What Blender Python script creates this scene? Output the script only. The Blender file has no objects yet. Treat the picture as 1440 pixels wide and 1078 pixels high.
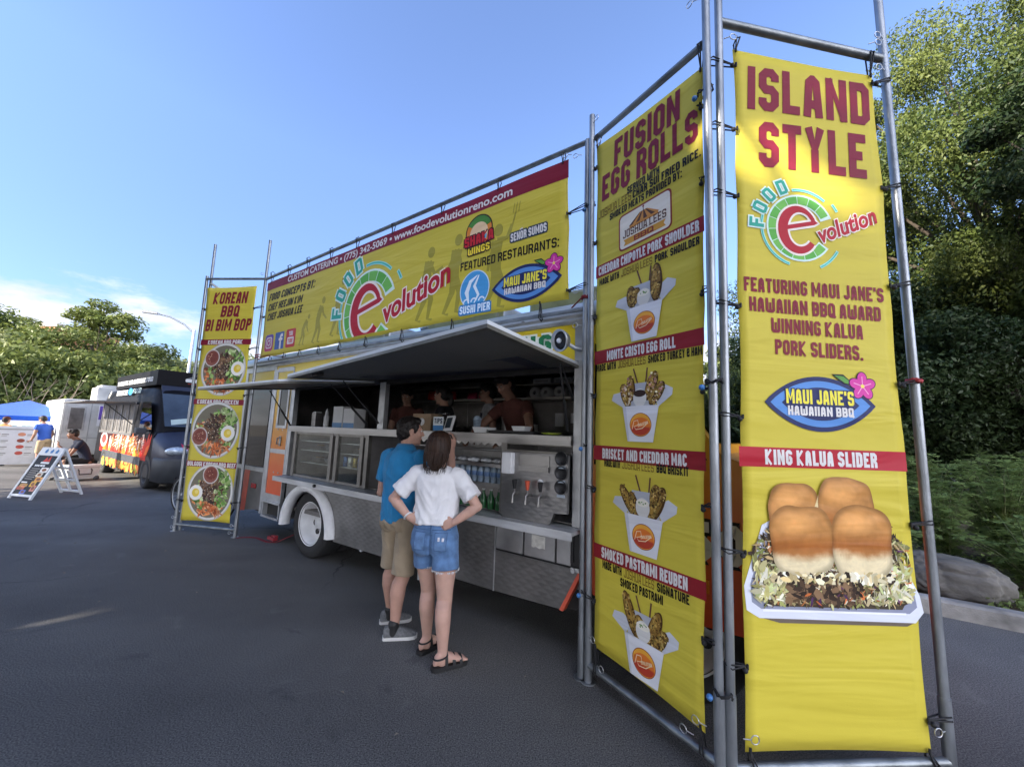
import bpy, bmesh, math, random
import numpy as np
from math import sin, cos, pi, radians, atan2, sqrt
from mathutils import Vector, Matrix, noise
from mathutils.geometry import tessellate_polygon
from mathutils.bvhtree import BVHTree

S = bpy.context.scene
COL = S.collection

# ------------------------------------------------------------------ camera
F_PX = 552.0; PITCH = radians(7.3); ROLL = radians(2.1); CAM_H = 1.62
cam_d = bpy.data.cameras.new('camera'); cam = bpy.data.objects.new('camera', cam_d); COL.objects.link(cam)
cam_d.sensor_width = 36.0; cam_d.lens = 36.0 * F_PX / 1440.0; cam_d.clip_start = 0.05; cam_d.clip_end = 3000
_F = Vector((0, cos(PITCH), sin(PITCH))); _R0 = Vector((1, 0, 0)); _U0 = Vector((0, -sin(PITCH), cos(PITCH)))
_R = cos(ROLL) * _R0 + sin(ROLL) * _U0; _U = -sin(ROLL) * _R0 + cos(ROLL) * _U0
cam.matrix_world = Matrix(((_R.x, _U.x, -_F.x, 0), (_R.y, _U.y, -_F.y, 0), (_R.z, _U.z, -_F.z, CAM_H), (0, 0, 0, 1)))
S.camera = cam

# ------------------------------------------------------------------ light
SUN_EL = radians(23); SUN_AZ = atan2(-0.80, -0.60)          # light comes from behind the camera, to the left
w = bpy.data.worlds.new("World"); S.world = w; w.use_nodes = True
nt = w.node_tree; nt.nodes.clear()
out = nt.nodes.new('ShaderNodeOutputWorld'); bg = nt.nodes.new('ShaderNodeBackground'); bg.inputs['Strength'].default_value = 0.11
sky = nt.nodes.new('ShaderNodeTexSky'); sky.sky_type = 'NISHITA'; sky.sun_disc = False
sky.sun_elevation = SUN_EL; sky.sun_rotation = SUN_AZ; sky.altitude = 1300; sky.air_density = 1.0; sky.dust_density = 0.2; sky.ozone_density = 4.0
tc = nt.nodes.new('ShaderNodeTexCoord')
sep = nt.nodes.new('ShaderNodeSeparateXYZ'); nt.links.new(tc.outputs['Generated'], sep.inputs[0])
mp = nt.nodes.new('ShaderNodeMapping'); mp.inputs['Scale'].default_value = (2.6, 2.6, 7.5); mp.inputs['Location'].default_value = (3.3, 1.2, 0.35)
nt.links.new(tc.outputs['Generated'], mp.inputs[0])
nz = nt.nodes.new('ShaderNodeTexNoise'); nz.inputs['Scale'].default_value = 1.5; nz.inputs['Detail'].default_value = 9; nz.inputs['Roughness'].default_value = 0.58
nt.links.new(mp.outputs[0], nz.inputs['Vector'])
# clouds bank up near the horizon and thin out overhead
hm = nt.nodes.new('ShaderNodeMapRange'); hm.inputs[1].default_value = 0.10; hm.inputs[2].default_value = 0.40; hm.inputs[3].default_value = 0.25; hm.inputs[4].default_value = -0.22
nt.links.new(sep.outputs[2], hm.inputs[0])
ad = nt.nodes.new('ShaderNodeMath'); ad.operation = 'ADD'; nt.links.new(nz.outputs[0], ad.inputs[0]); nt.links.new(hm.outputs[0], ad.inputs[1])
# unseen cloud added behind the viewpoint as neutral white fill light
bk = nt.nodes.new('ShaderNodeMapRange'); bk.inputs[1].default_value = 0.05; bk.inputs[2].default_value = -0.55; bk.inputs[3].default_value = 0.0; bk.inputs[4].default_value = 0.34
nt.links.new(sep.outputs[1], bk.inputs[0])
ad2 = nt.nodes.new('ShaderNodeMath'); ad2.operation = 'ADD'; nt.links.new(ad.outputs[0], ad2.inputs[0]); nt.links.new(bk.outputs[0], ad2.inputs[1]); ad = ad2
cr = nt.nodes.new('ShaderNodeMapRange'); cr.interpolation_type = 'SMOOTHSTEP'; cr.inputs[1].default_value = 0.56; cr.inputs[2].default_value = 0.72; cr.inputs[4].default_value = 0.85
nt.links.new(ad.outputs[0], cr.inputs[0])
nz2 = nt.nodes.new('ShaderNodeTexNoise'); nz2.inputs['Scale'].default_value = 4.0; nz2.inputs['Detail'].default_value = 6
nt.links.new(mp.outputs[0], nz2.inputs['Vector'])
cc = nt.nodes.new('ShaderNodeMapRange'); cc.inputs[1].default_value = .3; cc.inputs[2].default_value = .7; cc.inputs[3].default_value = 1.9; cc.inputs[4].default_value = 2.9
nt.links.new(nz2.outputs[0], cc.inputs[0])
bs = nt.nodes.new('ShaderNodeMapRange'); bs.inputs[1].default_value = 0.05; bs.inputs[2].default_value = -0.45; bs.inputs[3].default_value = 1.0; bs.inputs[4].default_value = 5.0  # brightens the added rear cloud so that its fill is stronger
nt.links.new(sep.outputs[1], bs.inputs[0])
c2 = nt.nodes.new('ShaderNodeMath'); c2.operation = 'MULTIPLY'; nt.links.new(cc.outputs[0], c2.inputs[0]); nt.links.new(bs.outputs[0], c2.inputs[1]); cc = c2
cb = nt.nodes.new('ShaderNodeCombineColor')
for i, k in enumerate((0.98, 0.98, 1.06)):
    mm = nt.nodes.new('ShaderNodeMath'); mm.operation = 'MULTIPLY'; mm.inputs[1].default_value = k
    nt.links.new(cc.outputs[0], mm.inputs[0]); nt.links.new(mm.outputs[0], cb.inputs[i])
hs = nt.nodes.new('ShaderNodeHueSaturation'); hs.inputs['Saturation'].default_value = 0.95; hs.inputs['Hue'].default_value = 0.507
nt.links.new(sky.outputs[0], hs.inputs['Color'])
vg = nt.nodes.new('ShaderNodeMapRange'); vg.inputs[1].default_value = 0.0; vg.inputs[2].default_value = 0.55; vg.inputs[3].default_value = 0.42; vg.inputs[4].default_value = 0.92; nt.links.new(sep.outputs[2], vg.inputs[0])
vm = nt.nodes.new('ShaderNodeMix'); vm.data_type = 'RGBA'; vm.blend_type = 'MULTIPLY'; vm.inputs[0].default_value = 1.0
nt.links.new(hs.outputs[0], vm.inputs[6]); nt.links.new(vg.outputs[0], vm.inputs[7])
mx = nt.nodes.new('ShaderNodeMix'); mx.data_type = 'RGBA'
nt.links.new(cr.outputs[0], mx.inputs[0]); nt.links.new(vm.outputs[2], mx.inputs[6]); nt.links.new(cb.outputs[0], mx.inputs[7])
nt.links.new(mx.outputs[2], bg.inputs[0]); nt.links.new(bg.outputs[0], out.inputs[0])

sd = bpy.data.lights.new('sun', 'SUN'); sd.energy = 3.2; sd.angle = radians(0.5); sd.color = (1.0, 0.90, 0.76)
sun = bpy.data.objects.new('sun', sd); COL.objects.link(sun)
_sdir = Vector((sin(SUN_AZ) * cos(SUN_EL), cos(SUN_AZ) * cos(SUN_EL), sin(SUN_EL)))
sun.rotation_euler = _sdir.to_track_quat('Z', 'Y').to_euler(); sun.location = _sdir * 50
S.view_settings.view_transform = 'Standard'; S.view_settings.look = 'None'; S.view_settings.gamma = 1.0
S.view_settings.exposure = 2.25

# ------------------------------------------------------------------ colour and materials
def lin(h):
    h = h.lstrip('#'); o = []
    for i in (0, 2, 4):
        c = int(h[i:i+2], 16) / 255.0
        o.append(c / 12.92 if c <= .04045 else ((c + .055) / 1.055) ** 2.4)
    return tuple(o)
MATS = {}
def mat(name, col, rough=.5, metal=0., var=.12, vscale=6., bump=0., bscale=60., spec=.5, coat=0., stretch=None, trans=0., emis=0.):
    """Principled material, its colour broken up by noise and its surface by a fine bump."""
    if name in MATS: return MATS[name]
    if isinstance(col, str): col = lin(col)
    m = bpy.data.materials.new(name); m.use_nodes = True; t = m.node_tree; b = t.nodes['Principled BSDF']
    b.inputs['Roughness'].default_value = rough; b.inputs['Metallic'].default_value = metal
    b.inputs['Specular IOR Level'].default_value = spec; b.inputs['Coat Weight'].default_value = coat
    if trans: b.inputs['Transmission Weight'].default_value = trans
    co = t.nodes.new('ShaderNodeTexCoord'); src = co.outputs['Object']
    if stretch:
        mpn = t.nodes.new('ShaderNodeMapping'); mpn.inputs['Scale'].default_value = stretch
        t.links.new(src, mpn.inputs[0]); src = mpn.outputs[0]
    if var > 0:
        n = t.nodes.new('ShaderNodeTexNoise'); n.inputs['Scale'].default_value = vscale; n.inputs['Detail'].default_value = 5
        t.links.new(src, n.inputs['Vector'])
        r = t.nodes.new('ShaderNodeValToRGB')
        r.color_ramp.elements[0].position = .3; r.color_ramp.elements[1].position = .7
        r.color_ramp.elements[0].color = (*[max(0, c * (1 - var)) for c in col], 1)
        r.color_ramp.elements[1].color = (*[min(1, c * (1 + var)) for c in col], 1)
        t.links.new(n.outputs[0], r.inputs[0]); t.links.new(r.outputs[0], b.inputs['Base Color'])
        mr = t.nodes.new('ShaderNodeMapRange'); mr.inputs[3].default_value = max(.02, rough * .8); mr.inputs[4].default_value = min(1, rough * 1.25)
        t.links.new(n.outputs[0], mr.inputs[0]); t.links.new(mr.outputs[0], b.inputs['Roughness'])
    else:
        b.inputs['Base Color'].default_value = (*col, 1)
    if bump > 0:
        n2 = t.nodes.new('ShaderNodeTexNoise'); n2.inputs['Scale'].default_value = bscale; n2.inputs['Detail'].default_value = 3
        t.links.new(src, n2.inputs['Vector'])
        bp = t.nodes.new('ShaderNodeBump'); bp.inputs['Strength'].default_value = bump; bp.inputs['Distance'].default_value = .01
        t.links.new(n2.outputs[0], bp.inputs['Height']); t.links.new(bp.outputs[0], b.inputs['Normal'])
    if emis:
        b.inputs['Emission Color'].default_value = (*col, 1); b.inputs['Emission Strength'].default_value = emis
    MATS[name] = m; return m

def printed(name, rough=.5, wrinkle=.34):
    """Printed vinyl: the ink is a colour attribute, the sheet has soft tension wrinkles."""
    if name in MATS: return MATS[name]
    m = bpy.data.materials.new(name); m.use_nodes = True; t = m.node_tree; b = t.nodes['Principled BSDF']
    a = t.nodes.new('ShaderNodeVertexColor'); a.layer_name = 'ink'
    b.inputs['Roughness'].default_value = rough; b.inputs['Specular IOR Level'].default_value = .2
    t.links.new(a.outputs[0], b.inputs['Base Color'])
    if wrinkle:
        co = t.nodes.new('ShaderNodeTexCoord'); src = co.outputs['Object']
        hs = []
        for ang, sc, dis in ((52, (.5, 1, 2.6), .7), (-48, (.5, 1, 2.4), .9)):
            mpn = t.nodes.new('ShaderNodeMapping'); mpn.inputs['Rotation'].default_value = (0, radians(ang), 0); mpn.inputs['Scale'].default_value = sc
            t.links.new(src, mpn.inputs[0])
            n = t.nodes.new('ShaderNodeTexNoise'); n.inputs['Scale'].default_value = 1.5; n.inputs['Detail'].default_value = 3; n.inputs['Distortion'].default_value = dis
            t.links.new(mpn.outputs[0], n.inputs['Vector']); hs.append(n.outputs[0])
        ad = t.nodes.new('ShaderNodeMath'); ad.operation = 'MULTIPLY'; t.links.new(hs[0], ad.inputs[0]); t.links.new(hs[1], ad.inputs[1])
        n3 = t.nodes.new('ShaderNodeTexNoise'); n3.inputs['Scale'].default_value = 240; t.links.new(src, n3.inputs['Vector'])
        a2 = t.nodes.new('ShaderNodeMath'); a2.operation = 'MULTIPLY_ADD'; a2.inputs[1].default_value = .012
        t.links.new(n3.outputs[0], a2.inputs[0]); t.links.new(ad.outputs[0], a2.inputs[2])
        bp = t.nodes.new('ShaderNodeBump'); bp.inputs['Strength'].default_value = wrinkle; bp.inputs['Distance'].default_value = .12
        t.links.new(a2.outputs[0], bp.inputs['Height']); t.links.new(bp.outputs[0], b.inputs['Normal'])
    MATS[name] = m; return m

# ------------------------------------------------------------------ objects
def tag(o, label=None, cat=None, group=None, kind=None):
    if label: o['label'] = label
    if cat: o['category'] = cat
    if group: o['group'] = group
    if kind: o['kind'] = kind
    return o
def thing(name, label, cat, loc=(0, 0, 0), rz=0., group=None):
    o = bpy.data.objects.new(name, None); COL.objects.link(o); o.empty_display_size = .1
    o.location = loc; o.rotation_euler = (0, 0, rz)
    return tag(o, label, cat, group)
def copy_tree(o, parent=None):
    c = o.copy(); COL.objects.link(c)
    if parent: c.parent = parent
    for ch in o.children: copy_tree(ch, c)
    return c
def frame_of(dirv, ref=None):
    d = Vector(dirv).normalized()
    if ref is None: ref = Vector((0, 0, 1)) if abs(d.z) < .95 else Vector((1, 0, 0))
    ref = Vector(ref)
    x = d.cross(ref)
    if x.length < 1e-6: x = d.cross(Vector((0.3, 1, .2)))
    x.normalize(); y = x.cross(d).normalized()
    return x, y, d

class MB:
    """Collects shapes and links them as one mesh object."""
    def __init__(s): s.v = []; s.f = []; s.m = []; s.sm = []; s.T = None
    def add(s, vs, fs, mi=0, smooth=False):
        n = len(s.v)
        for p in vs:
            p = Vector(p)
            s.v.append(tuple(s.T @ p) if s.T is not None else tuple(p))
        for f in fs: s.f.append([n + i for i in f]); s.m.append(mi); s.sm.append(smooth)
    def box(s, lo, hi, mi=0, bev=0.):
        (a, b, c), (d, e, f) = lo, hi
        a, d = min(a, d), max(a, d); b, e = min(b, e), max(b, e); c, f = min(c, f), max(c, f)
        bev = min(bev, (d - a) * .45, (e - b) * .45, (f - c) * .45)
        if bev <= 0:
            s.add([(a, b, c), (d, b, c), (d, e, c), (a, e, c), (a, b, f), (d, b, f), (d, e, f), (a, e, f)],
                  [(0, 3, 2, 1), (4, 5, 6, 7), (0, 1, 5, 4), (1, 2, 6, 5), (2, 3, 7, 6), (3, 0, 4, 7)], mi)
        else:
            bm = bmesh.new(); bmesh.ops.create_cube(bm, size=1)
            for v in bm.verts: v.co = Vector(((a + d) / 2 + v.co.x * (d - a), (b + e) / 2 + v.co.y * (e - b), (c + f) / 2 + v.co.z * (f - c)))
            bmesh.ops.bevel(bm, geom=bm.edges[:], offset=bev, segments=2, affect='EDGES', profile=.7)
            bm.verts.index_update()
            s.add([v.co.copy() for v in bm.verts], [[v.index for v in f.verts] for f in bm.faces], mi, False); bm.free()
    def obox(s, c, ax, ay, az, hx, hy, hz, mi=0):
        c = Vector(c); ax = Vector(ax).normalized() * hx; ay = Vector(ay).normalized() * hy; az = Vector(az).normalized() * hz
        P = [c + i * ax + j * ay + k * az for k in (-1, 1) for i, j in ((-1, -1), (1, -1), (1, 1), (-1, 1))]
        s.add(P, [(0, 3, 2, 1), (4, 5, 6, 7), (0, 1, 5, 4), (1, 2, 6, 5), (2, 3, 7, 6), (3, 0, 4, 7)], mi)
    def bar(s, a, b, wx, wz, mi=0, ref=None):
        a = Vector(a); b = Vector(b); x, y, d = frame_of(b - a, ref)
        s.obox((a + b) / 2, x, y, d, wx / 2, wz / 2, (b - a).length / 2, mi)
    def rings(s, rings, mi=0, smooth=True, cap=True, closed=False):
        n = len(rings[0]); vs = [p for r in rings for p in r]; fs = []
        K = len(rings)
        for i in range(K if closed else K - 1):
            j = (i + 1) % K
            for k in range(n):
                l = (k + 1) % n
                fs.append((i * n + k, i * n + l, j * n + l, j * n + k))
        s.add(vs, fs, mi, smooth)
        if cap and not closed:      # caps have vertices of their own, so that they stay crisp
            s.add(rings[0], [tuple(range(n - 1, -1, -1))], mi); s.add(rings[-1], [tuple(range(n))], mi)
    def tube(s, pts, r, seg=8, mi=0, cap=True, closed=False):
        pts = [Vector(p) for p in pts]; R = []
        rs = r if isinstance(r, (list, tuple)) else [r] * len(pts)
        px = None
        for i, p in enumerate(pts):
            if closed: d = pts[(i + 1) % len(pts)] - pts[i - 1]
            else: d = pts[min(i + 1, len(pts) - 1)] - pts[max(i - 1, 0)]
            if px is None: x, y, d = frame_of(d)
            else:
                d = d.normalized(); x = px - d * px.dot(d)
                if x.length < 1e-6: x, y, d = frame_of(d)
                x.normalize(); y = d.cross(x)
            if i == 0: y = d.cross(x)
            px = x
            R.append([p + (x * cos(2 * pi * k / seg) + y * sin(2 * pi * k / seg)) * rs[i] for k in range(seg)])
        s.rings(R, mi, True, cap, closed)
    def cyl(s, a, b, r0, r1=None, seg=16, mi=0, cap=True):
        r1 = r0 if r1 is None else r1
        a = Vector(a); b = Vector(b); x, y, d = frame_of(b - a); y = d.cross(x)
        R = [[p + (x * cos(2 * pi * k / seg) + y * sin(2 * pi * k / seg)) * r for k in range(seg)] for p, r in ((a, r0), (b, r1))]
        s.rings(R, mi, True, cap)
    def lathe(s, prof, axis_o, axis_d, seg=24, mi=0, smooth=True):
        """prof: (radius, distance along the axis)"""
        o = Vector(axis_o); x, y, d = frame_of(axis_d); y = d.cross(x)
        R = [[o + d * h + (x * cos(2 * pi * k / seg) + y * sin(2 * pi * k / seg)) * max(r, 1e-4) for k in range(seg)] for r, h in prof]
        s.rings(R, mi, smooth, False)
    def prism(s, poly, o, ax, ay, depth, mi=0):
        """2-D polygon in the plane (ax, ay) through o, pushed by the vector depth"""
        o = Vector(o); ax = Vector(ax); ay = Vector(ay); dp = Vector(depth)
        A = [o + ax * p[0] + ay * p[1] for p in poly]; n = len(A); B = [p + dp for p in A]
        tris = tessellate_polygon([[Vector((p[0], p[1], 0)) for p in poly]])
        fs = [tuple(t) for t in tris] + [tuple(n + i for i in reversed(t)) for t in tris]
        fs += [(i, (i + 1) % n, n + (i + 1) % n, n + i) for i in range(n)]
        s.add(A + B, fs, mi)
    def ball(s, c, rx, ry=None, rz=None, seg=12, rg=8, mi=0, rot=None):
        ry = rx if ry is None else ry; rz = rx if rz is None else rz; c = Vector(c)
        R = []
        for i in range(rg + 1):
            a = -pi / 2 + pi * i / rg; q = max(cos(a), .02)
            ring = []
            for k in range(seg):
                p = Vector((rx * q * cos(2 * pi * k / seg), ry * q * sin(2 * pi * k / seg), rz * sin(a)))
                if rot is not None: p = rot @ p
                ring.append(c + p)
            R.append(ring)
        s.rings(R, mi, True, True)
    def mesh(s, name):
        me = bpy.data.meshes.new(name); me.from_pydata(s.v, [], s.f)
        me.polygons.foreach_set('use_smooth', s.sm); me.polygons.foreach_set('material_index', s.m)
        me.update(); return me
    def build(s, name, mats, parent=None, fix=True):
        me = s.mesh(name)
        if fix:
            bm = bmesh.new(); bm.from_mesh(me); bmesh.ops.recalc_face_normals(bm, faces=bm.faces[:]); bm.to_mesh(me); bm.free()
        for m in (mats if isinstance(mats, (list, tuple)) else [mats]): me.materials.append(m)
        o = bpy.data.objects.new(name, me); COL.objects.link(o)
        if parent: o.parent = parent
        return o

# the truck's own frame: x along its side (to the right), y into the truck, z up
U_ANG = radians(125.0)
UD = Vector((sin(U_ANG), cos(U_ANG), 0)); ND = Vector((cos(U_ANG), -sin(U_ANG), 0))
TO = -2.76 * ND; TRZ = atan2(UD.y, UD.x)
def tw(s, z=0., d=0.): return TO + UD * s + ND * d + Vector((0, 0, z))
# ------------------------------------------------------------------ lettering
_G = {'A': "lB at et rB;ld rd", 'B': "Lt rt rb Lb;lB lT;lc rc", 'C': "rd rb lb lt rt ru", 'D': "Lt rt rb Lb;lB lT", 'E': "lB lT;lt Rt;lb Rb;lc rc", 'F': "lB lT;lt Rt;lc rc",
 'G': "ru rt lt lb rb rc mc", 'H': "lB lT;rB rT;lc rc", 'I': "mB mT", 'J': "rT rb lb ld", 'K': "lB lT;lc rT;lc rB", 'L': "lB lT;lb Rb", 'M': "lB lT;rB rT;lT md rT",
 'N': "lB lT;rB rT;lT rB", 'O': "lb lt rt rb lb", 'P': "lB lT;Lt rt rc lc", 'Q': "lb lt rt rb lb;md RB", 'R': "lB lT;Lt rt rc lc;mc rd rB", 'S': "ru rt lt lc rc rb lb ld",
 'T': "Lt Rt;mB mT", 'U': "lT lb rb rT", 'V': "lT ab eb rT", 'W': "lT lb rb rT;mB mu", 'X': "lT lu rd rB;rT ru ld lB", 'Y': "lT mc rT;mc mB", 'Z': "Lt rt ru ld lb Rb",
 '0': "lb lt rt rb lb", '1': "mB mT", '2': "lu lt rt rc lc lb Rb", '3': "lt rt rb lb;lc rc", '4': "lT lc rc;rT rB", '5': "Rt lt lc rc rb lb", '6': "rt lt lb rb rc lc", '7': "Lt rt rB",
 '8': "lb lt rt rb lb;lc rc", '9': "rc lc lt rt rb lb", '&': "Rb lb lc rc ru rt lt lu lc;rd rb", "'": "mT mu", '-': "lc rc", ',': "mB mb", '(': "rT lt lb rB", ')': "lT rt rb lB"}
_WIDE = {'M': 1.35, 'W': 1.35, 'I': 0, '1': 0, "'": 0, '.': 0, ':': 0, ',': 0, 'L': .88, 'E': .9, 'F': .88, 'T': .95, 'J': .9, '(': .6, ')': .6, '-': .7, 'N': 1.08, 'K': 1.12}
def stroke(pts, T, ch=.4, closed=False):
    P = [Vector((p[0], p[1])) for p in pts]
    if closed and (P[0] - P[-1]).length < 1e-6: P = P[:-1]
    if ch > 0:
        Q = []; n = len(P)
        for i, p in enumerate(P):
            if not closed and i in (0, n - 1): Q.append(p); continue
            a = P[i - 1]; b = P[(i + 1) % n]; da = (a - p); db = (b - p)
            if abs(da.normalized().dot(db.normalized())) < .35:
                c = min(T * ch, da.length * .45, db.length * .45)
                Q += [p + da.normalized() * c, p + db.normalized() * c]
            else: Q.append(p)
        P = Q
    n = len(P); L = []; R = []
    for i, p in enumerate(P):
        if closed: a = P[i - 1]; b = P[(i + 1) % n]
        else: a = P[i - 1] if i else None; b = P[i + 1] if i < n - 1 else None
        d1 = (p - a).normalized() if a is not None else None; d2 = (b - p).normalized() if b is not None else None
        if d1 is None: d1 = d2
        if d2 is None: d2 = d1
        n1 = Vector((-d1.y, d1.x)); n2 = Vector((-d2.y, d2.x)); mm = n1 + n2
        if mm.length < .2: mm = n1
        mm.normalize(); k = T / 2 / max(.45, mm.dot(n1))
        L.append(p + mm * k); R.append(p - mm * k)
    return [[L[i], L[(i + 1) % n], R[(i + 1) % n], R[i]] for i in range(n if closed else n - 1)]
def block_text(txt, T=.2, wd=.52, gap=.09, sp=.26, serif=False, ch=.45):
    """-> list of (stroke index, quad) and total width, cap height 1"""
    x = 0; out = []
    for c in txt:
        if c == ' ': x += sp; continue
        k = _WIDE.get(c, 1.0); W = T if k == 0 else max(wd * k, T)
        h = T / 2
        X = {'L': 0, 'l': h, 'm': W / 2, 'r': W - h, 'R': W, 'a': h + (W - T) * .22, 'e': W - h - (W - T) * .22}; Y = {'B': 0, 'b': h, 'd': .3, 'c': .5, 'u': .7, 't': 1 - h, 'T': 1}
        if c in '.:': paths = [[(h, 0), (h, T)]] + ([[(h, .6), (h, .6 + T)]] if c == ':' else [])
        elif c == '•': paths = [[(0, .5), (W * .5, .5)]]; W = W * .5
        else: paths = [[(X[q[0]], Y[q[1]]) for q in p.split()] for p in _G[c].split(';')]
        for si, p in enumerate(paths):
            cl = len(p) > 3 and p[0] == p[-1]
            TT = T * (.62 if (c in 'MN' and si >= len(paths) - 1) else (.8 if c == 'W' and si == 1 else (.74 if c == 'K' and si else 1)))
            for q in stroke(p, TT, ch, cl): out.append((si, [(v.x + x, v.y) for v in q]))
            if serif and not cl:
                for e in (p[0], p[-1]):
                    if e[1] in (0, 1):
                        y0, y1 = (0, T * .55) if e[1] == 0 else (1 - T * .55, 1)
                        out.append((3, [(x + e[0] - T * 1.05, y0), (x + e[0] + T * 1.05, y0), (x + e[0] + T * 1.05, y1), (x + e[0] - T * 1.05, y1)]))
        x += W + gap
    return out, x - gap
_FC = {}
def font_polys(txt, bold=0., shear=0.):
    key = (txt, bold, shear)
    if key in _FC: return _FC[key]
    c = bpy.data.curves.new('t', 'FONT'); c.body = txt; c.size = 1; c.offset = bold; c.shear = shear; c.resolution_u = 4
    o = bpy.data.objects.new('t', c); COL.objects.link(o)
    dg = bpy.context.evaluated_depsgraph_get(); me = bpy.data.meshes.new_from_object(o.evaluated_get(dg))
    V = [(v.co.x, v.co.y) for v in me.vertices]; P = [[V[i] for i in p.vertices] for p in me.polygons]
    bpy.data.objects.remove(o); bpy.data.curves.remove(c); bpy.data.meshes.remove(me)
    _FC[key] = P; return P
_capb = {}
class Print:
    """Flat coloured shapes in (u, v) on a sheet; layer 0 lies on the sheet."""
    STEP = .0011
    def __init__(s, mapf): s.map = mapf; s.P = []
    def poly(s, pts, col, layer=0):
        if isinstance(col, str): col = lin(col)
        pts = [tuple(p) for p in pts]
        if len(pts) <= 4 and all(True for _ in pts):
            s.P.append((pts, [tuple(range(len(pts)))], [col] * len(pts), layer)); return
        tr = tessellate_polygon([[Vector((p[0], p[1], 0)) for p in pts]])
        s.P.append((pts, [tuple(t) for t in tr], [col] * len(pts), layer))
    def rect(s, x0, z0, x1, z1, col, layer=0): s.poly([(x0, z0), (x1, z0), (x1, z1), (x0, z1)], col, layer)
    def rrect(s, x0, z0, x1, z1, r, col, layer=0):
        pts = []
        for cx, cz, a0 in ((x1 - r, z1 - r, 0), (x0 + r, z1 - r, 90), (x0 + r, z0 + r, 180), (x1 - r, z0 + r, 270)):
            pts += [(cx + r * cos(radians(a0 + k * 22.5)), cz + r * sin(radians(a0 + k * 22.5))) for k in range(5)]
        s.poly(pts, col, layer)
    def ell(s, cx, cz, rx, rz, col, layer=0, n=32, rot=0.):
        s.poly([(cx + rx * cos(a) * cos(rot) - rz * sin(a) * sin(rot), cz + rx * cos(a) * sin(rot) + rz * sin(a) * cos(rot)) for a in [2 * pi * k / n for k in range(n)]], col, layer)
    def blob(s, cx, cz, rx, rz, colf, layer=0, n=36, rg=8, pw=2.0, wob=0.):
        """superellipse whose ink varies: colf(x, z) with x, z in -1..1"""
        V = [(cx, cz)]; Cc = [colf(0, 0)]; fs = []
        for j in range(1, rg + 1):
            for k in range(n):
                a = 2 * pi * k / n; ca, sa = cos(a), sin(a); q = (abs(ca) ** pw + abs(sa) ** pw) ** (-1 / pw) * j / rg
                V.append((cx + rx * ca * q * (1 + wob * noise.noise(Vector((ca * 1.6 + cx * 9, sa * 1.6, cz * 9)))), cz + rz * sa * q * (1 + wob * noise.noise(Vector((ca * 1.6, sa * 1.6 + cx * 7, cz * 5)))))); Cc.append(colf(ca * q, sa * q))
        for k in range(n): fs.append((0, 1 + k, 1 + (k + 1) % n))
        for j in range(rg - 1):
            for k in range(n):
                a = 1 + j * n + k; b = 1 + j * n + (k + 1) % n; fs.append((a, a + n, b + n, b))
        s.P.append((V, fs, Cc, layer))
    def arc(s, cx, cz, r0, r1, a0, a1, col, layer=0, n=24):
        for k in range(n):
            a = radians(a0 + (a1 - a0) * k / n); b = radians(a0 + (a1 - a0) * (k + 1) / n)
            s.poly([(cx + r0 * cos(a), cz + r0 * sin(a)), (cx + r1 * cos(a), cz + r1 * sin(a)), (cx + r1 * cos(b), cz + r1 * sin(b)), (cx + r0 * cos(b), cz + r0 * sin(b))], col, layer)
    def line(s, pts, T, col, layer=0, ch=0.):
        for q in stroke(pts, T, ch): s.poly([(v.x, v.y) for v in q], col, layer)
    def pen(s, pts, ws, col, layer=0):
        """stroke of changing width"""
        P = [Vector(p) for p in pts]; n = len(P); L = []; R = []
        for i in range(n):
            d = (P[min(i + 1, n - 1)] - P[max(i - 1, 0)]).normalized(); m = Vector((-d.y, d.x))
            L.append(P[i] + m * ws[i] / 2); R.append(P[i] - m * ws[i] / 2)
        for i in range(n - 1): s.poly([L[i], L[i + 1], R[i + 1], R[i]], col, layer)
    def block(s, txt, x0, x1, z, h, col, layer=1, T=.2, serif=False, shear=0., rot=0., wd=.52, gap=.09, ch=.45, outline=None):
        q, W = block_text(txt, T, wd, gap, serif=serif, ch=ch); k = (x1 - x0) / W
        cr, sr = cos(rot), sin(rot)
        def f(p, g=0):
            x = p[0] * k + shear * p[1] * h; y = p[1] * h; return (x0 + x * cr - y * sr, z + x * sr + y * cr)
        for si, pl in q: s.poly([f(p) for p in pl], col, layer + si * .12)
        if outline:
            q2, _ = block_text(txt, T + outline[1] * 2 / h, wd, gap, serif=False, ch=ch)
            for si, pl in q:
                c = Vector((sum(p[0] for p in pl) / 4, sum(p[1] for p in pl) / 4)); e = outline[1]
                pp = []
                for p in pl:
                    d = Vector(((p[0] - c.x) * k, (p[1] - c.y) * h)); 
                    pp.append(f((p[0] + math.copysign(e / k, d.x), p[1] + math.copysign(e / h, d.y))))
                s.poly(pp, outline[0], layer - .6 + si * .06)
    def font(s, txt, x0, x1, z, h, col, layer=1, bold=.0, shear=0., rot=0., outline=None):
        if outline: s.font(txt, x0, x1, z, h, outline[0], layer - .5, bold + outline[1], shear, rot)
        P = font_polys(txt, bold, shear)
        P0 = font_polys(txt, 0., shear)
        xs = [p[0] for pl in P0 for p in pl]; a, b = min(xs), max(xs); k = (x1 - x0) / (b - a); kh = h / .69
        cr, sr = cos(rot), sin(rot)
        for pl in P:
            pp = []
            for p in pl:
                x = (p[0] - a) * k; y = p[1] * kh; pp.append((x0 + x * cr - y * sr, z + x * sr + y * cr))
            s.poly(pp, col, layer)
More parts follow.
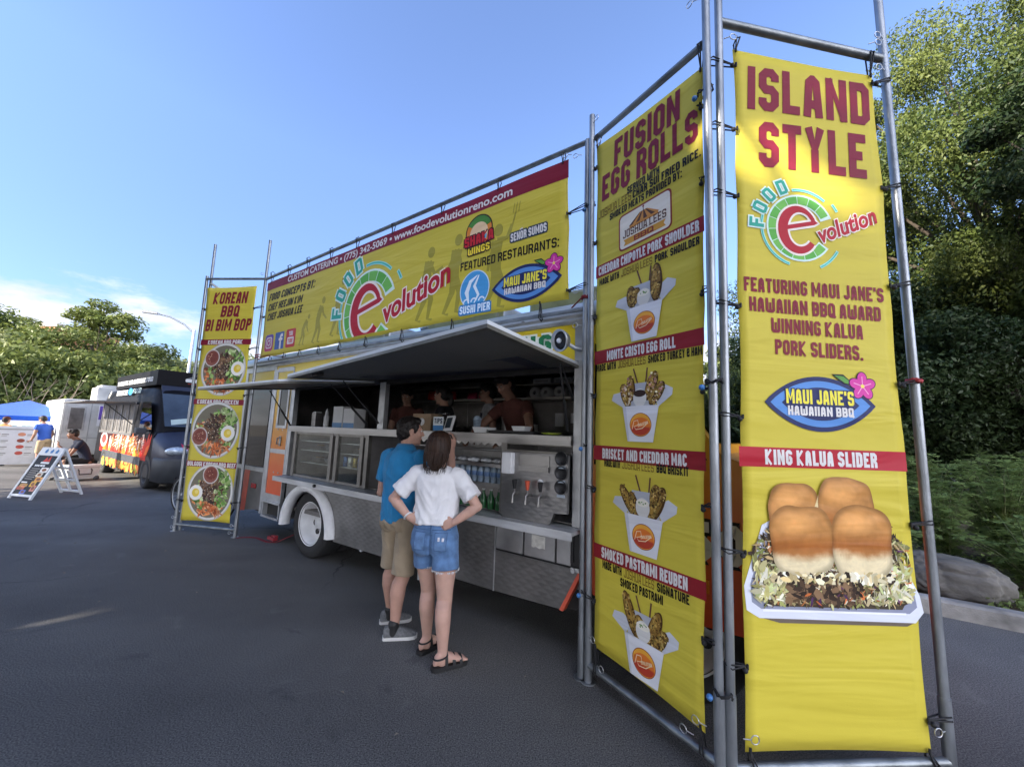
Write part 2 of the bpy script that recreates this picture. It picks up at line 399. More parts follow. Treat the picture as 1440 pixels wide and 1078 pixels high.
    def build(s, name, m, parent, cut=.06, clip=None):
        V = []; F = []; Cc = []
        for pts, fs, cols, layer in s.P:
            n = len(V); y = -(.0012 + layer * s.STEP)
            V += [(p[0], y, p[1]) for p in pts]
            for f in fs: F.append([n + i for i in f]); Cc.append([cols[i] for i in f])
        me = bpy.data.meshes.new(name); me.from_pydata(V, [], F)
        ca = me.color_attributes.new('ink', 'FLOAT_COLOR', 'CORNER')
        flat = []
        for cs in Cc:
            for c in cs: flat += [c[0], c[1], c[2], 1.0]
        ca.data.foreach_set('color', flat)
        if cut and s.map:
            bm = bmesh.new(); bm.from_mesh(me)
            for ax in (0, 2):
                cs = [v.co[ax] for v in bm.verts]; lo, hi = min(cs), max(cs); k = math.ceil(lo / cut)
                while k * cut < hi:
                    co = Vector((0, 0, 0)); co[ax] = k * cut; no = Vector((0, 0, 0)); no[ax] = 1
                    bmesh.ops.bisect_plane(bm, geom=bm.verts[:] + bm.edges[:] + bm.faces[:], plane_co=co, plane_no=no, dist=1e-6); k += 1
            if clip is not None:
                bmesh.ops.bisect_plane(bm, geom=bm.verts[:] + bm.edges[:] + bm.faces[:], plane_co=clip[0], plane_no=clip[1], clear_inner=True)
            bm.to_mesh(me); bm.free()
        if s.map:
            for v in me.vertices: v.co = s.map(v.co)
        # every face looks to -y
        bm = bmesh.new(); bm.from_mesh(me); bm.normal_update()
        fl = [f for f in bm.faces if f.normal.y > 0]
        if fl: bmesh.ops.reverse_faces(bm, faces=fl)
        bm.to_mesh(me); bm.free()
        me.polygons.foreach_set('use_smooth', [True] * len(me.polygons))
        me.materials.append(m); o = bpy.data.objects.new(name, me); COL.objects.link(o)
        if parent: o.parent = parent
        return o

YEL = '#cdbd44'; RED = '#801b30'; BLK = '#1d1a18'; WHT = '#dddad8'
# ---- printed artwork
def swirl_logo(P, cx, cz, r, ex0, ex1, slope, L=2):
    """green segmented ring, big red e, slanted word, FOOD round the upper left"""
    def wht(r0, r1, a0, a1): P.arc(cx, cz, r0, r1, a0, a1, '#d9efe6', L - .5, 30)
    wht(.70 * r, 1.06 * r, 20, 325)
    for k in range(13):
        a = 26 + k * 22.8; P.arc(cx, cz, .74 * r, 1.0 * r, a, a + 21.6, '#5fb04a' if k % 2 else '#74bd55', L, 4)
    for a0, a1, rr in ((48, 100, 1.2), (26, 38, 1.32), (150, 252, 1.2), (296, 330, 1.32)):
        P.arc(cx, cz, rr * r - .035 * r, rr * r + .055 * r, a0, a1, '#9fe0d8', L - .3, 14)
        P.arc(cx, cz, rr * r - .005 * r, rr * r + .03 * r, a0 + 1, a1 - 1, '#3fb3a2', L, 14)
    # FOOD along an arc
    for i, ch in enumerate('FOOD'):
        a = radians(176 - i * 21); h = .46 * r; wd = .30 * r; rr = 1.14 * r
        x = cx + rr * cos(a); z = cz + rr * sin(a); rot = a - pi / 2
        ox = -wd / 2 * cos(rot); oz = -wd / 2 * sin(rot)
        P.block(ch, x + ox, x + ox + wd, z + oz, h, '#35a48f', L + 1.4, T=.2, rot=rot, wd=.62, outline=('#d9efe6', .045 * r))
    # the e
    E = []; W = []
    for k in range(15):
        t = k / 14; E.append((cx - .50 * r + 1.0 * r * t, cz + (-.03 + .22 * t) * r)); W.append(.13 * r)
    for k in range(1, 34):
        a = radians(14 + k * 9.3); q = .56 * r
        E.append((cx - .04 * r + q * cos(a) * .92, cz + q * sin(a) * 1.16 - .06 * r)); W.append((.13 + .17 * max(0, min(1, (k - 4) / 10)) * (1 if k < 20 else max(.25, 1 - (k - 20) / 18))) * r)
    P.pen(E, [x + .13 * r for x in W], '#f4e9df', L + .8); P.pen(E, W, '#b3202f', L + 1.6)
    z0 = cz - .42 * r
    P.font('volution', ex0, ex1, z0, .50 * r, '#b3202f', L + 2.4, bold=.03, shear=.28, rot=slope, outline=('#f4e9df', .045))
def jane_logo(P, x0, x1, cz, hh, L=2):
    cx = (x0 + x1) / 2; a = (x1 - x0) / 2
    def leaf(k):
        T_ = [i / 20 for i in range(21)]; f = lambda t: (1 - (2 * t - 1) ** 2) ** .92
        return [(cx + a * k * (2 * t - 1), cz + hh * k * f(t)) for t in T_] + [(cx + a * k * (1 - 2 * t), cz - hh * k * f(t)) for t in T_[1:-1]]
    P.poly(leaf(1.0), '#27305f', L); P.poly([(x, cz + (z - cz) * .93) for x, z in leaf(.90)], '#5b8fd0', L + .6); P.poly([(x, cz + (z - cz) * .86) for x, z in leaf(.70)], '#27305f', L + 1.0)
    # hibiscus
    fx, fz = x1 - .22 * a, cz + hh * .72; fr = .21 * a
    P.poly([(fx - fr * 2.6, fz + fr * .9), (fx - fr * 1.6, fz + fr * .9), (fx - fr * .6, fz), (fx - fr * 1.6, fz + fr * .1)], '#1d1a2a', L + 1.2); P.poly([(fx - fr * 2.4, fz + fr * .8), (fx - fr * 1.6, fz + fr * .75), (fx - fr * .7, fz + .05 * fr), (fx - fr * 1.5, fz + fr * .2)], '#5f9a44', L + 1.4)
    for k in range(5):
        b = radians(90 + 72 * k); px, pz = fx + fr * .62 * cos(b), fz + fr * .62 * sin(b)
        P.ell(px, pz, fr * .60, fr * .47, '#3a1740', L + 1.6 + k * .01, 20, b); P.ell(px, pz, fr * .52, fr * .40, '#d6409f', L + 2.1 + k * .01, 20, b)
        P.line([(fx, fz), (fx + fr * .8 * cos(b), fz + fr * .8 * sin(b))], fr * .08, '#f0a0cf', L + 2.4)
    P.ell(fx, fz, fr * .16, fr * .16, '#f7e06a', L + 2.6, 12)
    P.block("MAUI JANE'S", cx - .62 * a, cx + .60 * a, cz - hh * .02, hh * .52, '#efe24a', L + 3.2, T=.19, ch=.3, outline=('#27305f', hh * .04))
    P.block('HAWAIIAN BBQ', cx - .60 * a, cx + .58 * a, cz - hh * .44, hh * .34, WHT, L + 3.2, T=.2, ch=.3)
_rnd = random.Random(7)
def pieces(P, inside, n, cols, size, L, asp=(1, 3), rnd=_rnd):
    """scattered scraps of food: small irregular flakes; inside() -> a point"""
    for k in range(n):
        x, z = inside(); a = rnd.random() * pi; l = size * rnd.uniform(.5, 1.3); ww = l / rnd.uniform(*asp); c = lin(rnd.choice(cols)); f = rnd.uniform(.6, 1.35)
        c = tuple(min(1, q * f) for q in c); ca, sa = cos(a), sin(a); m = rnd.choice((5, 6, 7))
        pts = [(x + (l * cos(t) * ca - ww * sin(t) * sa) * rnd.uniform(.75, 1.1), z + (l * cos(t) * sa + ww * sin(t) * ca) * rnd.uniform(.75, 1.1)) for t in [2 * pi * i / m for i in range(m)]]
        P.poly(pts, c, L + k * .004)
def in_ell(cx, cz, rx, rz, rnd=_rnd):
    def f():
        a = rnd.random() * 2 * pi; q = sqrt(rnd.random()); return cx + rx * q * cos(a), cz + rz * q * sin(a)
    return f
GREENS = ['#5f8a3a', '#7fa34f', '#a8bf78', '#c4d39a', '#47702c', '#8fae62']; BROWN = ['#4a3328', '#5f4433', '#74543c', '#3b2a22', '#8a6a4c', '#6b5448']
CARROT = ['#c96f3a', '#d98a55', '#b85a32', '#e2a57a', '#8f4a2c']
def bowl(P, cx, cz, r, sauce, egg, L=2, cut=None):
    P.ell(cx, cz, r, r, '#b9b7b2', L, 48); P.ell(cx, cz, r * .965, r * .965, '#d7d6d2', L + .3, 48); P.ell(cx, cz, r * .90, r * .90, '#75705f', L + .6, 40)
    sa = atan2(sauce[1], sauce[0])
    pieces(P, in_ell(cx + .32 * r, cz + .34 * r, .50 * r, .44 * r), 110, GREENS, .105 * r, L + .9)
    pieces(P, in_ell(cx + .1 * r, cz - .58 * r, .58 * r, .27 * r), 90, CARROT, .15 * r, L + 1.4, (3, 7))
    pieces(P, in_ell(cx - .45 * r, cz - .12 * r, .36 * r, .5 * r), 60, GREENS + CARROT, .10 * r, L + 1.8)
    pieces(P, in_ell(cx + .02 * r, cz + .12 * r, .48 * r, .44 * r), 170, BROWN, .13 * r, L + 2.2, (1.5, 4))
    pieces(P, in_ell(cx + .5 * r, cz - .1 * r, .3 * r, .5 * r), 46, GREENS, .09 * r, L + 2.9)
    pieces(P, in_ell(cx, cz + .1 * r, .5 * r, .4 * r), 60, ['#e6ddc8', '#c9b79a'], .022 * r, L + 3.2)
    sx, sz = cx + sauce[0] * r, cz + sauce[1] * r
    P.ell(sx, sz, .34 * r, .33 * r, '#cfc8c2', L + 3.6); P.ell(sx, sz, .30 * r, .29 * r, '#8d564a', L + 3.9); P.ell(sx + .02 * r, sz + .03 * r, .24 * r, .21 * r, '#7a3f36', L + 4.1)
    pieces(P, in_ell(sx, sz, .2 * r, .2 * r), 18, ['#b97f6a', '#6a322a', '#c59a7d'], .03 * r, L + 4.3)
    ex, ez = cx + egg[0] * r, cz + egg[1] * r
    P.ell(ex, ez, .29 * r, .27 * r, '#efede6', L + 4.6); P.ell(ex - .01 * r, ez, .16 * r, .15 * r, '#e6c948', L + 4.9); P.ell(ex + .03 * r, ez + .03 * r, .08 * r, .07 * r, '#f0dc7a', L + 5.2)
def rice_box(P, cx, z0, z1, rnd, kind, L=2):
    """paper take-out box with rolls, a cup of sauce and two chopsticks; z0 box bottom, z1 chopstick tips"""
    h = z1 - z0; bt = z0 + .47 * h; wb, wt = .098, .142; cx += .01
    P.line([(cx + .012, bt + .05), (cx - .055, z1)], .011, '#6b4a3a', L); P.line([(cx + .03, bt + .05), (cx + .055, z1 - .005)], .011, '#6b4a3a', L + .2)
    P.poly([(cx - wt * .95, bt - .005), (cx - wt * 1.72, bt + .050), (cx - wt * 1.60, bt + .092), (cx - wt * 1.1, bt + .10), (cx - wt * .6, bt + .07)], '#c3c6cc', L + .3)
    P.poly([(cx + wt * .95, bt - .005), (cx + wt * 1.62, bt + .062), (cx + wt * 1.66, bt + .10), (cx + wt * 1.25, bt + .128), (cx + wt * .6, bt + .08)], '#cdd0d6', L + .3)
    P.poly([(cx - wt * .85, bt), (cx + wt * .85, bt), (cx + wt * .6, bt + .15), (cx - wt * .6, bt + .15)], '#b4b7be', L + .5)
    rolls = [[(-.105, .085, .075, .040, 95), (-.075, .07, .07, .036, 60), (.095, .125, .125, .046, 84)], [(-.12, .075, .085, .038, 112), (-.075, .12, .085, .036, 92), (.085, .125, .095, .040, 70), (.125, .075, .085, .038, 58)],
             [(-.12, .085, .105, .036, 118), (-.07, .06, .085, .036, 105), (.10, .09, .115, .046, 62), (.085, .135, .07, .034, 80)], [(-.10, .12, .125, .040, 112), (-.035, .06, .075, .042, 88), (.075, .09, .12, .042, 68), (.115, .05, .075, .036, 55)]][kind]
    for i, (dx, dz, l, ww, ang) in enumerate(rolls):
        a = radians(ang + rnd.uniform(-6, 6)); x, z = cx + dx, bt + dz
        P.blob(x, z, .001, .001, lambda u, v: lin('#5a3f1f'), L); P.P.pop()
        P.ell(x, z, l, ww, '#4c3418', L + .9 + i * .5, 22, a); P.ell(x - .004, z + .004, l * .9, ww * .78, '#8a682e', L + 1.1 + i * .5, 22, a); P.ell(x - .010, z + .008, l * .7, ww * .40, '#a8843e', L + 1.2 + i * .5, 18, a)
        def inn(): 
            q = rnd.uniform(-.85, .85) * l; e = rnd.uniform(-.7, .7) * ww; return x + q * cos(a) - e * sin(a), z + q * sin(a) + e * cos(a)
        pieces(P, inn, 70, ['#a98a45', '#6d4f24', '#4c3517', '#c4a862', '#7d6a33'] + (['#c08a86', '#e8d9b8'] if kind == 1 else []), .010, L + 1.35 + i * .5, (1, 2.2), rnd)
    P.ell(cx - .002, bt + .055, .052, .058, '#d8d6d0', L + 3.2); P.ell(cx - .002, bt + .083, .048, .022, '#3a2a26' if kind == 1 else '#e9e4d4', L + 3.5)
    if kind != 1: pieces(P, in_ell(cx, bt + .083, .03, .013), 10, ['#5f8a3a'], .006, L + 3.8, (1, 2), rnd)
    P.poly([(cx - wt, bt + .005), (cx + wt, bt + .005), (cx + wb, z0), (cx - wb, z0)], '#dfe0e4', L + 4.2)
    P.poly([(cx - wt, bt + .005), (cx - wt * .8, bt + .005), (cx - wb * .85, z0), (cx - wb, z0)], '#c9ccd4', L + 4.5)
    mz = (bt + z0) / 2 - .004
    P.ell(cx + .004, mz, .084, .074, '#8f2e24', L + 4.8); P.ell(cx + .004, mz, .080, .070, '#e8a63c', L + 5.0)
    P.blob(cx + .004, mz - .010, .076, .056, lambda u, v: lin('#b5402c') if v < -.1 else lin('#e0792f'), L + 5.3, 24, 5)
    P.pen([(cx - .06, mz - .028), (cx - .045, mz + .022), (cx - .015, mz + .028), (cx - .008, mz + .0), (cx - .045, mz - .012), (cx - .03, mz - .03), (cx + .02, mz - .022), (cx + .062, mz + .012)], [.005] * 8, '#f1d9b0', L + 5.6)
    P.block('EVOLUTION', cx - .012, cx + .068, mz - .014, .018, '#f1d9b0', L + 5.8, rot=.25)
def buns(P, cx, cz, sx, sz, L=2):
    """four glazed rolls over pulled pork and slaw in a white foam tray"""
    X = lambda u: cx + u * sx
    Z = lambda v: cz + v * sz
    P.poly([(X(-.46), Z(.60)), (X(.44), Z(.62)), (X(.62), Z(.36)), (X(.97), Z(-.70)), (X(1.0), Z(-.96)), (X(.90), Z(-1.12)), (X(-.84), Z(-1.06)), (X(-.98), Z(-.94)), (X(-1), Z(-.58)), (X(-.78), Z(.36))], '#dde1ec', L)
    P.poly([(X(-.44), Z(.54)), (X(.42), Z(.56)), (X(.58), Z(.30)), (X(.91), Z(-.66)), (X(.93), Z(-.88)), (X(.84), Z(-.98)), (X(-.82), Z(-.92)), (X(-.92), Z(-.82)), (X(-.93), Z(-.54)), (X(-.73), Z(.32))], '#9297ab', L + .3)
    P.poly([(X(-.80), Z(-1.06)), (X(.88), Z(-1.12)), (X(.80), Z(-1.17)), (X(-.62), Z(-1.13))], '#6f6459', L + .3)
    P.poly([(X(-.80), Z(-.96)), (X(.80), Z(-1.0)), (X(.80), Z(-.97)), (X(-.80), Z(-.925))], '#f2f4fa', L + .6)
    def env(u): return -.86 if abs(u) < .8 else -.86 + (abs(u) - .8) * 2
    def ins():
        u = _rnd.uniform(-.90, .86); lo = env(u); hi = -.15 if abs(u) < .62 else .50 - (abs(u) - .62) * 1.9; return X(u), Z(lo + (hi - lo) * _rnd.random())
    P.poly([(X(-.86), Z(-.70)), (X(-.70), Z(-.88)), (X(.76), Z(-.92)), (X(.86), Z(-.70)), (X(.68), Z(.2)), (X(-.70), Z(.3))], '#4d4334', L + .6)
    pieces(P, ins, 900, ['#6b5a3e', '#8d7a55', '#4a3c2c', '#a5966a', '#7b7a4c', '#3d3128', '#5b4a3a', '#33291f'], .026, L + .9, (2, 7))
    pieces(P, ins, 520, ['#b7b07a', '#c9c690', '#d6d1ae', '#a3a862', '#e4dfca', '#c2a878', '#bd7a48', '#8f9a58', '#d9c79a'], .024, L + 3.4, (2.5, 8))
    def side(): u = _rnd.choice((-1, 1)) * _rnd.uniform(.5, .88); return X(u), Z(_rnd.uniform(-.80, -.25))
    pieces(P, side, 240, ['#d9d4ae', '#c2cb8f', '#ece8d2', '#cfc890', '#b9b372'], .030, L + 4.6, (2, 6))
    def mid(): return X(_rnd.uniform(-.55, .3)), Z(_rnd.uniform(-.82, -.38))
    pieces(P, mid, 240, ['#54402f', '#6f5741', '#3f3026', '#85694d', '#2f251e', '#97795a'], .030, L + 4.8, (1.6, 4))
    pieces(P, ins, 44, ['#4b2f52', '#c8703c', '#5c7a34', '#6a3f63'], .022, L + 5.6, (2, 6))
    def bun(u0, u1, v0, v1, L, seed, low):
        def cf(x, z):
            n = noise.noise(Vector((x * 2.2 + seed * 7, z * 2.2, 0))) * .5 + noise.noise(Vector((x * 6 + seed, z * 6, 3))) * .25 + noise.noise(Vector((x * 22, z * 22, seed))) * .12
            t = z - (low + .20 * n + .10 * x * x); k = max(0, min(1, t / .30 + .5)); k = k * k * (3 - 2 * k)
            crumb = Vector(lin('#ead9ae')) * (1 + .22 * n + .12 * noise.noise(Vector((x * 30, z * 9, seed))))
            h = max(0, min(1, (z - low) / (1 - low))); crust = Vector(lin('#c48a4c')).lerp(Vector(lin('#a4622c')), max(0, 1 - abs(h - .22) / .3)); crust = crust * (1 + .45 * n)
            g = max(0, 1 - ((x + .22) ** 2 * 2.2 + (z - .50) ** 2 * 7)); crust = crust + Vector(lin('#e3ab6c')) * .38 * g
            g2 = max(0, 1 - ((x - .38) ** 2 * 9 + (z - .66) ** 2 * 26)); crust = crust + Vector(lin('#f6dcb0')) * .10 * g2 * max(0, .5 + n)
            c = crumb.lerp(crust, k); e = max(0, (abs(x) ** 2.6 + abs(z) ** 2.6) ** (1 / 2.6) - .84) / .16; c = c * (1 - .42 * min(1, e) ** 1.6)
            return tuple(max(0, min(1, q)) for q in c)
        P.blob(X((u0 + u1) / 2), Z((v0 + v1) / 2), (u1 - u0) / 2 * sx, (v1 - v0) / 2 * sz, cf, L, 72, 26, 3.4, .11)
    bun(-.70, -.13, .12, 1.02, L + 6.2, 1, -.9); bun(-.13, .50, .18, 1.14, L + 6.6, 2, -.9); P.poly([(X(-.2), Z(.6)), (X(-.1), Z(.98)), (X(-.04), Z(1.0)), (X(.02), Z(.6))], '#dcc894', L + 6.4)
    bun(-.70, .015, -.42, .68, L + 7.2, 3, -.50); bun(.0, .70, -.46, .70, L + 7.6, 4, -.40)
    for cx_ in (-.35, .35):
        def ins2(): u = cx_ + _rnd.uniform(-.33, .33); return X(u), Z(-.43 + _rnd.uniform(-.07, .05))
        pieces(P, ins2, 70, ['#efe3ba', '#f4ecd0', '#e2cf9c', '#3c2f24', '#d8c28a'], .026, L + 8.2, (1.2, 3))
# ================================================================== the setting
def asphalt_mat():
    m = bpy.data.materials.new('asphalt'); m.use_nodes = True; t = m.node_tree; b = t.nodes['Principled BSDF']
    co = t.nodes.new('ShaderNodeTexCoord'); src = co.outputs['Object']
    def noi(sc, det=4, ro=.55, dis=0.):
        n = t.nodes.new('ShaderNodeTexNoise'); n.inputs['Scale'].default_value = sc; n.inputs['Detail'].default_value = det; n.inputs['Roughness'].default_value = ro; n.inputs['Distortion'].default_value = dis
        t.links.new(src, n.inputs['Vector']); return n.outputs[0]
    def ramp(i, p0, c0, p1, c1):
        r = t.nodes.new('ShaderNodeValToRGB'); e = r.color_ramp.elements; e[0].position = p0; e[1].position = p1
        e[0].color = (*c0, 1); e[1].color = (*c1, 1); t.links.new(i, r.inputs[0]); return r.outputs[0]
    def mixc(fac, a, bb, mode='MIX'):
        n = t.nodes.new('ShaderNodeMix'); n.data_type = 'RGBA'; n.blend_type = mode
        if isinstance(fac, float): n.inputs[0].default_value = fac
        else: t.links.new(fac, n.inputs[0])
        for k, v in ((6, a), (7, bb)):
            if isinstance(v, tuple): n.inputs[k].default_value = (*v, 1)
            else: t.links.new(v, n.inputs[k])
        return n.outputs[2]
    base = ramp(noi(.55, 6, .6, .6), .3, (.098, .096, .094), .72, (.150, .147, .143))
    agg = ramp(noi(130, 3, .6), .36, (.40, .40, .40), .66, (1.7, 1.68, 1.64)); c = mixc(1.0, base, agg, 'MULTIPLY')
    blot = ramp(noi(2.3, 5, .65, 1.0), .60, (0, 0, 0), .74, (.5, .5, .5)); c = mixc(blot, c, (.20, .195, .185))
    dark = ramp(noi(1.1, 4, .6, 2.0), .62, (0, 0, 0), .70, (.5, .5, .5)); c = mixc(dark, c, (.056, .056, .057))
    vo = t.nodes.new('ShaderNodeTexVoronoi'); vo.inputs['Scale'].default_value = 55; t.links.new(src, vo.inputs['Vector'])
    spk = ramp(vo.outputs['Distance'], .03, (1, 1, 1), .09, (0, 0, 0)); spm = ramp(noi(7, 3), .50, (0, 0, 0), .60, (.8, .8, .8)); sp = mixc(1.0, spk, spm, 'MULTIPLY'); c = mixc(sp, c, (.20, .195, .18))
    # scuffs, sealed cracks, darker wheel paths along the lane
    mp2 = t.nodes.new('ShaderNodeMapping'); mp2.inputs['Rotation'].default_value = (0, 0, radians(35)); mp2.inputs['Scale'].default_value = (1.2, 9, 1); t.links.new(src, mp2.inputs[0])
    n5 = t.nodes.new('ShaderNodeTexNoise'); n5.inputs['Scale'].default_value = 1.6; n5.inputs['Detail'].default_value = 7; n5.inputs['Roughness'].default_value = .7; t.links.new(mp2.outputs[0], n5.inputs['Vector'])
    sc_ = ramp(n5.outputs[0], .64, (0, 0, 0), .76, (.55, .55, .55)); c = mixc(sc_, c, (.21, .205, .195))
    mp3 = t.nodes.new('ShaderNodeMapping'); mp3.inputs['Rotation'].default_value = (0, 0, radians(35)); mp3.inputs['Scale'].default_value = (.04, .55, 1); t.links.new(src, mp3.inputs[0])
    n6 = t.nodes.new('ShaderNodeTexNoise'); n6.inputs['Scale'].default_value = 1.4; n6.inputs['Detail'].default_value = 3; t.links.new(mp3.outputs[0], n6.inputs['Vector'])
    c = mixc(1.0, c, ramp(n6.outputs[0], .35, (.78, .78, .78), .65, (1.18, 1.18, 1.17)), 'MULTIPLY')
    nd = t.nodes.new('ShaderNodeTexNoise'); nd.inputs['Scale'].default_value = 1.7; nd.inputs['Detail'].default_value = 5; t.links.new(src, nd.inputs['Vector'])
    va = t.nodes.new('ShaderNodeVectorMath'); va.operation = 'MULTIPLY_ADD'; va.inputs[1].default_value = (.7, .7, 0); t.links.new(nd.outputs['Color'], va.inputs[0]); t.links.new(src, va.inputs[2])
    vc = t.nodes.new('ShaderNodeTexVoronoi'); vc.feature = 'DISTANCE_TO_EDGE'; vc.inputs['Scale'].default_value = .38; t.links.new(va.outputs[0], vc.inputs['Vector'])
    ck_ = ramp(vc.outputs['Distance'], .0015, (1, 1, 1), .005, (0, 0, 0)); cm_ = ramp(noi(.5, 2), .50, (0, 0, 0), .58, (.75, .75, .75)); c = mixc(mixc(1.0, ck_, cm_, 'MULTIPLY'), c, (.022, .022, .023))
    t.links.new(c, b.inputs['Base Color']); b.inputs['Roughness'].default_value = .85; b.inputs['Specular IOR Level'].default_value = .25
    ma = t.nodes.new('ShaderNodeMath'); ma.operation = 'ADD'; t.links.new(noi(150, 3), ma.inputs[0]); t.links.new(noi(40, 3), ma.inputs[1])
    bp = t.nodes.new('ShaderNodeBump'); bp.inputs['Strength'].default_value = .55; bp.inputs['Distance'].default_value = .006
    t.links.new(ma.outputs[0], bp.inputs['Height']); t.links.new(bp.outputs[0], b.inputs['Normal']); return m
M_DIRT = mat('dirt', (.10, .075, .052), .95, var=.45, vscale=1.3, bump=.8, bscale=18)
M_KERB = mat('kerb_concrete', (.27, .26, .24), .92, var=.45, vscale=4, bump=.5, bscale=70)
M_ROCK = mat('boulder_stone', (.13, .122, .108), .95, var=.35, vscale=5, bump=1.0, bscale=16)
M_BARK = mat('bark', (.07, .055, .042), .95, var=.4, vscale=9, bump=.9, bscale=22, stretch=(1, 1, .25))
def leaf_mat(name, a, c, tr=.35, scale=.7):
    m = bpy.data.materials.new(name); m.use_nodes = True; t = m.node_tree; t.nodes.remove(t.nodes['Principled BSDF']); o = t.nodes['Material Output']
    co = t.nodes.new('ShaderNodeTexCoord'); n = t.nodes.new('ShaderNodeTexNoise'); n.inputs['Scale'].default_value = scale; n.inputs['Detail'].default_value = 8; n.inputs['Roughness'].default_value = .75
    t.links.new(co.outputs['Object'], n.inputs['Vector'])
    r = t.nodes.new('ShaderNodeValToRGB'); r.color_ramp.elements[0].position = .36; r.color_ramp.elements[1].position = .66; r.color_ramp.elements[0].color = (*a, 1); r.color_ramp.elements[1].color = (*c, 1)
    t.links.new(n.outputs[0], r.inputs[0])
    pb = t.nodes.new('ShaderNodeBsdfPrincipled'); pb.inputs['Roughness'].default_value = .5; pb.inputs['Specular IOR Level'].default_value = .35; t.links.new(r.outputs[0], pb.inputs['Base Color'])
    tb = t.nodes.new('ShaderNodeBsdfTranslucent'); t.links.new(r.outputs[0], tb.inputs[0])
    ms = t.nodes.new('ShaderNodeMixShader'); ms.inputs[0].default_value = tr; t.links.new(pb.outputs[0], ms.inputs[1]); t.links.new(tb.outputs[0], ms.inputs[2]); t.links.new(ms.outputs[0], o.inputs[0]); return m
L_FAR = leaf_mat('far_leaves', (.085, .125, .03), (.23, .26, .07), .3, .5)
L_FAR2 = leaf_mat('far_leaves_pale', (.13, .165, .06), (.30, .32, .13), .3, .5)
L_NEAR = leaf_mat('near_leaves', (.042, .075, .017), (.165, .195, .045), .35, .6)
L_DARK = leaf_mat('dark_leaves', (.022, .044, .014), (.062, .092, .028), .25, .6)
L_SHRUB = leaf_mat('shrub_leaves', (.14, .21, .06), (.27, .34, .11), .35, 1.5)
L_DRY = leaf_mat('dry_twigs', (.16, .12, .08), (.30, .25, .18), .2, 1)

g = MB(); g.add([(-900, -900, -.02), (900, -900, -.02), (900, 900, -.02), (-900, 900, -.02)], [(0, 1, 2, 3)])
tag(g.build('ground', mat('far_ground', (.16, .14, .10), .95, var=.3, vscale=.4)), kind='structure')
KD = -3.05
g = MB(); g.add([tw(-60, 0, 70), tw(70, 0, 70), tw(70, 0, KD), tw(-60, 0, KD)], [(0, 1, 2, 3)])
asph = g.build('asphalt_lot', asphalt_mat()); tag(asph, kind='structure')
g = MB(); rk = random.Random(3)
prof = [(0, -.02), (0.012, .125), (.035, .145), (.15, .145), (.16, .10)]
for i in range(52):
    s0 = -58 + i * 2.5; o1, o2, o3 = rk.uniform(-.006, .006), rk.uniform(-.008, .008), rk.uniform(-.006, .006); R = []
    for k in range(9):
        s = s0 + .006 + (2.5 - .012) * k / 8; R.append([tw(s, z + o1 * (z > 0) + .004 * noise.noise(Vector((s * 6, z * 9, 0))), KD - d + o2 + .005 * noise.noise(Vector((s * 5, z * 20, d * 20)))) for d, z in prof])
    g.rings(R, 0, False, True)
tag(g.build('kerb', M_KERB), kind='structure')
g = MB(); nx, ny = 120, 26
def bedz(s, e): return .06 + .10 * min(1, e / 2) + .16 * noise.noise(Vector((s * .45, e * .45, 1))) * min(1, e) + .05 * noise.noise(Vector((s * 1.7, e * 1.7, 4))) + .012 * e
for j in range(ny):
    e = (j / (ny - 1)) ** 1.8 * 42
    for i in range(nx): s = -58 + 128 * i / (nx - 1); g.v.append(tuple(tw(s, bedz(s, e), KD - .155 - e)))
for j in range(ny - 1):
    for i in range(nx - 1): g.f.append([j * nx + i, j * nx + i + 1, (j + 1) * nx + i + 1, (j + 1) * nx + i]); g.m.append(0); g.sm.append(True)
tag(g.build('planting_bed', M_DIRT), kind='structure')

# ------------------------------------------------------------------ trees
def leaf_cloud(cen, rad, n, size, rng, up=.4):
    """n leaf quads spread through ellipsoid clumps; returns vertices (4n, 3)"""
    k = len(cen); idx = rng.integers(0, k, n)
    d = rng.normal(size=(n, 3)); d /= np.linalg.norm(d, axis=1)[:, None]
    q = rng.random(n) ** .42
    P = cen[idx] + d * q[:, None] * rad[idx]
    nrm = d * .6 + rng.normal(size=(n, 3)) * .6 + np.array([0, 0, up]); nrm /= np.linalg.norm(nrm, axis=1)[:, None]
    a = np.cross(nrm, rng.normal(size=(n, 3))); a /= np.linalg.norm(a, axis=1)[:, None] + 1e-9; b = np.cross(nrm, a)
    sz = size * rng.uniform(.6, 1.4, n)[:, None]
    fold = nrm * sz * .18
    return np.stack([P - a * sz, P - b * sz * .45 + fold, P + a * sz, P + b * sz * .45 + fold], axis=1).reshape(-1, 3)
def quads_mesh(name, V):
    n = len(V) // 4; me = bpy.data.meshes.new(name); me.vertices.add(len(V)); me.vertices.foreach_set('co', V.astype(np.float32).ravel())
    me.loops.add(4 * n); me.loops.foreach_set('vertex_index', np.arange(4 * n, dtype=np.int32))
    me.polygons.add(n); me.polygons.foreach_set('loop_start', np.arange(0, 4 * n, 4, dtype=np.int32))
    me.update(calc_edges=True); me.validate(); return me
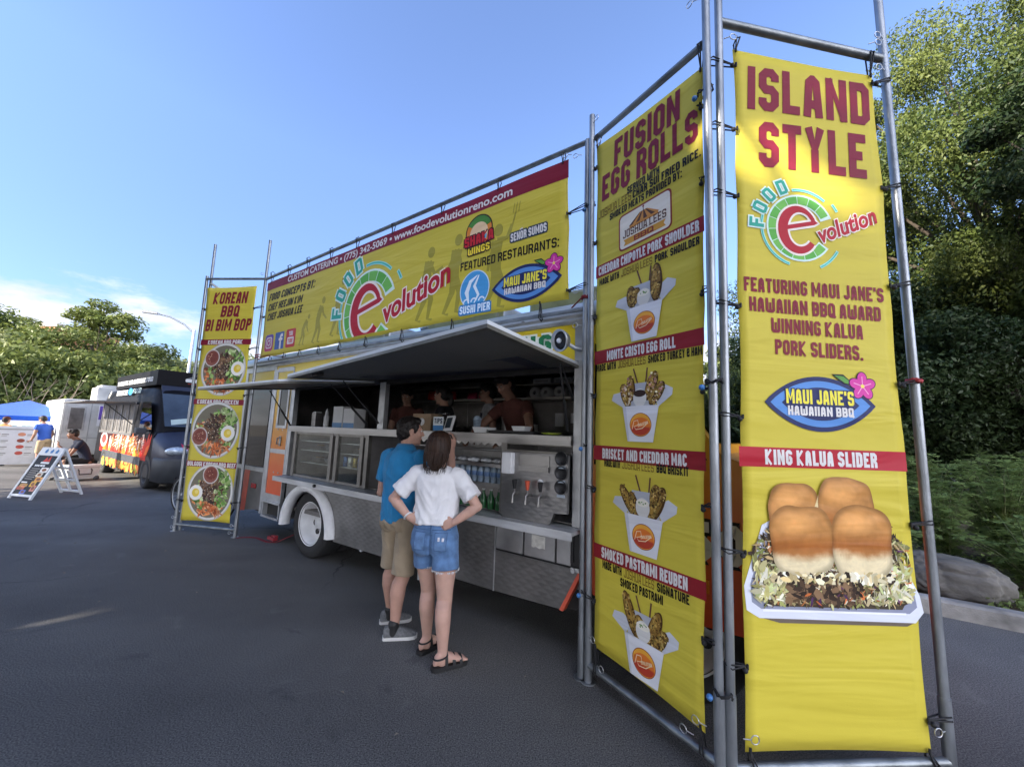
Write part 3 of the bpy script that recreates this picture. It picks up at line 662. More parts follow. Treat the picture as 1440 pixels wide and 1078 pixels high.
def make_tree(seed, H, R, base, n, leaf, lm, clumps=46, name='tree', lean=(0, 0), trunk_r=.2, flat=.62, cr=.30):
    """unit tree standing at the origin: trunk with limbs, crown of leaf clumps between base and H"""
    rng = np.random.default_rng(seed); rnd = random.Random(seed)
    cz = (H + base) / 2; hz = (H - base) / 2; C_ = []; Rd = []
    for i in range(clumps):
        for _ in range(60):
            p = np.array([rnd.gauss(0, 1), rnd.gauss(0, 1), rnd.gauss(0, 1)]); p /= np.linalg.norm(p); p *= rnd.random() ** .28
            if p[2] < -.75: continue
            taper = 1.0 if p[2] < 0 else (1 - .35 * p[2])
            c = np.array([p[0] * R * taper, p[1] * R * taper, cz + p[2] * hz * .95]); break
        C_.append(c + np.array([lean[0], lean[1], 0]) * (c[2] / H)); q = R * cr * rnd.uniform(.6, 1.25); Rd.append([q, q, q * flat])
    C_ = np.array(C_); Rd = np.array(Rd)
    V = leaf_cloud(C_, Rd, n, leaf, rng)
    t = MB(); tz = base + hz * .7
    tp_ = [Vector((0, 0, -.1))] + [Vector((lean[0] * f + .12 * rnd.uniform(-1, 1), lean[1] * f + .12 * rnd.uniform(-1, 1), tz * f)) for f in (.25, .5, .75, 1)]
    t.tube(tp_, [trunk_r * 1.35, trunk_r, trunk_r * .8, trunk_r * .6, trunk_r * .35], 9)
    for c in C_[::2]:
        f = max(.28, min(.95, (c[2] * .62) / tz)); k = f * 4; i = min(3, int(k)); s_ = tp_[i].lerp(tp_[i + 1], k - i); e = Vector(c); m = s_.lerp(e, .5) + Vector((0, 0, .08 * R))
        t.tube([s_, m, e], [trunk_r * .32, trunk_r * .2, trunk_r * .06], 5)
    return t.mesh('trunk'), quads_mesh('crown', V), lm
_tree_cache = {}
def tree(key, spec, loc, label, group=None, sc=(1, 1, 1), rz=0., name='tree'):
    if key not in _tree_cache:
        tm, cm, lm = make_tree(**spec); tm.materials.append(M_BARK); cm.materials.append(lm); _tree_cache[key] = (tm, cm)
    tm, cm = _tree_cache[key]
    t = thing(name, label, 'tree', loc, rz, group); t.scale = sc
    for nm, me in (('trunk', tm), ('crown', cm)):
        o = bpy.data.objects.new(nm, me); COL.objects.link(o); o.parent = t
    return t
def at(px, D):
    """ground point at distance D under a column of the photograph"""
    d = _F + _R * ((px - 720) / F_PX) + _U * (-(600 - 539) / F_PX); h = Vector((d.x, d.y, 0)).normalized(); return Vector((h.x * D, h.y * D, 0))
FA = dict(seed=11, H=10, R=4.2, base=.4, n=17000, leaf=.14, lm=L_FAR, clumps=60, trunk_r=.22)
FB = dict(seed=12, H=9, R=4.6, base=.6, n=15000, leaf=.15, lm=L_FAR2, clumps=60, trunk_r=.2)
FC_ = dict(seed=13, H=12, R=4.0, base=.6, n=18000, leaf=.14, lm=L_FAR, clumps=54, trunk_r=.24)
far = [('a', FA, -95, 40, .85, 'deep green tree at the far left edge behind the blue canopy'), ('b', FB, -20, 37, .72, 'pale green tree behind the blue canopy, leftmost with a wide low crown'),
       ('c', FC_, 4, 46, .74, 'tall tree with a ragged top left of the brick building'), ('b', FB, 62, 44, .68, 'low pale green tree under the brick building roof'),
       ('c', FC_, 120, 38, .80, 'tallest dark green tree with a knobbly top above the white trailer'), ('a', FA, 165, 47, .84, 'green tree behind the black van roof sign'),
       ('b', FB, 205, 42, .80, 'pale green tree left of the street lamp arm'), ('b', FB, 268, 45, .82, 'pale tree behind the street lamp pole'),
       ('a', FA, 350, 44, .80, 'tree seen in the gap between the narrow left banner and the long banner'), ('a', FA, 455, 40, .8, 'green tree beyond the kerb hidden behind the food truck roof'),
       ('b', FB, 690, 30, .62, 'low pale tree beyond the kerb behind the food truck'), ('c', FC_, 1010, 25, .58, 'green tree seen between the two tall scaffold poles'),
       ('a', FA, 1130, 21, .66, 'dark tree behind the island banner')]
for i, (k, sp, px, D, sc, lb) in enumerate(far):
    tree('far' + k, sp, at(px, D), lb, 'trees beyond the lot', (sc * 1.25, sc * 1.25, sc), i * 1.3)
# the big trees at the right, beyond the kerb
NA = dict(seed=21, H=11.5, R=4.3, base=2.2, n=190000, leaf=.045, lm=L_NEAR, clumps=95, trunk_r=.26, cr=.24)
tree('near', NA, (12.3, 9.4, 0), 'tall sunlit broadleaf tree filling the upper right corner', 'trees right of the banners', (.88, .88, 1.2))
ND_ = dict(seed=22, H=7.5, R=3.6, base=.5, n=110000, leaf=.048, lm=L_DARK, clumps=80, trunk_r=.2, cr=.28)
tree('dark', ND_, (8.9, 11.4, 0), 'dark dense tree low behind the right-hand scaffold pole', 'trees right of the banners', (1, 1, 1), .4)
tree('dark', ND_, (13.2, 9.5, 0), 'dark tree with low branches at the right edge above the shrubs', 'trees right of the banners', (1.05, 1.05, 1.1), 2.1)
tree('dark', ND_, (16.5, 16, 0), 'dark tree farthest back at the right edge', 'trees right of the banners', (1.3, 1.3, 1.2), 4.1)
NB = dict(seed=23, H=9.0, R=2.2, base=5.5, n=30000, leaf=.05, lm=L_DARK, clumps=26, trunk_r=.16, lean=(-1.4, 0.2))
tree('over', NB, (10.9, 5.3, 0), 'overhanging dark leafy branch tip in the top right corner', 'trees right of the banners')
DKB = dict(seed=25, H=3.4, R=2.6, base=.02, n=30000, leaf=.05, lm=L_DARK, clumps=46, trunk_r=.08)
for i, (x, y, k, lb) in enumerate(((6.6, 12.6, 1.1, 'dark bush low behind the island banner frame'), (9.6, 12.6, 1.2, 'dark bush behind the narrow leafy spires'), (12.2, 11.6, 1.25, 'dark bush at the back of the bed near the right edge'), (14.6, 9.4, 1.2, 'dark bush at the right edge beyond the shrubs'), (4.2, 11.8, 1.0, 'dark bush behind the truck cab'), (13.5, 14.5, 1.6, 'large dark bush farthest back at the right'))):
    tree('darkbush', DKB, (x, y, 0), lb, 'dark bushes behind the bed', (k, k, k), i * 1.7)
# park trees behind the photographer: their shade lies over the whole pitch, with a few gaps that let the sun through
def pix_ground(px, py):
    d = _F + _R * ((px - 720) / F_PX) - _U * ((py - 539) / F_PX); return Vector((0, 0, CAM_H)) + d * (-CAM_H / d.z)
GAPS = [(pix_ground(100, 878), .62), (Vector((7.2, 6.2, .3)), .6), (Vector((8.4, 6.8, .3)), .5), (Vector((6.2, 5.6, .6)), .5)]
_vert = (Vector((0, 0, 1)) - _sdir * _sdir.z).normalized()
SH = dict(seed=31, H=11.2, R=4.3, base=1.8, n=22000, leaf=.20, lm=L_NEAR, clumps=90, trunk_r=.26, cr=.32, flat=.85)
lat = Vector((-.60, .80, 0)); sd_ = Vector((.80, .60, 0))
for i, (wl, dd, sc) in enumerate(((-6.0, -9, 1.05), (-.4, -9.6, 1.2), (4.4, -10.4, 1.12), (9.4, -11.0, 1.0), (-11.5, -8, 1.0), (1.9, -14.0, 1.42), (7.0, -14.5, 1.25), (-1.6, -18.5, 1.55), (3.6, -19.0, 1.55), (.3, -23.5, 1.8))):
    sp = dict(SH); sp['seed'] = 31 + i; tm, cm, lm = make_tree(**sp); loc = lat * wl + sd_ * dd
    n = len(cm.vertices); co = np.empty(n * 3, np.float32); cm.vertices.foreach_get('co', co); co = co.reshape(-1, 4, 3) * sc; c = co.mean(axis=1) + np.array(loc); keep = np.ones(len(c), bool)
    for g_, r_ in GAPS:
        v = c - np.array(g_); t = v @ np.array(_sdir); e_ = v - t[:, None] * np.array(_sdir); e_ = e_ + (e_ @ np.array(_vert))[:, None] * np.array(_vert) * 1.3; keep &= np.linalg.norm(e_, axis=1) > r_
    cm = quads_mesh('crown', co[keep].reshape(-1, 3)); tm.materials.append(M_BARK); cm.materials.append(lm)
    t = thing('tree', 'leafy shade tree standing behind the photographer', 'tree', loc, 0, 'shade trees behind the viewpoint')
    for nm, me in (('trunk', tm), ('crown', cm)): o = bpy.data.objects.new(nm, me); COL.objects.link(o); o.parent = t

# ------------------------------------------------------------------ brick building, street lamp
bb = thing('brick_building', 'orange brick building top with white parapet showing above the far trees', 'building', at(34, 95), atan2(UD.y, UD.x) + .5)
q = MB(); q.box((-2.4, 0, 0), (2.4, 9, 15.6)); q.build('wall', mat('orange_brick', (.42, .20, .10), .9, var=.2, vscale=3, bump=.3, bscale=40), bb)
q = MB(); q.box((-2.6, -.2, 15.6), (2.6, 9.2, 16.1)); q.build('parapet', mat('pale_stone', (.55, .5, .45), .85), bb)
for zz in (2, 6, 10):
    for xx in (-1.2, 1.2):
        q = MB(); q.box((xx - .7, -.06, zz), (xx + .7, -.003, zz + 1.8)); q.build('window', mat('dark_pane', (.03, .035, .04), .15), bb)
lp = thing('street_lamp', 'grey street lamp with one curved arm rising behind the black van', 'street lamp', at(254, 30), 0)
M_GALV = mat('galvanised_steel', (.50, .53, .56), .42, .85, var=.28, vscale=14, bump=.12, bscale=90)
q = MB(); q.cyl((0, 0, 0), (0, 0, 7.1), .11, .07, 10); q.build('pole', M_GALV, lp)
ax = Vector((-.86, -.5, 0))
q = MB(); q.tube([Vector((0, 0, 6.9)), ax * .5 + Vector((0, 0, 7.35)), ax * 1.2 + Vector((0, 0, 7.7)), ax * 1.9 + Vector((0, 0, 7.8))], .045, 8); q.build('arm', M_GALV, lp)
q = MB(); q.obox(ax * 2.1 + Vector((0, 0, 7.79)), ax, Vector((.5, -.86, 0)), (0, 0, 1), .33, .11, .06); q.build('lamp_head', mat('lamp_grey', (.5, .5, .5), .5), lp)

# ------------------------------------------------------------------ boulder, shrubs, ground cover
def rock(name, loc, sx, sy, sz, seed, rz=0):
    bm = bmesh.new(); bmesh.ops.create_icosphere(bm, subdivisions=6, radius=1)
    for v in bm.verts:
        p = v.co; k = 1 + .26 * noise.noise(p * 1.3 + Vector((seed, 0, 0))) + .08 * (abs(noise.noise(p * 3 + Vector((0, seed, 0)))) - .2) + .03 * noise.noise(p * 7) + .012 * noise.noise(p * 18)
        q = Vector((math.copysign(abs(p.x) ** .7, p.x), math.copysign(abs(p.y) ** .7, p.y), math.copysign(abs(p.z) ** .75, p.z))) * k
        v.co = Vector((q.x * sx, q.y * sy, q.z * sz))
    me = bpy.data.meshes.new(name); bm.to_mesh(me); bm.free(); me.polygons.foreach_set('use_smooth', [True] * len(me.polygons)); me.materials.append(M_ROCK)
    o = bpy.data.objects.new(name, me); COL.objects.link(o); o.location = loc; o.rotation_euler = (0, .06, rz); return o
tag(rock('boulder', (4.84, 4.50, .25), .41, .28, .24, 2.0, TRZ), 'long grey boulder lying on the bed behind the kerb', 'boulder')
def sapling(seed, h, spread, stems, nl, lsize):
    """many-stemmed young growth with feathered leaves on arching stems"""
    rng = np.random.default_rng(seed); rnd = random.Random(seed); t = MB(); V = []
    for i in range(stems):
        a = rnd.uniform(0, 2 * pi); l = h * rnd.uniform(.55, 1.0); out_ = spread * rnd.uniform(.15, 1); P = []
        for k in range(7):
            f = k / 6; P.append(Vector((cos(a) * out_ * f ** 1.6, sin(a) * out_ * f ** 1.6, l * (f - .22 * f ** 3 * (out_ / spread)))))
        t.tube(P, [.012, .011, .009, .008, .006, .004, .002], 4)
        for k in range(nl):
            f = .12 + .88 * rnd.random(); j = min(5, int(f * 6)); p = P[j].lerp(P[j + 1], f * 6 - j)
            b = rnd.uniform(0, 2 * pi); fr = lsize * rnd.uniform(2, 4.2) * (1.1 - .6 * f); d = Vector((cos(b), sin(b), rnd.uniform(-.25, .45))).normalized(); sdv = d.cross(Vector((0, 0, 1))).normalized(); upv = sdv.cross(d)
            for u in range(1, 6):
                for sg in (-1, 1):
                    c = p + d * fr * u / 5 - upv * (-.0) + Vector((0, 0, -.10 * fr * (u / 5) ** 2)); L_ = lsize * rnd.uniform(.7, 1.2); dl = (sdv * sg * .85 + d * .5 + Vector((0, 0, rnd.uniform(-.3, .2)))).normalized(); wv = d.cross(dl).cross(dl).normalized() * L_ * .2
                    V += [c, c + dl * L_ * .5 + wv, c + dl * L_, c + dl * L_ * .5 - wv]
    return t.mesh('stem'), quads_mesh('foliage', np.array([tuple(v) for v in V]))
M_STEM = mat('green_stem', (.10, .12, .05), .8)
_sap = {}
def shrub(key, args, loc, label, sc=1., rz=0.):
    if key not in _sap:
        a, b = sapling(*args); a.materials.append(M_STEM); b.materials.append(L_SHRUB); _sap[key] = (a, b)
    t = thing('shrub', label, 'shrub', loc, rz, 'shrubs behind the kerb'); t.scale = (sc, sc, sc)
    for nm, me in zip(('stem', 'foliage'), _sap[key]):
        o = bpy.data.objects.new(nm, me); COL.objects.link(o); o.parent = t
SA = (41, 1.55, .75, 15, 26, .075); SB = (42, 1.0, .9, 18, 24, .07); SC_ = (43, 2.0, .28, 6, 60, .07)
for key, a, x, y, k, rz_, lb in (('A', SA, 5.35, 4.95, .85, 0, 'light green feathery shrub right behind the grey boulder'), ('B', SB, 5.75, 4.45, 1.0, 1, 'low arching shrub right of the grey boulder spilling towards the kerb'),
        ('B', SB, 6.5, 4.5, 1.1, 2, 'low arching shrub at the right edge above the kerb'), ('A', SA, 5.75, 5.55, 1.0, 5, 'feathery shrub nearest the right scaffold pole'), ('A', SA, 6.5, 5.3, 1.0, 2, 'feathery shrub in the front row of the bed at the right edge'),
        ('A', SA, 7.2, 5.7, 1.1, 3, 'tall feathery shrub cut by the right edge of the picture'), ('C', SC_, 6.45, 6.15, .86, 0, 'tall narrow leafy spire beside the right scaffold pole'), ('C', SC_, 7.25, 6.2, .86, 1, 'tall narrow leafy spire in the middle of the three'),
        ('C', SC_, 8.0, 6.35, .88, 3, 'tall narrow leafy spire nearest the right edge'), ('A', SA, 6.95, 6.6, 1.05, 1, 'feathery shrub behind the narrow leafy spires'), ('A', SA, 8.3, 6.9, 1.1, 4, 'feathery shrub in the back row at the right edge'),
        ('A', SA, 6.1, 6.6, 1.0, 6, 'feathery shrub half hidden by the right scaffold pole'), ('B', SB, 4.7, 5.3, 1.0, 3, 'low shrub half hidden by the island banner'), ('A', SA, 3.9, 7.6, 1.1, 4, 'feathery shrub behind the truck hood')):
    shrub(key, a, (x, y, .1), lb, k, rz_)
rng = np.random.default_rng(5); V = []
nn = 5200; ss = rng.uniform(-1, 16, nn); ee = .2 + rng.random(nn) ** 1.6 * 12
keep = np.array([noise.noise(Vector((float(a) * .6, float(b) * .6, 9))) > -.05 for a, b in zip(ss, ee)])
cen = np.array([tuple(tw(float(a), bedz(float(a), float(b)) + .03, KD - .155 - float(b))) for a, b in zip(ss[keep], ee[keep])])
gc = quads_mesh('ground_cover', leaf_cloud(cen, np.full((len(cen), 3), .07), 26000, .035, rng, .8)); gc.materials.append(L_SHRUB)
go = bpy.data.objects.new('ground_cover', gc); COL.objects.link(go); tag(go, kind='stuff', label='low weeds growing over the dirt bed', cat='plants')
# dry bare twigs left of the far canopy
q = MB(); r_ = random.Random(8)
for k in range(46):
    a = Vector((r_.uniform(-1.2, 1.2), r_.uniform(-.6, .6), 0)); P = [a]; d = Vector((r_.uniform(-.7, .7), r_.uniform(-.3, .3), 1)).normalized()
    for j in range(5): d = (d + Vector((r_.uniform(-.35, .35), r_.uniform(-.2, .2), -.05))).normalized(); P.append(P[-1] + d * .75)
    q.tube(P, [.035, .03, .024, .016, .01, .004], 4)
tt = q.build('dead_bush', mat('dry_wood', (.34, .27, .20), .95, var=.25)); tt.location = at(-8, 27); tag(tt, 'bare dead bush of pale twigs left of the blue canopy', 'bush')
# scraps on the asphalt
q = MB(); r_ = random.Random(12)
for k in range(150):
    x, y = r_.uniform(-9, 4), r_.uniform(1.2, 9); s_ = r_.uniform(.006, .02); a = r_.random() * pi; c_, n_ = cos(a) * s_, sin(a) * s_
    if (Vector((x, y, 0)) - TO).dot(ND) < .1: continue
    q.add([(x - c_, y - n_, .004), (x + n_ * .4, y - c_ * .4, .010), (x + c_, y + n_, .006), (x - n_ * .4, y + c_ * .4, .012)], [(0, 1, 2, 3)])
tag(q.build('leaf_litter', mat('dry_leaf', (.24, .20, .15), .9, var=.3, vscale=30)), 'tiny dry leaf scraps scattered on the asphalt', 'litter', kind='stuff')
# ================================================================== scaffold frames and banners
def ray(px, py): return _F + _R * ((px - 720) / F_PX) - _U * ((py - 539) / F_PX)
def gnd(px, py, z=0.):
    d = ray(px, py); t = (z - CAM_H) / d.z; return Vector((0, 0, CAM_H)) + d * t
P_C = gnd(1016, 1076, .11); P_R = gnd(1336, 1070, .11); P_M = gnd(823, 930, .11); P_LI = gnd(330, 755); P_LO = gnd(245, 746)
for p in (P_C, P_R, P_M): p.z = 0
M_POLE = mat('galvanised_pole', (.29, .31, .33), .40, .8, var=.35, vscale=9, bump=.15, bscale=120, stretch=(1, 1, .35))
M_RAIL = mat('steel_rail', (.24, .26, .27), .42, .8, var=.3, vscale=9, bump=.12, bscale=120)
M_CORD = mat('black_cord', (.012, .012, .014), .7, var=.2)
M_BALLB = mat('blue_ball', (.05, .18, .45), .4, var=.1)
M_WIRE = mat('pin_wire', (.55, .56, .57), .3, .9, var=.1)
M_STRAP = mat('red_strap', (.22, .012, .02), .75, var=.3, vscale=30)
PR = .022
def local(a, b): return atan2((b - a).y, (b - a).x)
def pole(q, x, z0, z1, y=0., lean=(0, 0), r=PR):
    """tube with its lower sleeve joint and foot"""
    q.cyl((x, y, z0), (x + lean[0], y + lean[1], z1), r, r, 14)
def ringpin(par, x, y, z, sx=1):
    q = MB()
    q.tube([(x, y, z), (x + sx * .03, y - .012, z + .004)], .003, 5)
    q.tube([Vector((x + sx * .05 + .02 * cos(a), y - .014, z + .004 + .02 * sin(a))) for a in [2 * pi * k / 10 for k in range(10)]], .0028, 5, closed=True)
    q.build('ring_pin', M_WIRE, par)

class Banner:
    def __init__(s, t, quad, seed, amp=.007, m=None):
        s.t = t; s.q = quad; s.seed = seed; s.amp = amp; s.m = m or printed('banner_print'); s.y0 = 0.0
    def disp(s, x, z):
        a = noise.noise(Vector((x * 1.1 + s.seed, z * .8, 0))) * s.amp * 1.6 + noise.noise(Vector((x * 1.6 + z * 1.3 + s.seed, z * 1.2 - x * .9, 3))) * s.amp * .5
        return a
    def map(s, p): return Vector((p.x, p.y + s.y0 + s.disp(p.x, p.z), p.z))
    def pt(s, u, v):
        (ax, az), (bx, bz), (cx, cz), (dx, dz) = s.q     # BL BR TR TL
        x = (ax * (1 - u) + bx * u) * (1 - v) + (dx * (1 - u) + cx * u) * v; z = (az * (1 - u) + bz * u) * (1 - v) + (dz * (1 - u) + cz * u) * v; return x, z
    def cloth(s, nu, nv, ties_v=5, ties_u=1):
        V = []; F = []; col = lin(YEL); K = (nu + 1) * (nv + 1); W = abs(s.q[1][0] - s.q[0][0])
        for side in (0, 1):
            for j in range(nv + 1):
                for i in range(nu + 1):
                    u, v = i / nu, j / nv; x, z = s.pt(u, v)
                    sc = .010 * abs(sin(pi * v * ties_v)) * (2 * u - 1) ** 3; x -= sc
                    z -= .010 * abs(sin(pi * u * ties_u)) * (2 * v - 1) ** 3
                    V.append((x, s.y0 + s.disp(x, z) + side * .0016, z))
            for j in range(nv):
                for i in range(nu):
                    a = side * K + j * (nu + 1) + i; f = (a, a + 1, a + nu + 2, a + nu + 1); F.append(f if side == 0 else f[::-1])
        edge = [i for i in range(nu)] ; per = list(range(nu + 1)) + [j * (nu + 1) + nu for j in range(1, nv + 1)] + [nv * (nu + 1) + i for i in range(nu - 1, -1, -1)] + [j * (nu + 1) for j in range(nv - 1, 0, -1)]
        for k in range(len(per)): a, b = per[k], per[(k + 1) % len(per)]; F.append((b, a, a + K, b + K))
        me = bpy.data.meshes.new('cloth'); me.from_pydata(V, [], F); ca = me.color_attributes.new('ink', 'FLOAT_COLOR', 'CORNER')
        ca.data.foreach_set('color', [*col, 1.0] * len(me.loops)); me.polygons.foreach_set('use_smooth', [True] * len(me.polygons)); me.materials.append(s.m)
        o = bpy.data.objects.new('cloth', me); COL.objects.link(o); o.parent = s.t; return o
    def P(s): return Print(s.map)
    def ties(s, left, right, top, bot, xl, xr, zt, zb):
        """elastic ball cords from the grommets to the poles"""
        def cord(a, b, ball=True, r=.028):
            q = MB(); a = Vector(a); b = Vector(b); d = (b - a).normalized()
            x, y, d = frame_of(d, (0, 0, 1) if abs(d.z) < .8 else (1, 0, 0)); w_ = frame_of((0, 1, 0), d)[0]
            up = Vector((0, 1, 0)).cross(d)
            pts = [a] + [b + Vector((0, -r, 0)) + up * .006, b + d * r * .9, b + Vector((0, r, 0)), b - d * r * .2 + Vector((0, r, 0)) * .8] + [a + Vector((0, .012, 0))]
            q.tube(pts, .0042, 6)
            q.tube([a, b + Vector((0, -r, 0)) - up * .014, b + d * r], .0038, 6)
            q.tube([a + Vector((0, -.006, .012)), a + Vector((0, -.006, -.012))], .006, 6)
            if ball: q.ball(a + (b - a) * .18 + Vector((0, -.012, -.016)), .013, seg=10, rg=7)
            q.build('bungee_cord', M_CORD, s.t)
        for v in left: x, z = s.pt(0, v); cord((x + .012, s.y0 - .004, z), (xl, 0, z + .012))
        for v in right: x, z = s.pt(1, v); cord((x - .012, s.y0 - .004, z), (xr, 0, z + .012))
        for u in top: x, z = s.pt(u, 1); cord((x, s.y0 - .004, z - .012), (x + .01, 0, zt), False)
        for u in bot: x, z = s.pt(u, 0); cord((x, s.y0 - .004, z + .012), (x + .01, 0, zb), False)

def frame_thing(name, label, a, b, group='scaffold frames holding the banners'):
    return thing(name, label, 'scaffold frame', a, local(a, b), group)
# ---- frame and banner at the far left
fk = frame_thing('scaffold', 'narrow steel pipe frame holding the left-most banner behind the truck', P_LO, P_LI); Lk = (P_LI - P_LO).length
for x, y, z1, ln in ((0, 0, 3.98, -.05), (.03, .055, 4.55, -.07), (Lk, 0, 4.52, 0.0)):
    q = MB(); pole(q, x, 0, z1, y, (ln, 0), .021); q.cyl((x, y, .0), (x, y, .30), .025, .025, 14); q.cyl((x, y, 0), (x, y, .006), .05, .05, 12); q.build('pole', M_POLE, fk)
q = MB(); q.cyl((-.05, -.01, 3.93), (Lk, -.01, 3.88), .019, .019, 12); q.build('top_rail', M_RAIL, fk)
q = MB(); q.cyl((.0, 0, .10), (Lk, 0, .10), .019, .019, 12); q.build('bottom_rail', M_RAIL, fk)
q = MB(); q.bar((.0, .03, 3.87), (.22, .25, 3.70), .03, .03); q.build('brace', M_RAIL, fk)
for x, z in ((.03, .06), (Lk - .02, .06), (.03, .2), (Lk, .16), (Lk, 3.95)): ringpin(fk, x, -.02, z, -1)
tk = thing('banner', 'narrow yellow banner titled KOREAN BBQ BI BIM BOP with three food bowls', 'banner', P_LO, local(P_LO, P_LI), 'yellow menu banners')
B = Banner(tk, [(.085, .16), (.963, .185), (.932, 3.774), (-.01, 3.78)], 1.7); B.cloth(14, 44)
p = B.P(); p.block('KOREAN', .135, .775, 3.50, .19, RED, shear=.12); p.block('BBQ', .31, .65, 3.285, .185, RED, shear=.10); p.block('BI BIM BOP', .045, .90, 3.06, .19, RED, shear=.10); p.build('title_lettering', B.m, tk)
for (z0, z1, x0, x1, tx, a, b_) in ((2.835, 2.925, -.005, .95, 'KOREAN BBQ PORK', .14, .80), (1.897, 1.982, .03, .955, 'KOREAN BBQ CHICKEN', .10, .86), (.957, 1.045, .055, .96, 'BULGOGI KOREAN BBQ BEEF', .075, .945)):
    p = B.P(); p.rect(x0, z0, x1, z1, RED, 0); p.block(tx, a, b_, z0 + .010, .066, WHT, 1, T=.2); p.build('dish_stripe', B.m, tk)
for cx, cz, r, sa, eg in ((.50, 2.45, .415, (-.55, .42), (.66, .02)), (.50, 1.515, .43, (-.62, -.25), (.55, -.10)), (.55, .60, .41, (-.05, .62), (-.6, -.05))):
    p = B.P(); bowl(p, cx, cz, r, sa, eg); p.build('food_picture', B.m, tk, cut=.06)
B.ties([.08, .3, .52, .72, .9], [.08, .3, .52, .72, .9], [], [], -.01, Lk, 3.88, .10)

# ---- the long banner over the truck
Ll = (P_M - P_LI).length
fl = frame_thing('scaffold', 'long horizontal steel pipe frame above the food truck', P_LI, P_M)
q = MB(); pole(q, Ll - .03, 0, 3.99, 0, (0, 0)); q.cyl((Ll - .03, 0, 0), (Ll - .03, 0, .32), .026, .026, 14); q.cyl((Ll - .03, 0, 0), (Ll - .03, 0, .006), .05, .05, 12); q.build('pole', M_POLE, fl)
q = MB(); q.cyl((.02, 0, 3.875), (Ll - .02, 0, 3.975), .021, .021, 12); q.build('top_rail', M_RAIL, fl)
q = MB(); q.cyl((.05, 0, 2.545), (Ll - .05, 0, 2.585), .018, .018, 12); q.build('bottom_rail', M_RAIL, fl)
for x, z in ((Ll - .07, 3.86), (Ll - .16, 3.9), (Ll - .05, 2.72), (Ll - .05, 2.45)): ringpin(fl, x, -.02, z, -1)
q = MB(); q.tube([(Ll - .03 + .03 * cos(a), .03 * sin(a), 2.66 + .02 * (k % 2)) for k, a in enumerate([i * .7 for i in range(28)])], .008, 5)
q.tube([(Ll - .03, -.03, 2.68), (Ll - .25, .10, 2.60), (Ll - .5, .3, 2.56)], .006, 5); q.build('lashing_strap', M_STRAP, fl)
q = MB(); q.tube([(.03 + .03 * cos(a), .03 * sin(a), 2.60 + .004 * i) for i, a in enumerate([k * .7 for k in range(24)])], .008, 5); q.tube([(.03, -.03, 2.62), (.4, -.02, 2.63), (.7, .1, 2.60)], .006, 5); q.build('lashing_strap', M_STRAP, fl)
tl = thing('banner', 'long yellow banner with a red top stripe hung across the food truck roof', 'banner', P_LI, local(P_LI, P_M), 'yellow menu banners')
B = Banner(tl, [(.129, 2.60), (5.234, 2.684), (5.212, 3.886), (.105, 3.79)], 5.1, .012); B.cloth(60, 16, 2, 9)
p = B.P(); p.poly([(.106, 3.655), (5.214, 3.722), (5.212, 3.884), (.105, 3.787)], RED, 0)
p.font('CUSTOM CATERING • (775) 342-5069 • www.foodevolutionreno.com', .72, 4.66, 3.692, .082, WHT, 1, bold=.022, rot=.0145); p.build('contact_stripe', B.m, tl)
p = B.P()
p.block('FOOD CONCEPTS BY:', .215, 1.46, 3.475, .115, BLK, shear=.25, T=.2); p.block('CHEF HEEJIN KIM', .215, 1.165, 3.318, .11, BLK, shear=.25); p.block('CHEF JOSHUA LEE', .215, 1.19, 3.168, .11, BLK, shear=.25)
p.block('FEATURED RESTAURANTS:', 4.08, 5.135, 3.148, .085, BLK, T=.17, ch=.5, wd=.58, rot=.0); p.build('lettering', B.m, tl)
def icon(cx, kind):
    p = B.P(); cz = 2.82 + (cx - .36) * .02; a = .125; h = .125
    if kind == 'camera':
        p.rrect(cx - a, cz - h, cx + a, cz + h, .05, '#8f4a9a', 1); p.P[-1] = (p.P[-1][0], p.P[-1][1], [lin('#b8456e') if q[1] < cz else lin('#6c4fa5') for q in p.P[-1][0]], 1)
        p.rrect(cx - .085, cz - .085, cx + .085, cz + .085, .035, WHT, 1.6); p.rrect(cx - .067, cz - .067, cx + .067, cz + .067, .025, '#a5487f', 2.0)
        p.ell(cx, cz, .046, .046, WHT, 2.4, 20); p.ell(cx, cz, .030, .030, '#a5487f', 2.8, 20); p.ell(cx + .045, cz + .045, .010, .010, WHT, 2.8, 10)
    elif kind == 'f':
        p.rect(cx - a, cz - h, cx + a, cz + h, '#3f5f9f', 1); p.line([(cx + .09, cz + .075), (cx + .045, cz + .075), (cx + .03, cz + .055), (cx + .03, cz - h)], .045, WHT, 1.8, .3); p.rect(cx - .02, cz + .0, cx + .085, cz + .036, WHT, 1.9)
    else:
        p.rrect(cx - a, cz - h * 1.05, cx + a, cz + h * 1.05, .03, '#c23a3f', 1); p.block('YOU', cx - .05, cx + .05, cz + .035, .065, WHT, 1.8, ch=.3); p.rrect(cx - .085, cz - .085, cx + .085, cz + .015, .02, WHT, 1.6); p.block('TUBE', cx - .065, cx + .065, cz - .068, .06, '#c23a3f', 2.0)
    p.build('social_icon', B.m, tl)
icon(.36, 'camera'); icon(.665, 'f'); icon(.97, 't')
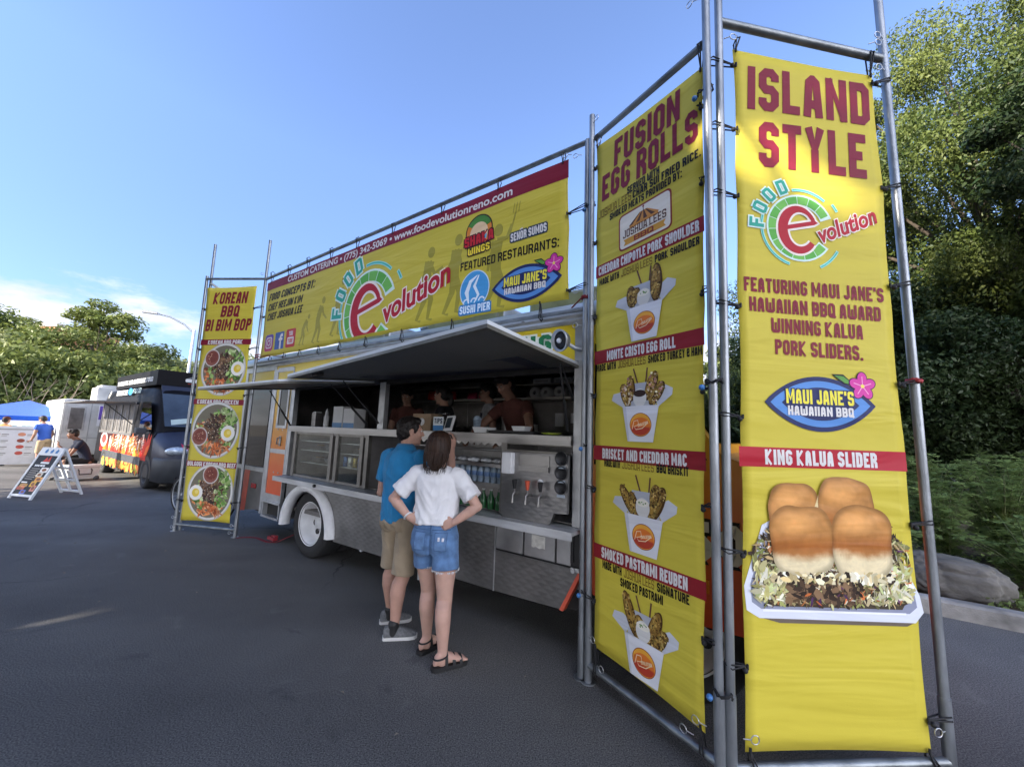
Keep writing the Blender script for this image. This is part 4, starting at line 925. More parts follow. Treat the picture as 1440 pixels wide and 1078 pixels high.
# pale walking figures growing taller to the right
def walker(cx, z0, h, stoop, arms):
    p = B.P(); c = '#a3993c'; L = .2
    hip = (cx, z0 + .48 * h); sh = (cx + stoop * h * .45, z0 + .80 * h - stoop * .2 * h); hd = (sh[0] + stoop * .12 * h + .01, sh[1] + .12 * h)
    for lg, (kx, fx) in enumerate(((.10, .06), (-.02, -.14))):
        p.pen([hip, (cx + kx * h, z0 + .26 * h), (cx + fx * h, z0 + .02 * h), (cx + (fx + .08) * h, z0)], [.12 * h, .09 * h, .05 * h, .035 * h], c, L + .2 * lg)
    p.pen([(hip[0], hip[1] - .03 * h), ((hip[0] + sh[0]) / 2 - .01, (hip[1] + sh[1]) / 2), sh], [.15 * h, .15 * h, .17 * h], c, L + .4)
    p.ell(hd[0], hd[1], .062 * h, .075 * h, c, L + .6, 16)
    for k, ar in enumerate(arms): p.pen([sh, (sh[0] + ar[0] * h, sh[1] + ar[1] * h), (sh[0] + ar[2] * h, sh[1] + ar[3] * h)], [.07 * h, .055 * h, .035 * h], c, L + .8 + .2 * k)
    if arms[0][3] > .1:
        x, z = sh[0] + arms[0][2] * h, sh[1] + arms[0][3] * h; p.line([(x - .02, z - .1), (x + .04, z + .10)], .018, c, L + 1.2)
        for k in (-.03, 0, .03): p.line([(x + .04 + k, z + .10), (x + .055 + k, z + .19)], .009, c, L + 1.2)
    p.P = [(a, b, c_, l_ * .3) for a, b, c_, l_ in p.P]; p.build('walking_figure', B.m, tl)
walker(1.27, 2.70, .46, .45, [(.02, -.2, .12, -.36)]); walker(1.62, 2.70, .64, .25, [(.08, -.18, .2, -.28)]); walker(2.05, 2.75, .78, .18, [(.1, -.2, .22, -.3)])
walker(3.62, 2.72, .80, .08, [(.10, -.18, .24, -.12), (-.1, -.2, -.06, -.34)]); walker(4.0, 2.74, .82, .05, [(.08, -.2, .2, -.2), (-.1, -.18, -.08, -.34)]); walker(4.50, 2.72, .80, .02, [(.14, .0, .2, .14), (-.1, -.2, -.12, -.34)])
p = B.P(); swirl_logo(p, 2.68, 2.98, .46, 3.02, 4.02, .30); p.build('logo', B.m, tl, clip=(Vector((0, 0, 2.645)), Vector((-.0165, 0, 1))))
# keep the ring on the sheet: the banner is cut at its lower hem
p = B.P(); cx, cz = 4.285, 3.51
p.ell(cx, cz, .165, .165, '#3a2a22', 1, 40); p.ell(cx, cz, .152, .152, '#e08a35', 1.4, 40); p.arc(cx, cz, .0, .152, 20, 150, '#4f8a3c', 1.7, 20); p.arc(cx, cz - .02, .0, .11, 0, 360, '#e9c9a0', 2.0, 24); p.arc(cx, cz - .05, 0, .10, 180, 360, '#6fb0cf', 2.3, 16)
p.block('SHAKA', cx - .17, cx + .18, cz - .135, .10, '#c2262c', 3.2, rot=.05, outline=('#4a1216', .012)); p.block('WINGS', cx - .12, cx + .14, cz - .225, .072, '#f0d53a', 3.2, rot=.04, outline=('#2a1a12', .012)); p.build('logo', B.m, tl)
p = B.P(); p.block('SEÑOR SUMOS'.replace('Ñ', 'N'), 4.66, 5.02, 3.30, .075, WHT, 2.2, rot=.03, outline=('#33404f', .012)); p.line([(4.755, 3.392), (4.785, 3.398)], .012, WHT, 2.4); p.build('logo', B.m, tl)
p = B.P(); cx, cz = 4.265, 2.94
p.ell(cx, cz, .175, .185, '#cfe6f5', 1, 44); p.ell(cx, cz, .165, .175, '#4d9fd8', 1.4, 44)
p.pen([(cx - .06, cz - .13), (cx - .09, cz - .02), (cx - .05, cz + .08), (cx + .03, cz + .13)], [.012, .05, .04, .008], '#e6f3fb', 1.8); p.pen([(cx + .0, cz - .14), (cx + .05, cz - .06), (cx + .0, cz + .03), (cx + .05, cz + .13)], [.008, .03, .035, .01], '#e6f3fb', 1.9)
for k in range(3): p.arc(cx - .09 + k * .09, cz - .12, .025, .04, 20, 180, '#e6f3fb', 2.0, 8)
p.block('SUSHI PIER', cx - .165, cx + .19, cz - .225, .078, '#dff0fb', 2.6, T=.2, outline=('#2a7fc0', .014)); p.build('logo', B.m, tl)
p = B.P(); jane_logo(p, 4.47, 5.17, 2.895, .165); p.build('logo', B.m, tl)
B.ties([.55], [.06, .6], [.02, .12, .22, .33, .44, .57, .72, .86, .99], [.06, .14, .22, .31, .4, .5, .62, .76, .95], .03, Ll - .03, 3.93, 2.56)

# ---- the angled banner by the truck's front
Lf = (P_C - P_M).length
ff = frame_thing('scaffold', 'tall steel pipe frame holding the angled egg roll banner', P_M, P_C)
for x, y, z1, ln, sl in ((.030, 0, 4.16, 0, .34), (Lf - .012, 0, 4.75, .06, .42)):
    q = MB(); pole(q, x, 0, z1, y, (ln, -.02)); q.cyl((x, y, 0), (x + ln * .08, y, sl), .026, .026, 14); q.cyl((x, y, 0), (x, y, .006), .05, .05, 12); q.build('pole', M_POLE, ff)
q = MB(); q.cyl((.05, 0, 3.955), (Lf + .03, 0, 3.945), .022, .022, 12); q.build('top_rail', M_RAIL, ff)
q = MB(); q.cyl((.02, 0, .11), (Lf - .01, 0, .11), .022, .022, 12); q.build('bottom_rail', M_RAIL, ff)
for x, z, sx in ((.06, .30, 1), (.14, .16, 1), (Lf - .06, .25, -1), (Lf - .13, .17, -1), (Lf, 4.25, -1), (.08, 3.86, 1), (.05, 4.08, 1)): ringpin(ff, x, -.024, z, sx)
for x in (.0, Lf + .0):
    for z in ((3.4, 1.55, .55) if x == 0 else (3.62, 1.92, .42)):
        q = MB(); q.tube([(x + .045 * cos(a) + (.0 if x == 0 else .012), .032 * sin(a), z + .012 * (k % 3)) for k, a in enumerate([i * .75 for i in range(18)])], .0045, 5); q.ball((x - .03, -.04, z - .02), .016, seg=10, rg=7, mi=1); q.build('bungee_wrap', [M_CORD, M_BALLB], ff)
tf = thing('banner', 'tall angled yellow banner titled FUSION EGG ROLLS with four take-out boxes', 'banner', P_M, local(P_M, P_C), 'yellow menu banners')
B = Banner(tf, [(.088, .247), (.874, .201), (.962, 3.800), (.062, 3.874)], 9.3); B.cloth(14, 50)
p = B.P(); p.block('FUSION', .245, .800, 3.595, .205, RED, shear=-.0, rot=-.035, T=.2); p.block('EGG ROLLS', .125, .915, 3.378, .205, RED, rot=-.02, T=.2); p.build('title_lettering', B.m, tf)
p = B.P(); p.block('SERVED WITH', .375, .645, 3.305, .055, BLK); p.block('JOSHUA LEES', .095, .41, 3.25, .062, '#6b4a1c', 1, T=.11, serif=True, wd=.6, gap=.16); p.block('CHAR SUI FRIED RICE.', .425, .93, 3.248, .055, BLK); p.block('SMOKED MEATS PROVIDED BY:', .21, .805, 3.188, .052, BLK)
for nm, z, x0, x1, a, b_ in (('PORK SHOULDER', 2.722, .11, .905, .60, .905), ('SMOKED TURKEY & HAM', 2.085, .085, .905, .545, .905), ('BBQ BRISKIT', 1.425, .175, .81, .60, .81)):
    n0 = x0 + .21 if nm != 'BBQ BRISKIT' else x0 + .16
    p.block('MADE WITH', x0, n0 - .02, z, .05, BLK); p.block('JOSHUA LEES', n0, a - .02, z, .05, '#6b4a1c', 1, T=.11, serif=True, wd=.6, gap=.16); p.block(nm, a, b_, z, .05, BLK)
p.block('MADE WITH', .165, .33, .765, .05, BLK); p.block('JOSHUA LEES', .35, .575, .765, .05, '#6b4a1c', 1, T=.11, serif=True, wd=.6, gap=.16); p.block('SIGNATURE', .595, .80, .763, .05, BLK); p.block('SMOKED PASTRAMI', .32, .635, .703, .05, BLK)
p.build('lettering', B.m, tf)
p = B.P(); x0, x1, z0, z1 = .298, .732, 2.905, 3.17
p.rrect(x0, z0, x1, z1, .035, '#8f3b2c', .3); p.rrect(x0 + .012, z0 + .012, x1 - .012, z1 - .012, .028, '#ece3d3', .7); cx = (x0 + x1) / 2
for k in range(8):
    a = -1 + k * .25; p.poly([(cx + a * .125, z0 + .155), (cx + (a + .25) * .125, z0 + .155), (cx + (a + .25) * .03, z0 + .215), (cx + a * .03, z0 + .215)], '#c98a3f' if k % 2 else '#5b3a26', 1.1)
p.line([(cx, z0 + .21), (cx, z0 + .24)], .006, '#5b3a26', 1.2); p.ell(cx, z0 + .243, .008, .008, '#8f3b2c', 1.4, 10); p.rect(cx - .118, z0 + .135, cx + .118, z0 + .155, '#c98a3f', 1.1)
p.block('JOSHUA LEES', x0 + .04, x1 - .04, z0 + .085, .055, '#5b2f1d', 1.8, T=.15, serif=True, wd=.6, gap=.14); p.poly([(x0 + .045, z0 + .03), (x1 - .045, z0 + .03), (x1 - .06, z0 + .052), (x1 - .045, z0 + .075), (x0 + .045, z0 + .075), (x0 + .06, z0 + .052)], '#d29a3c', 1.4); p.block('BBQ', cx - .08, cx + .08, z0 + .033, .038, '#8f3b2c', 2.0, T=.22, wd=.9); p.build('logo', B.m, tf)
for z0, z1, tx, a, b_, x0, x1 in ((2.787, 2.882, 'CHEDDAR CHIPOTLE PORK SHOULDER', .10, .905, .072, .936), (2.138, 2.236, 'MONTE CRISTO EGG ROLL', .19, .74, .062, .920), (1.463, 1.563, 'BRISKET AND CHEDDAR MAC', .155, .80, .068, .911), (.816, .908, 'SMOKED PASTRAMI REUBEN', .155, .79, .078, .895)):
    p = B.P(); p.rect(x0, z0, x1, z1, '#8f222a', 0); p.block(tx, a, b_, z0 + .014, .068, WHT, 1, T=.22); p.build('dish_stripe', B.m, tf)
for i, (cx, z0, z1) in enumerate(((.505, 2.245, 2.72), (.475, 1.60, 2.065), (.49, .935, 1.395), (.49, .245, .69))):
    p = B.P(); rice_box(p, cx, z0, z1, random.Random(60 + i), i); p.build('food_picture', B.m, tf, cut=.06)
B.ties([.08, .28, .46, .62, .78, .95], [.12, .30, .47, .62, .80, .93], [.02, .98], [.02, .97], .030, Lf - .012, 3.95, .11)

# ---- the banner facing the camera
Li_ = (P_R - P_C).length
fi = frame_thing('scaffold', 'nearest tall steel pipe frame holding the island style banner at the right', P_C, P_R)
for x, y, z1, ln, sl in ((.040, -.004, 4.75, .075, .42), (Li_, 0, 4.75, 0.0, .40)):
    q = MB(); pole(q, x, 0, z1, y, (ln, 0)); q.cyl((x, y, 0), (x + ln * .08, y, sl), .026, .026, 14); q.cyl((x, y, 0), (x, y, .006), .05, .05, 12); q.build('pole', M_POLE, fi)
q = MB(); q.cyl((.10, 0, 4.12), (Li_ - .02, 0, 3.985), .024, .024, 12); q.build('top_rail', M_RAIL, fi)
q = MB(); q.cyl((.05, 0, .10), (Li_ - .01, 0, .11), .022, .022, 12); q.build('bottom_rail', M_RAIL, fi)
for x, z, sx in ((.09, .24, 1), (Li_ - .04, .26, -1), (.12, 4.27, 1), (.12, 3.98, 1), (Li_ - .02, 4.10, -1), (Li_ - .12, 4.05, 1), (Li_ - .03, 3.88, -1)): ringpin(fi, x, -.024, z, sx)
q = MB(); q.tube([(Li_ + .03 * cos(a), .03 * sin(a), 1.98 + .008 * (k % 3)) for k, a in enumerate([i * .75 for i in range(20)])], .009, 5); q.build('red_tie', mat('red_rubber', (.35, .02, .02), .6), fi)
ti = thing('banner', 'tall yellow banner titled ISLAND STYLE with a large tray of sliders', 'banner', P_C, local(P_C, P_R), 'yellow menu banners')
B = Banner(ti, [(.115, .166), (1.064, .149), (1.07, 3.862), (.19, 3.945)], 13.9); B.cloth(16, 54)
p = B.P(); p.block('ISLAND', .262, 1.025, 3.555, .285, RED, rot=-.055, T=.2); p.block('STYLE', .315, .972, 3.195, .285, RED, rot=-.045, T=.2); p.build('title_lettering', B.m, ti)
p = B.P(); swirl_logo(p, .545, 2.835, .188, .672, 1.045, .40); p.build('logo', B.m, ti)
p = B.P()
for tx, a, b_, z in (("FEATURING MAUI JANE'S", .20, 1.02, 2.445), ('HAWAIIAN BBQ AWARD', .225, .995, 2.332), ('WINNING KALUA', .345, .88, 2.218), ('PORK SLIDERS.', .36, .87, 2.098)): p.block(tx, a, b_, z, .083, RED, rot=-.022, T=.2)
p.build('lettering', B.m, ti)
p = B.P(); jane_logo(p, .285, .918, 1.838, .148); p.build('logo', B.m, ti)
p = B.P(); p.rect(.135, 1.498, 1.066, 1.600, '#b02233', 0); p.block('KING KALUA SLIDER', .275, .90, 1.511, .078, WHT, 1, T=.22); p.build('dish_stripe', B.m, ti)
p = B.P(); buns(p, .613, 1.095, .475, .315); p.build('food_picture', B.m, ti, cut=.06)
B.ties([.10, .24, .42, .58, .75, .86, .97], [.04, .29, .49, .64, .8, .985], [.015, .98], [.02, .98], .048, Li_, 4.0, .11)
# ================================================================== the food truck
def paint_mat():
    """factory fade from yellow at the roof to red-orange at the sill"""
    m = bpy.data.materials.new('truck_paint'); m.use_nodes = True; t = m.node_tree; b = t.nodes['Principled BSDF']
    co = t.nodes.new('ShaderNodeTexCoord'); sp = t.nodes.new('ShaderNodeSeparateXYZ'); t.links.new(co.outputs['Object'], sp.inputs[0])
    mr = t.nodes.new('ShaderNodeMapRange'); mr.inputs[1].default_value = .5; mr.inputs[2].default_value = 2.3; t.links.new(sp.outputs[2], mr.inputs[0])
    n = t.nodes.new('ShaderNodeTexNoise'); n.inputs['Scale'].default_value = 5; n.inputs['Detail'].default_value = 5; t.links.new(co.outputs['Object'], n.inputs['Vector'])
    r = t.nodes.new('ShaderNodeValToRGB'); e = r.color_ramp.elements
    e[0].position = 0; e[0].color = (*lin('#d8502c'), 1); e[1].position = 1; e[1].color = (*lin('#e8cc2e'), 1)
    for p, c in ((.30, '#dd6a2b'), (.52, '#dd8d2a'), (.78, '#e0b030')): k = e.new(p); k.color = (*lin(c), 1)
    t.links.new(mr.outputs[0], r.inputs[0]); t.links.new(r.outputs[0], b.inputs['Base Color'])
    m2 = t.nodes.new('ShaderNodeMapRange'); m2.inputs[3].default_value = .25; m2.inputs[4].default_value = .5; t.links.new(n.outputs[0], m2.inputs[0]); t.links.new(m2.outputs[0], b.inputs['Roughness']); return m
M_PAINT = paint_mat()
def quilt_mat(name, col, rough, size=.085, depth=.35, dirt=.3):
    """stainless sheet pressed in a diamond pattern"""
    m = bpy.data.materials.new(name); m.use_nodes = True; t = m.node_tree; b = t.nodes['Principled BSDF']; b.inputs['Metallic'].default_value = .9
    co = t.nodes.new('ShaderNodeTexCoord'); hs = []
    for a in (28, -28):
        mp_ = t.nodes.new('ShaderNodeMapping'); mp_.inputs['Rotation'].default_value = (0, radians(a), 0); t.links.new(co.outputs['Object'], mp_.inputs[0])
        wv = t.nodes.new('ShaderNodeTexWave'); wv.wave_type = 'BANDS'; wv.bands_direction = 'Z'; wv.inputs['Scale'].default_value = .314 / size; wv.inputs['Distortion'].default_value = .5; t.links.new(mp_.outputs[0], wv.inputs['Vector']); hs.append(wv.outputs['Fac'])
    mm = t.nodes.new('ShaderNodeMath'); mm.operation = 'MINIMUM'; t.links.new(hs[0], mm.inputs[0]); t.links.new(hs[1], mm.inputs[1])
    bp = t.nodes.new('ShaderNodeBump'); bp.inputs['Strength'].default_value = depth; bp.inputs['Distance'].default_value = .01; t.links.new(mm.outputs[0], bp.inputs['Height']); t.links.new(bp.outputs[0], b.inputs['Normal'])
    n = t.nodes.new('ShaderNodeTexNoise'); n.inputs['Scale'].default_value = 3; n.inputs['Detail'].default_value = 7; n.inputs['Roughness'].default_value = .65; t.links.new(co.outputs['Object'], n.inputs['Vector'])
    r = t.nodes.new('ShaderNodeValToRGB'); r.color_ramp.elements[0].position = .35; r.color_ramp.elements[1].position = .68
    r.color_ramp.elements[0].color = (*[c * (1 - dirt) for c in col], 1); r.color_ramp.elements[1].color = (*col, 1); t.links.new(n.outputs[0], r.inputs[0]); t.links.new(r.outputs[0], b.inputs['Base Color'])
    m2 = t.nodes.new('ShaderNodeMapRange'); m2.inputs[3].default_value = rough * .75; m2.inputs[4].default_value = rough * 1.35; t.links.new(n.outputs[0], m2.inputs[0]); t.links.new(m2.outputs[0], b.inputs['Roughness']); return m
M_QUILT = quilt_mat('quilted_steel', (.27, .265, .26), .42, .055, .10, .3)
M_QUILTI = quilt_mat('quilted_lining', (.30, .295, .29), .38, .05, .10, .2)
M_STEEL = mat('stainless', (.30, .292, .28), .36, .9, var=.22, vscale=5, bump=.06, bscale=60, stretch=(.3, 1, 3))
M_ALU = mat('aluminium_trim', (.44, .45, .455), .42, .75, var=.2, vscale=6, bump=.05, bscale=80)
M_ROOF = mat('roof_alloy', (.66, .70, .74), .45, .3, var=.14, vscale=3, bump=.08, bscale=12)
M_WHT = mat('white_enamel', (.72, .73, .74), .38, 0, var=.10, vscale=9)
M_RUB = mat('tyre_rubber', (.018, .018, .019), .82, var=.35, vscale=14, bump=.35, bscale=70)
M_BLACK = mat('black_metal', (.012, .012, .013), .5, var=.2)
M_UNDER = mat('underside_grime', (.020, .019, .018), .9, var=.4)
M_INT = mat('dark_interior', (.17, .16, .15), .5, .3, var=.35, vscale=4)
M_REDP = mat('red_orange_paint', (.62, .10, .05), .4, var=.15)
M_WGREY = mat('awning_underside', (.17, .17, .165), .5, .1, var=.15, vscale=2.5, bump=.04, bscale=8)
M_NAVY = mat('dark_blue_board', (.035, .042, .07), .45, var=.2)
def glass_mat(name, tint, mixf, rough=.03):
    m = bpy.data.materials.new(name); m.use_nodes = True; t = m.node_tree; t.nodes.remove(t.nodes['Principled BSDF']); o = t.nodes['Material Output']
    tr = t.nodes.new('ShaderNodeBsdfTransparent'); tr.inputs[0].default_value = (*tint, 1); gl = t.nodes.new('ShaderNodeBsdfGlossy'); gl.inputs['Roughness'].default_value = rough
    fr = t.nodes.new('ShaderNodeLayerWeight'); pw = t.nodes.new('ShaderNodeMath'); pw.operation = 'POWER'; pw.inputs[1].default_value = 4; t.links.new(fr.outputs['Facing'], pw.inputs[0])
    ma = t.nodes.new('ShaderNodeMath'); ma.operation = 'MULTIPLY_ADD'; ma.inputs[1].default_value = .7; ma.inputs[2].default_value = mixf; ma.use_clamp = True; t.links.new(pw.outputs[0], ma.inputs[0])
    ms = t.nodes.new('ShaderNodeMixShader'); t.links.new(ma.outputs[0], ms.inputs[0]); t.links.new(tr.outputs[0], ms.inputs[1]); t.links.new(gl.outputs[0], ms.inputs[2]); t.links.new(ms.outputs[0], o.inputs[0]); return m
M_GLASS = glass_mat('clear_pane', (.85, .88, .86), .04)
M_DGLASS = glass_mat('tinted_pane', (.03, .035, .035), .03)
M_PRT = printed('flat_print', .5, 0)

TK = thing('food_truck', 'large food truck with quilted steel sides and two raised serving awnings', 'food truck', TO, TRZ)
def part(name, m, fn, parent=None):
    q = MB(); fn(q); return q.build(name, m, parent or TK)
# --- shell
def f(q):
    q.box((-7.25, .0, 2.205), (-1.27, .05, 2.50))
part('fascia', M_PAINT, f)
part('lintel', M_UNDER, lambda q: q.box((-5.66, .004, 2.12), (-1.335, .05, 2.203)))
def f(q):
    q.box((-1.335, -.012, .955), (-1.272, .05, 2.20)); q.box((-5.70, -.012, .955), (-5.62, .05, 2.20)); q.box((-3.74, -.005, 1.62), (-3.64, .05, 2.14)); q.box((-1.33, -.02, 2.20), (-1.262, .0, 2.515)); q.box((-7.27, -.015, 2.50), (-1.0, .06, 2.53))
    q.box((-6.30, -.012, .36), (-6.24, .05, 2.50)); q.box((-7.27, -.012, .36), (-7.19, .05, 2.5)); q.box((-7.19, -.013, .93), (-6.31, .05, .99)); q.box((-7.19, -.013, 2.44), (-6.31, .05, 2.5))
part('wall_frame', M_ALU, f)
part('corner_trim', mat('ochre_trim', (.42, .26, .08), .5, var=.3), lambda q: q.box((-1.268, -.008, .55), (-1.235, .05, 2.48)))
# roof with rolled edge
def f(q):
    prof = [(-.05, 2.53), (-.055, 2.57), (-.04, 2.62), (.0, 2.665), (.06, 2.69), (.15, 2.70), (2.25, 2.72), (2.36, 2.68), (2.40, 2.60), (2.40, 2.53)]
    R = [[Vector((x, y, z)) for y, z in prof] for x in (-7.3, -5.2, -3.0, -.95)]
    q.rings(R, 0, True, True)
roof = part('roof', M_ROOF, f)
def f(q):
    for x in (-6.6, -5.4, -4.2, -3.0, -1.8): q.cyl((x, -.06, 2.56), (x, -.045, 2.56), .016, .016, 10)
    q.box((-7.3, -.065, 2.535), (-.95, -.05, 2.555))
part('roof_rail', M_ALU, f, roof)
for x0, x1, y0, h in ((-5.6, -4.4, .55, .36), (-3.7, -2.5, .6, .34), (-2.1, -1.3, .5, .30)):
    u = part('roof_unit', M_ALU, lambda q: (q.box((x0, y0, 2.70), (x1, y0 + .9, 2.70 + h), 0, .03), q.box((x0 + .08, y0 - .02, 2.76), (x1 - .08, y0, 2.70 + h - .06))), roof)
# tank, cooking hood stack
part('vent_stack', M_GALV, lambda q: (q.cyl((-4.1, 1.1, 2.70), (-4.1, 1.1, 3.05), .14, .14, 18), q.cyl((-4.1, 1.1, 3.05), (-4.1, 1.1, 3.09), .2, .2, 18)), roof)
# --- inside
def f(q):
    q.box((-7.2, 2.30, .55), (-1.24, 2.36, 2.52)); q.box((-7.22, .06, .55), (-7.17, 2.30, 2.5)); q.box((-1.262, .06, .55), (-1.24, 2.30, 2.5)); q.box((-7.17, .06, 2.46), (-1.262, 2.30, 2.50)); q.box((-7.17, .06, .50), (-1.262, 2.3, .55))
part('interior', M_INT, f)
def f(q): q.box((-7.2, .75, .36), (.1, 2.3, .50)); q.box((-4.3, .045, .36), (-1.3, .75, .50)); q.box((-7.2, .045, .36), (-5.7, .75, .50)); q.box((-4.2, .5, .25), (-1.4, 1.9, .36)); q.box((-3.7, .10, .26), (-2.7, .5, .34))
part('chassis', M_UNDER, f)
for x, z in ((-4.02, .24), (-3.52, .23), (-3.05, .16)): part('drain_pipe', M_GALV, lambda q: q.cyl((x, .12, z), (x, .12, .36), .022, .022, 8))
# --- quilted skirt
sk = [(-5.62, .36), (-5.60, .93), (-2.045, .93), (-2.045, .335), (-4.395, .295), (-4.40, .40)]
arch = [(-4.985 + .58 * cos(radians(a)), .31 + .58 * sin(radians(a))) for a in range(8, 173, 8)]
def f(q):
    q.prism([(-2.049, .335), (-2.049, .93), (-5.60, .93), (-5.60, .40)] + arch[::-1] + [(-4.40, .30)], (0, .0, 0), (1, 0, 0), (0, 0, 1), (0, .03, 0))
part('skirt_panel', M_QUILT, f)
part('skirt_panel', M_QUILT, lambda q: q.prism([(-2.04, .335), (-1.43, .355), (-1.275, .655), (-2.04, .655)], (0, 0, 0), (1, 0, 0), (0, 0, 1), (0, .03, 0)))
part('angled_edge', M_REDP, lambda q: q.prism([(-1.428, .353), (-1.398, .350), (-1.245, .660), (-1.273, .658)], (0, -.012, 0), (1, 0, 0), (0, 0, 1), (0, .06, 0)))
part('skirt_trim', M_ALU, lambda q: (q.box((-2.049, -.006, .334), (-2.040, .02, .93)), q.box((-4.40, -.004, .285), (-1.43, .03, .297)) if False else None))
M_HATCH = mat('hatch_steel', (.40, .40, .40), .42, .85, var=.25, vscale=4, bump=.05, bscale=30)
for i, (x0, x1) in enumerate(((-2.032, -1.765), (-1.750, -1.475), (-1.460, -1.345))):
    h = part('hatch_door', M_HATCH, lambda q: q.box((x0, -.010, .674), (x1, .02, .915), 0, .006))
    if i == 1: part('paper_note', mat('paper', (.62, .61, .57), .9, var=.15, vscale=40), lambda q: q.prism([(x0 + .07, .755), (x0 + .085, .748), (x0 + .11, .757), (x0 + .14, .746), (x0 + .17, .755), (x0 + .19, .75), (x0 + .19, .84), (x0 + .07, .845)], (0, -.0125, 0), (1, 0, 0), (0, 0, 1), (0, .002, 0)), h)
part('hatch_recess', M_BLACK, lambda q: (q.box((-2.04, .006, .655), (-1.275, .03, .93)), q.box((-1.34, -.006, .70), (-1.325, .01, .90))))
part('latch', M_ALU, lambda q: (q.box((-1.335, -.03, .645), (-1.265, -.012, .672), 0, .004), q.cyl((-1.31, -.045, .655), (-1.31, -.02, .655), .016, .016, 10)))
# --- sill shelf
def f(q):
    q.box((-5.64, -.175, .925), (-1.255, -.0, .951)); q.box((-5.64, -.178, .895), (-1.255, -.172, .953)); q.box((-5.62, .0, .925), (-1.275, .08, .945))
part('sill_shelf', mat('sill_alloy', (.52, .53, .54), .42, .45, var=.25, vscale=7, bump=.05, bscale=50, stretch=(.3, 2, 2)), f)
part('shelf_lock', M_BLACK, lambda q: q.cyl((-4.58, -.20, .93), (-4.58, -.178, .93), .018, .018, 10))
# --- wheel
def wheel(par, x, y, z, r=.415, rim=M_WHT, dual=True):
    w_ = MB()
    for k, y0 in enumerate((0., .30) if dual else (0.,)):
        w_.lathe([(r * .60, .0), (r * .66, -.012), (r * .80, -.022), (r * .93, -.012), (r * .985, .015), (r, .05), (r * 1.0, .20), (r * .985, .235), (r * .93, .26), (r * .62, .25), (r * .60, .22)], (x, y + y0, z), (0, 1, 0), 56)
    t_ = w_.build('tyre', M_RUB, par)
    q = MB()
    q.lathe([(r * .61, -.004), (r * .63, -.012), (r * .655, -.004), (r * .60, .012), (r * .57, .03), (r * .55, .10), (r * .50, .15), (r * .47, .165), (r * .30, .165), (r * .27, .15), (r * .20, .148), (r * .18, .10), (r * .01, .095)], (x, y, z), (0, 1, 0), 48)
    rm = q.build('rim', rim, par)
    q = MB()
    for k in range(8):
        a = 2 * pi * k / 8 + .2; q.cyl((x + r * .385 * cos(a), y + .150, z + r * .385 * sin(a)), (x + r * .385 * cos(a), y + .170, z + r * .385 * sin(a)), r * .085, r * .085, 16)
    q.build('hand_hole', M_BLACK, rm)
    q = MB()
    for k in range(8):
        a = 2 * pi * k / 8; q.cyl((x + r * .235 * cos(a), y + .125, z + r * .235 * sin(a)), (x + r * .235 * cos(a), y + .16, z + r * .235 * sin(a)), r * .03, r * .03, 6)
    q.build('lug_nut', M_ALU, rm); return t_
W1 = thing('x', None, None); bpy.data.objects.remove(W1)
wheel(TK, -4.985, .035, .405)
wheel(TK, -.62, .10, .405, dual=False)
part('wheel_well', M_UNDER, lambda q: (q.box((-5.52, .66, .50), (-4.42, .70, .93)), q.box((-5.6, .70, .3), (-4.3, .74, 1.0))))
def f(q):
    prof = lambda a: [(.505, .03), (.51, -.055), (.545, -.085), (.595, -.075), (.625, -.02), (.625, .03)]
    R = []
    for a in range(0, 181, 6):
        ca, sa = cos(radians(a)), sin(radians(a)); rx = 1.0
        R.append([Vector((-4.985 + ca * r_ * .98, y, .33 + sa * r_ * .93)) for r_, y in prof(a)])
    q.rings(R, 0, True, True, False)
part('fender', M_WHT, f)
# --- rear corner: dark window, orange stripe, lamp, door, step
part('rear_window', M_DGLASS, lambda q: q.box((-7.185, .012, .995), (-6.315, .018, 2.435)))
part('rear_panel', mat('grey_panel', (.17, .165, .16), .5, .5, var=.25, vscale=4), lambda q: q.prism([(-7.19, .29), (-6.31, .40), (-6.31, .93), (-7.19, .93)], (0, .004, 0), (1, 0, 0), (0, 0, 1), (0, .03, 0)))
part('orange_stripe', M_REDP, lambda q: q.prism([(-6.98, .31), (-6.80, .33), (-6.76, .93), (-6.94, .93)], (0, .0, 0), (1, 0, 0), (0, 0, 1), (0, .003, 0)))
part('side_lamp', mat('red_lens', (.30, .02, .02), .25, var=.1), lambda q: q.box((-6.65, -.012, .68), (-6.50, .002, .75), 0, .006))
dr = part('door', M_PAINT, lambda q: q.box((-6.17, -.004, .66), (-5.72, .03, 2.42)))
part('door_frame', M_ALU, lambda q: (q.box((-6.235, -.014, .56), (-6.17, .03, 2.44)), q.box((-5.72, -.014, .56), (-5.705, .03, 2.44)), q.box((-6.17, -.014, .56), (-5.72, .03, .66)), q.box((-6.17, -.014, 2.40), (-5.72, .03, 2.46)), q.box((-6.17, -.008, 1.225), (-5.73, -.004, 1.285))), dr)
dw = part('window', M_DGLASS, lambda q: q.box((-6.02, -.010, 1.62), (-5.80, -.006, 2.25)), dr)
part('window_frame', M_ALU, lambda q: (q.box((-6.06, -.018, 1.58), (-5.76, -.004, 1.62)), q.box((-6.06, -.018, 2.25), (-5.76, -.004, 2.29)), q.box((-6.06, -.018, 1.62), (-6.02, -.004, 2.25)), q.box((-5.80, -.018, 1.62), (-5.76, -.004, 2.25))), dr)
part('handle', M_STEEL, lambda q: (q.box((-5.93, -.016, 1.33), (-5.88, -.004, 1.47), 0, .006), q.tube([(-5.905, -.016, 1.45), (-5.905, -.05, 1.44), (-5.905, -.05, 1.36), (-5.905, -.016, 1.35)], .009, 8)), dr)
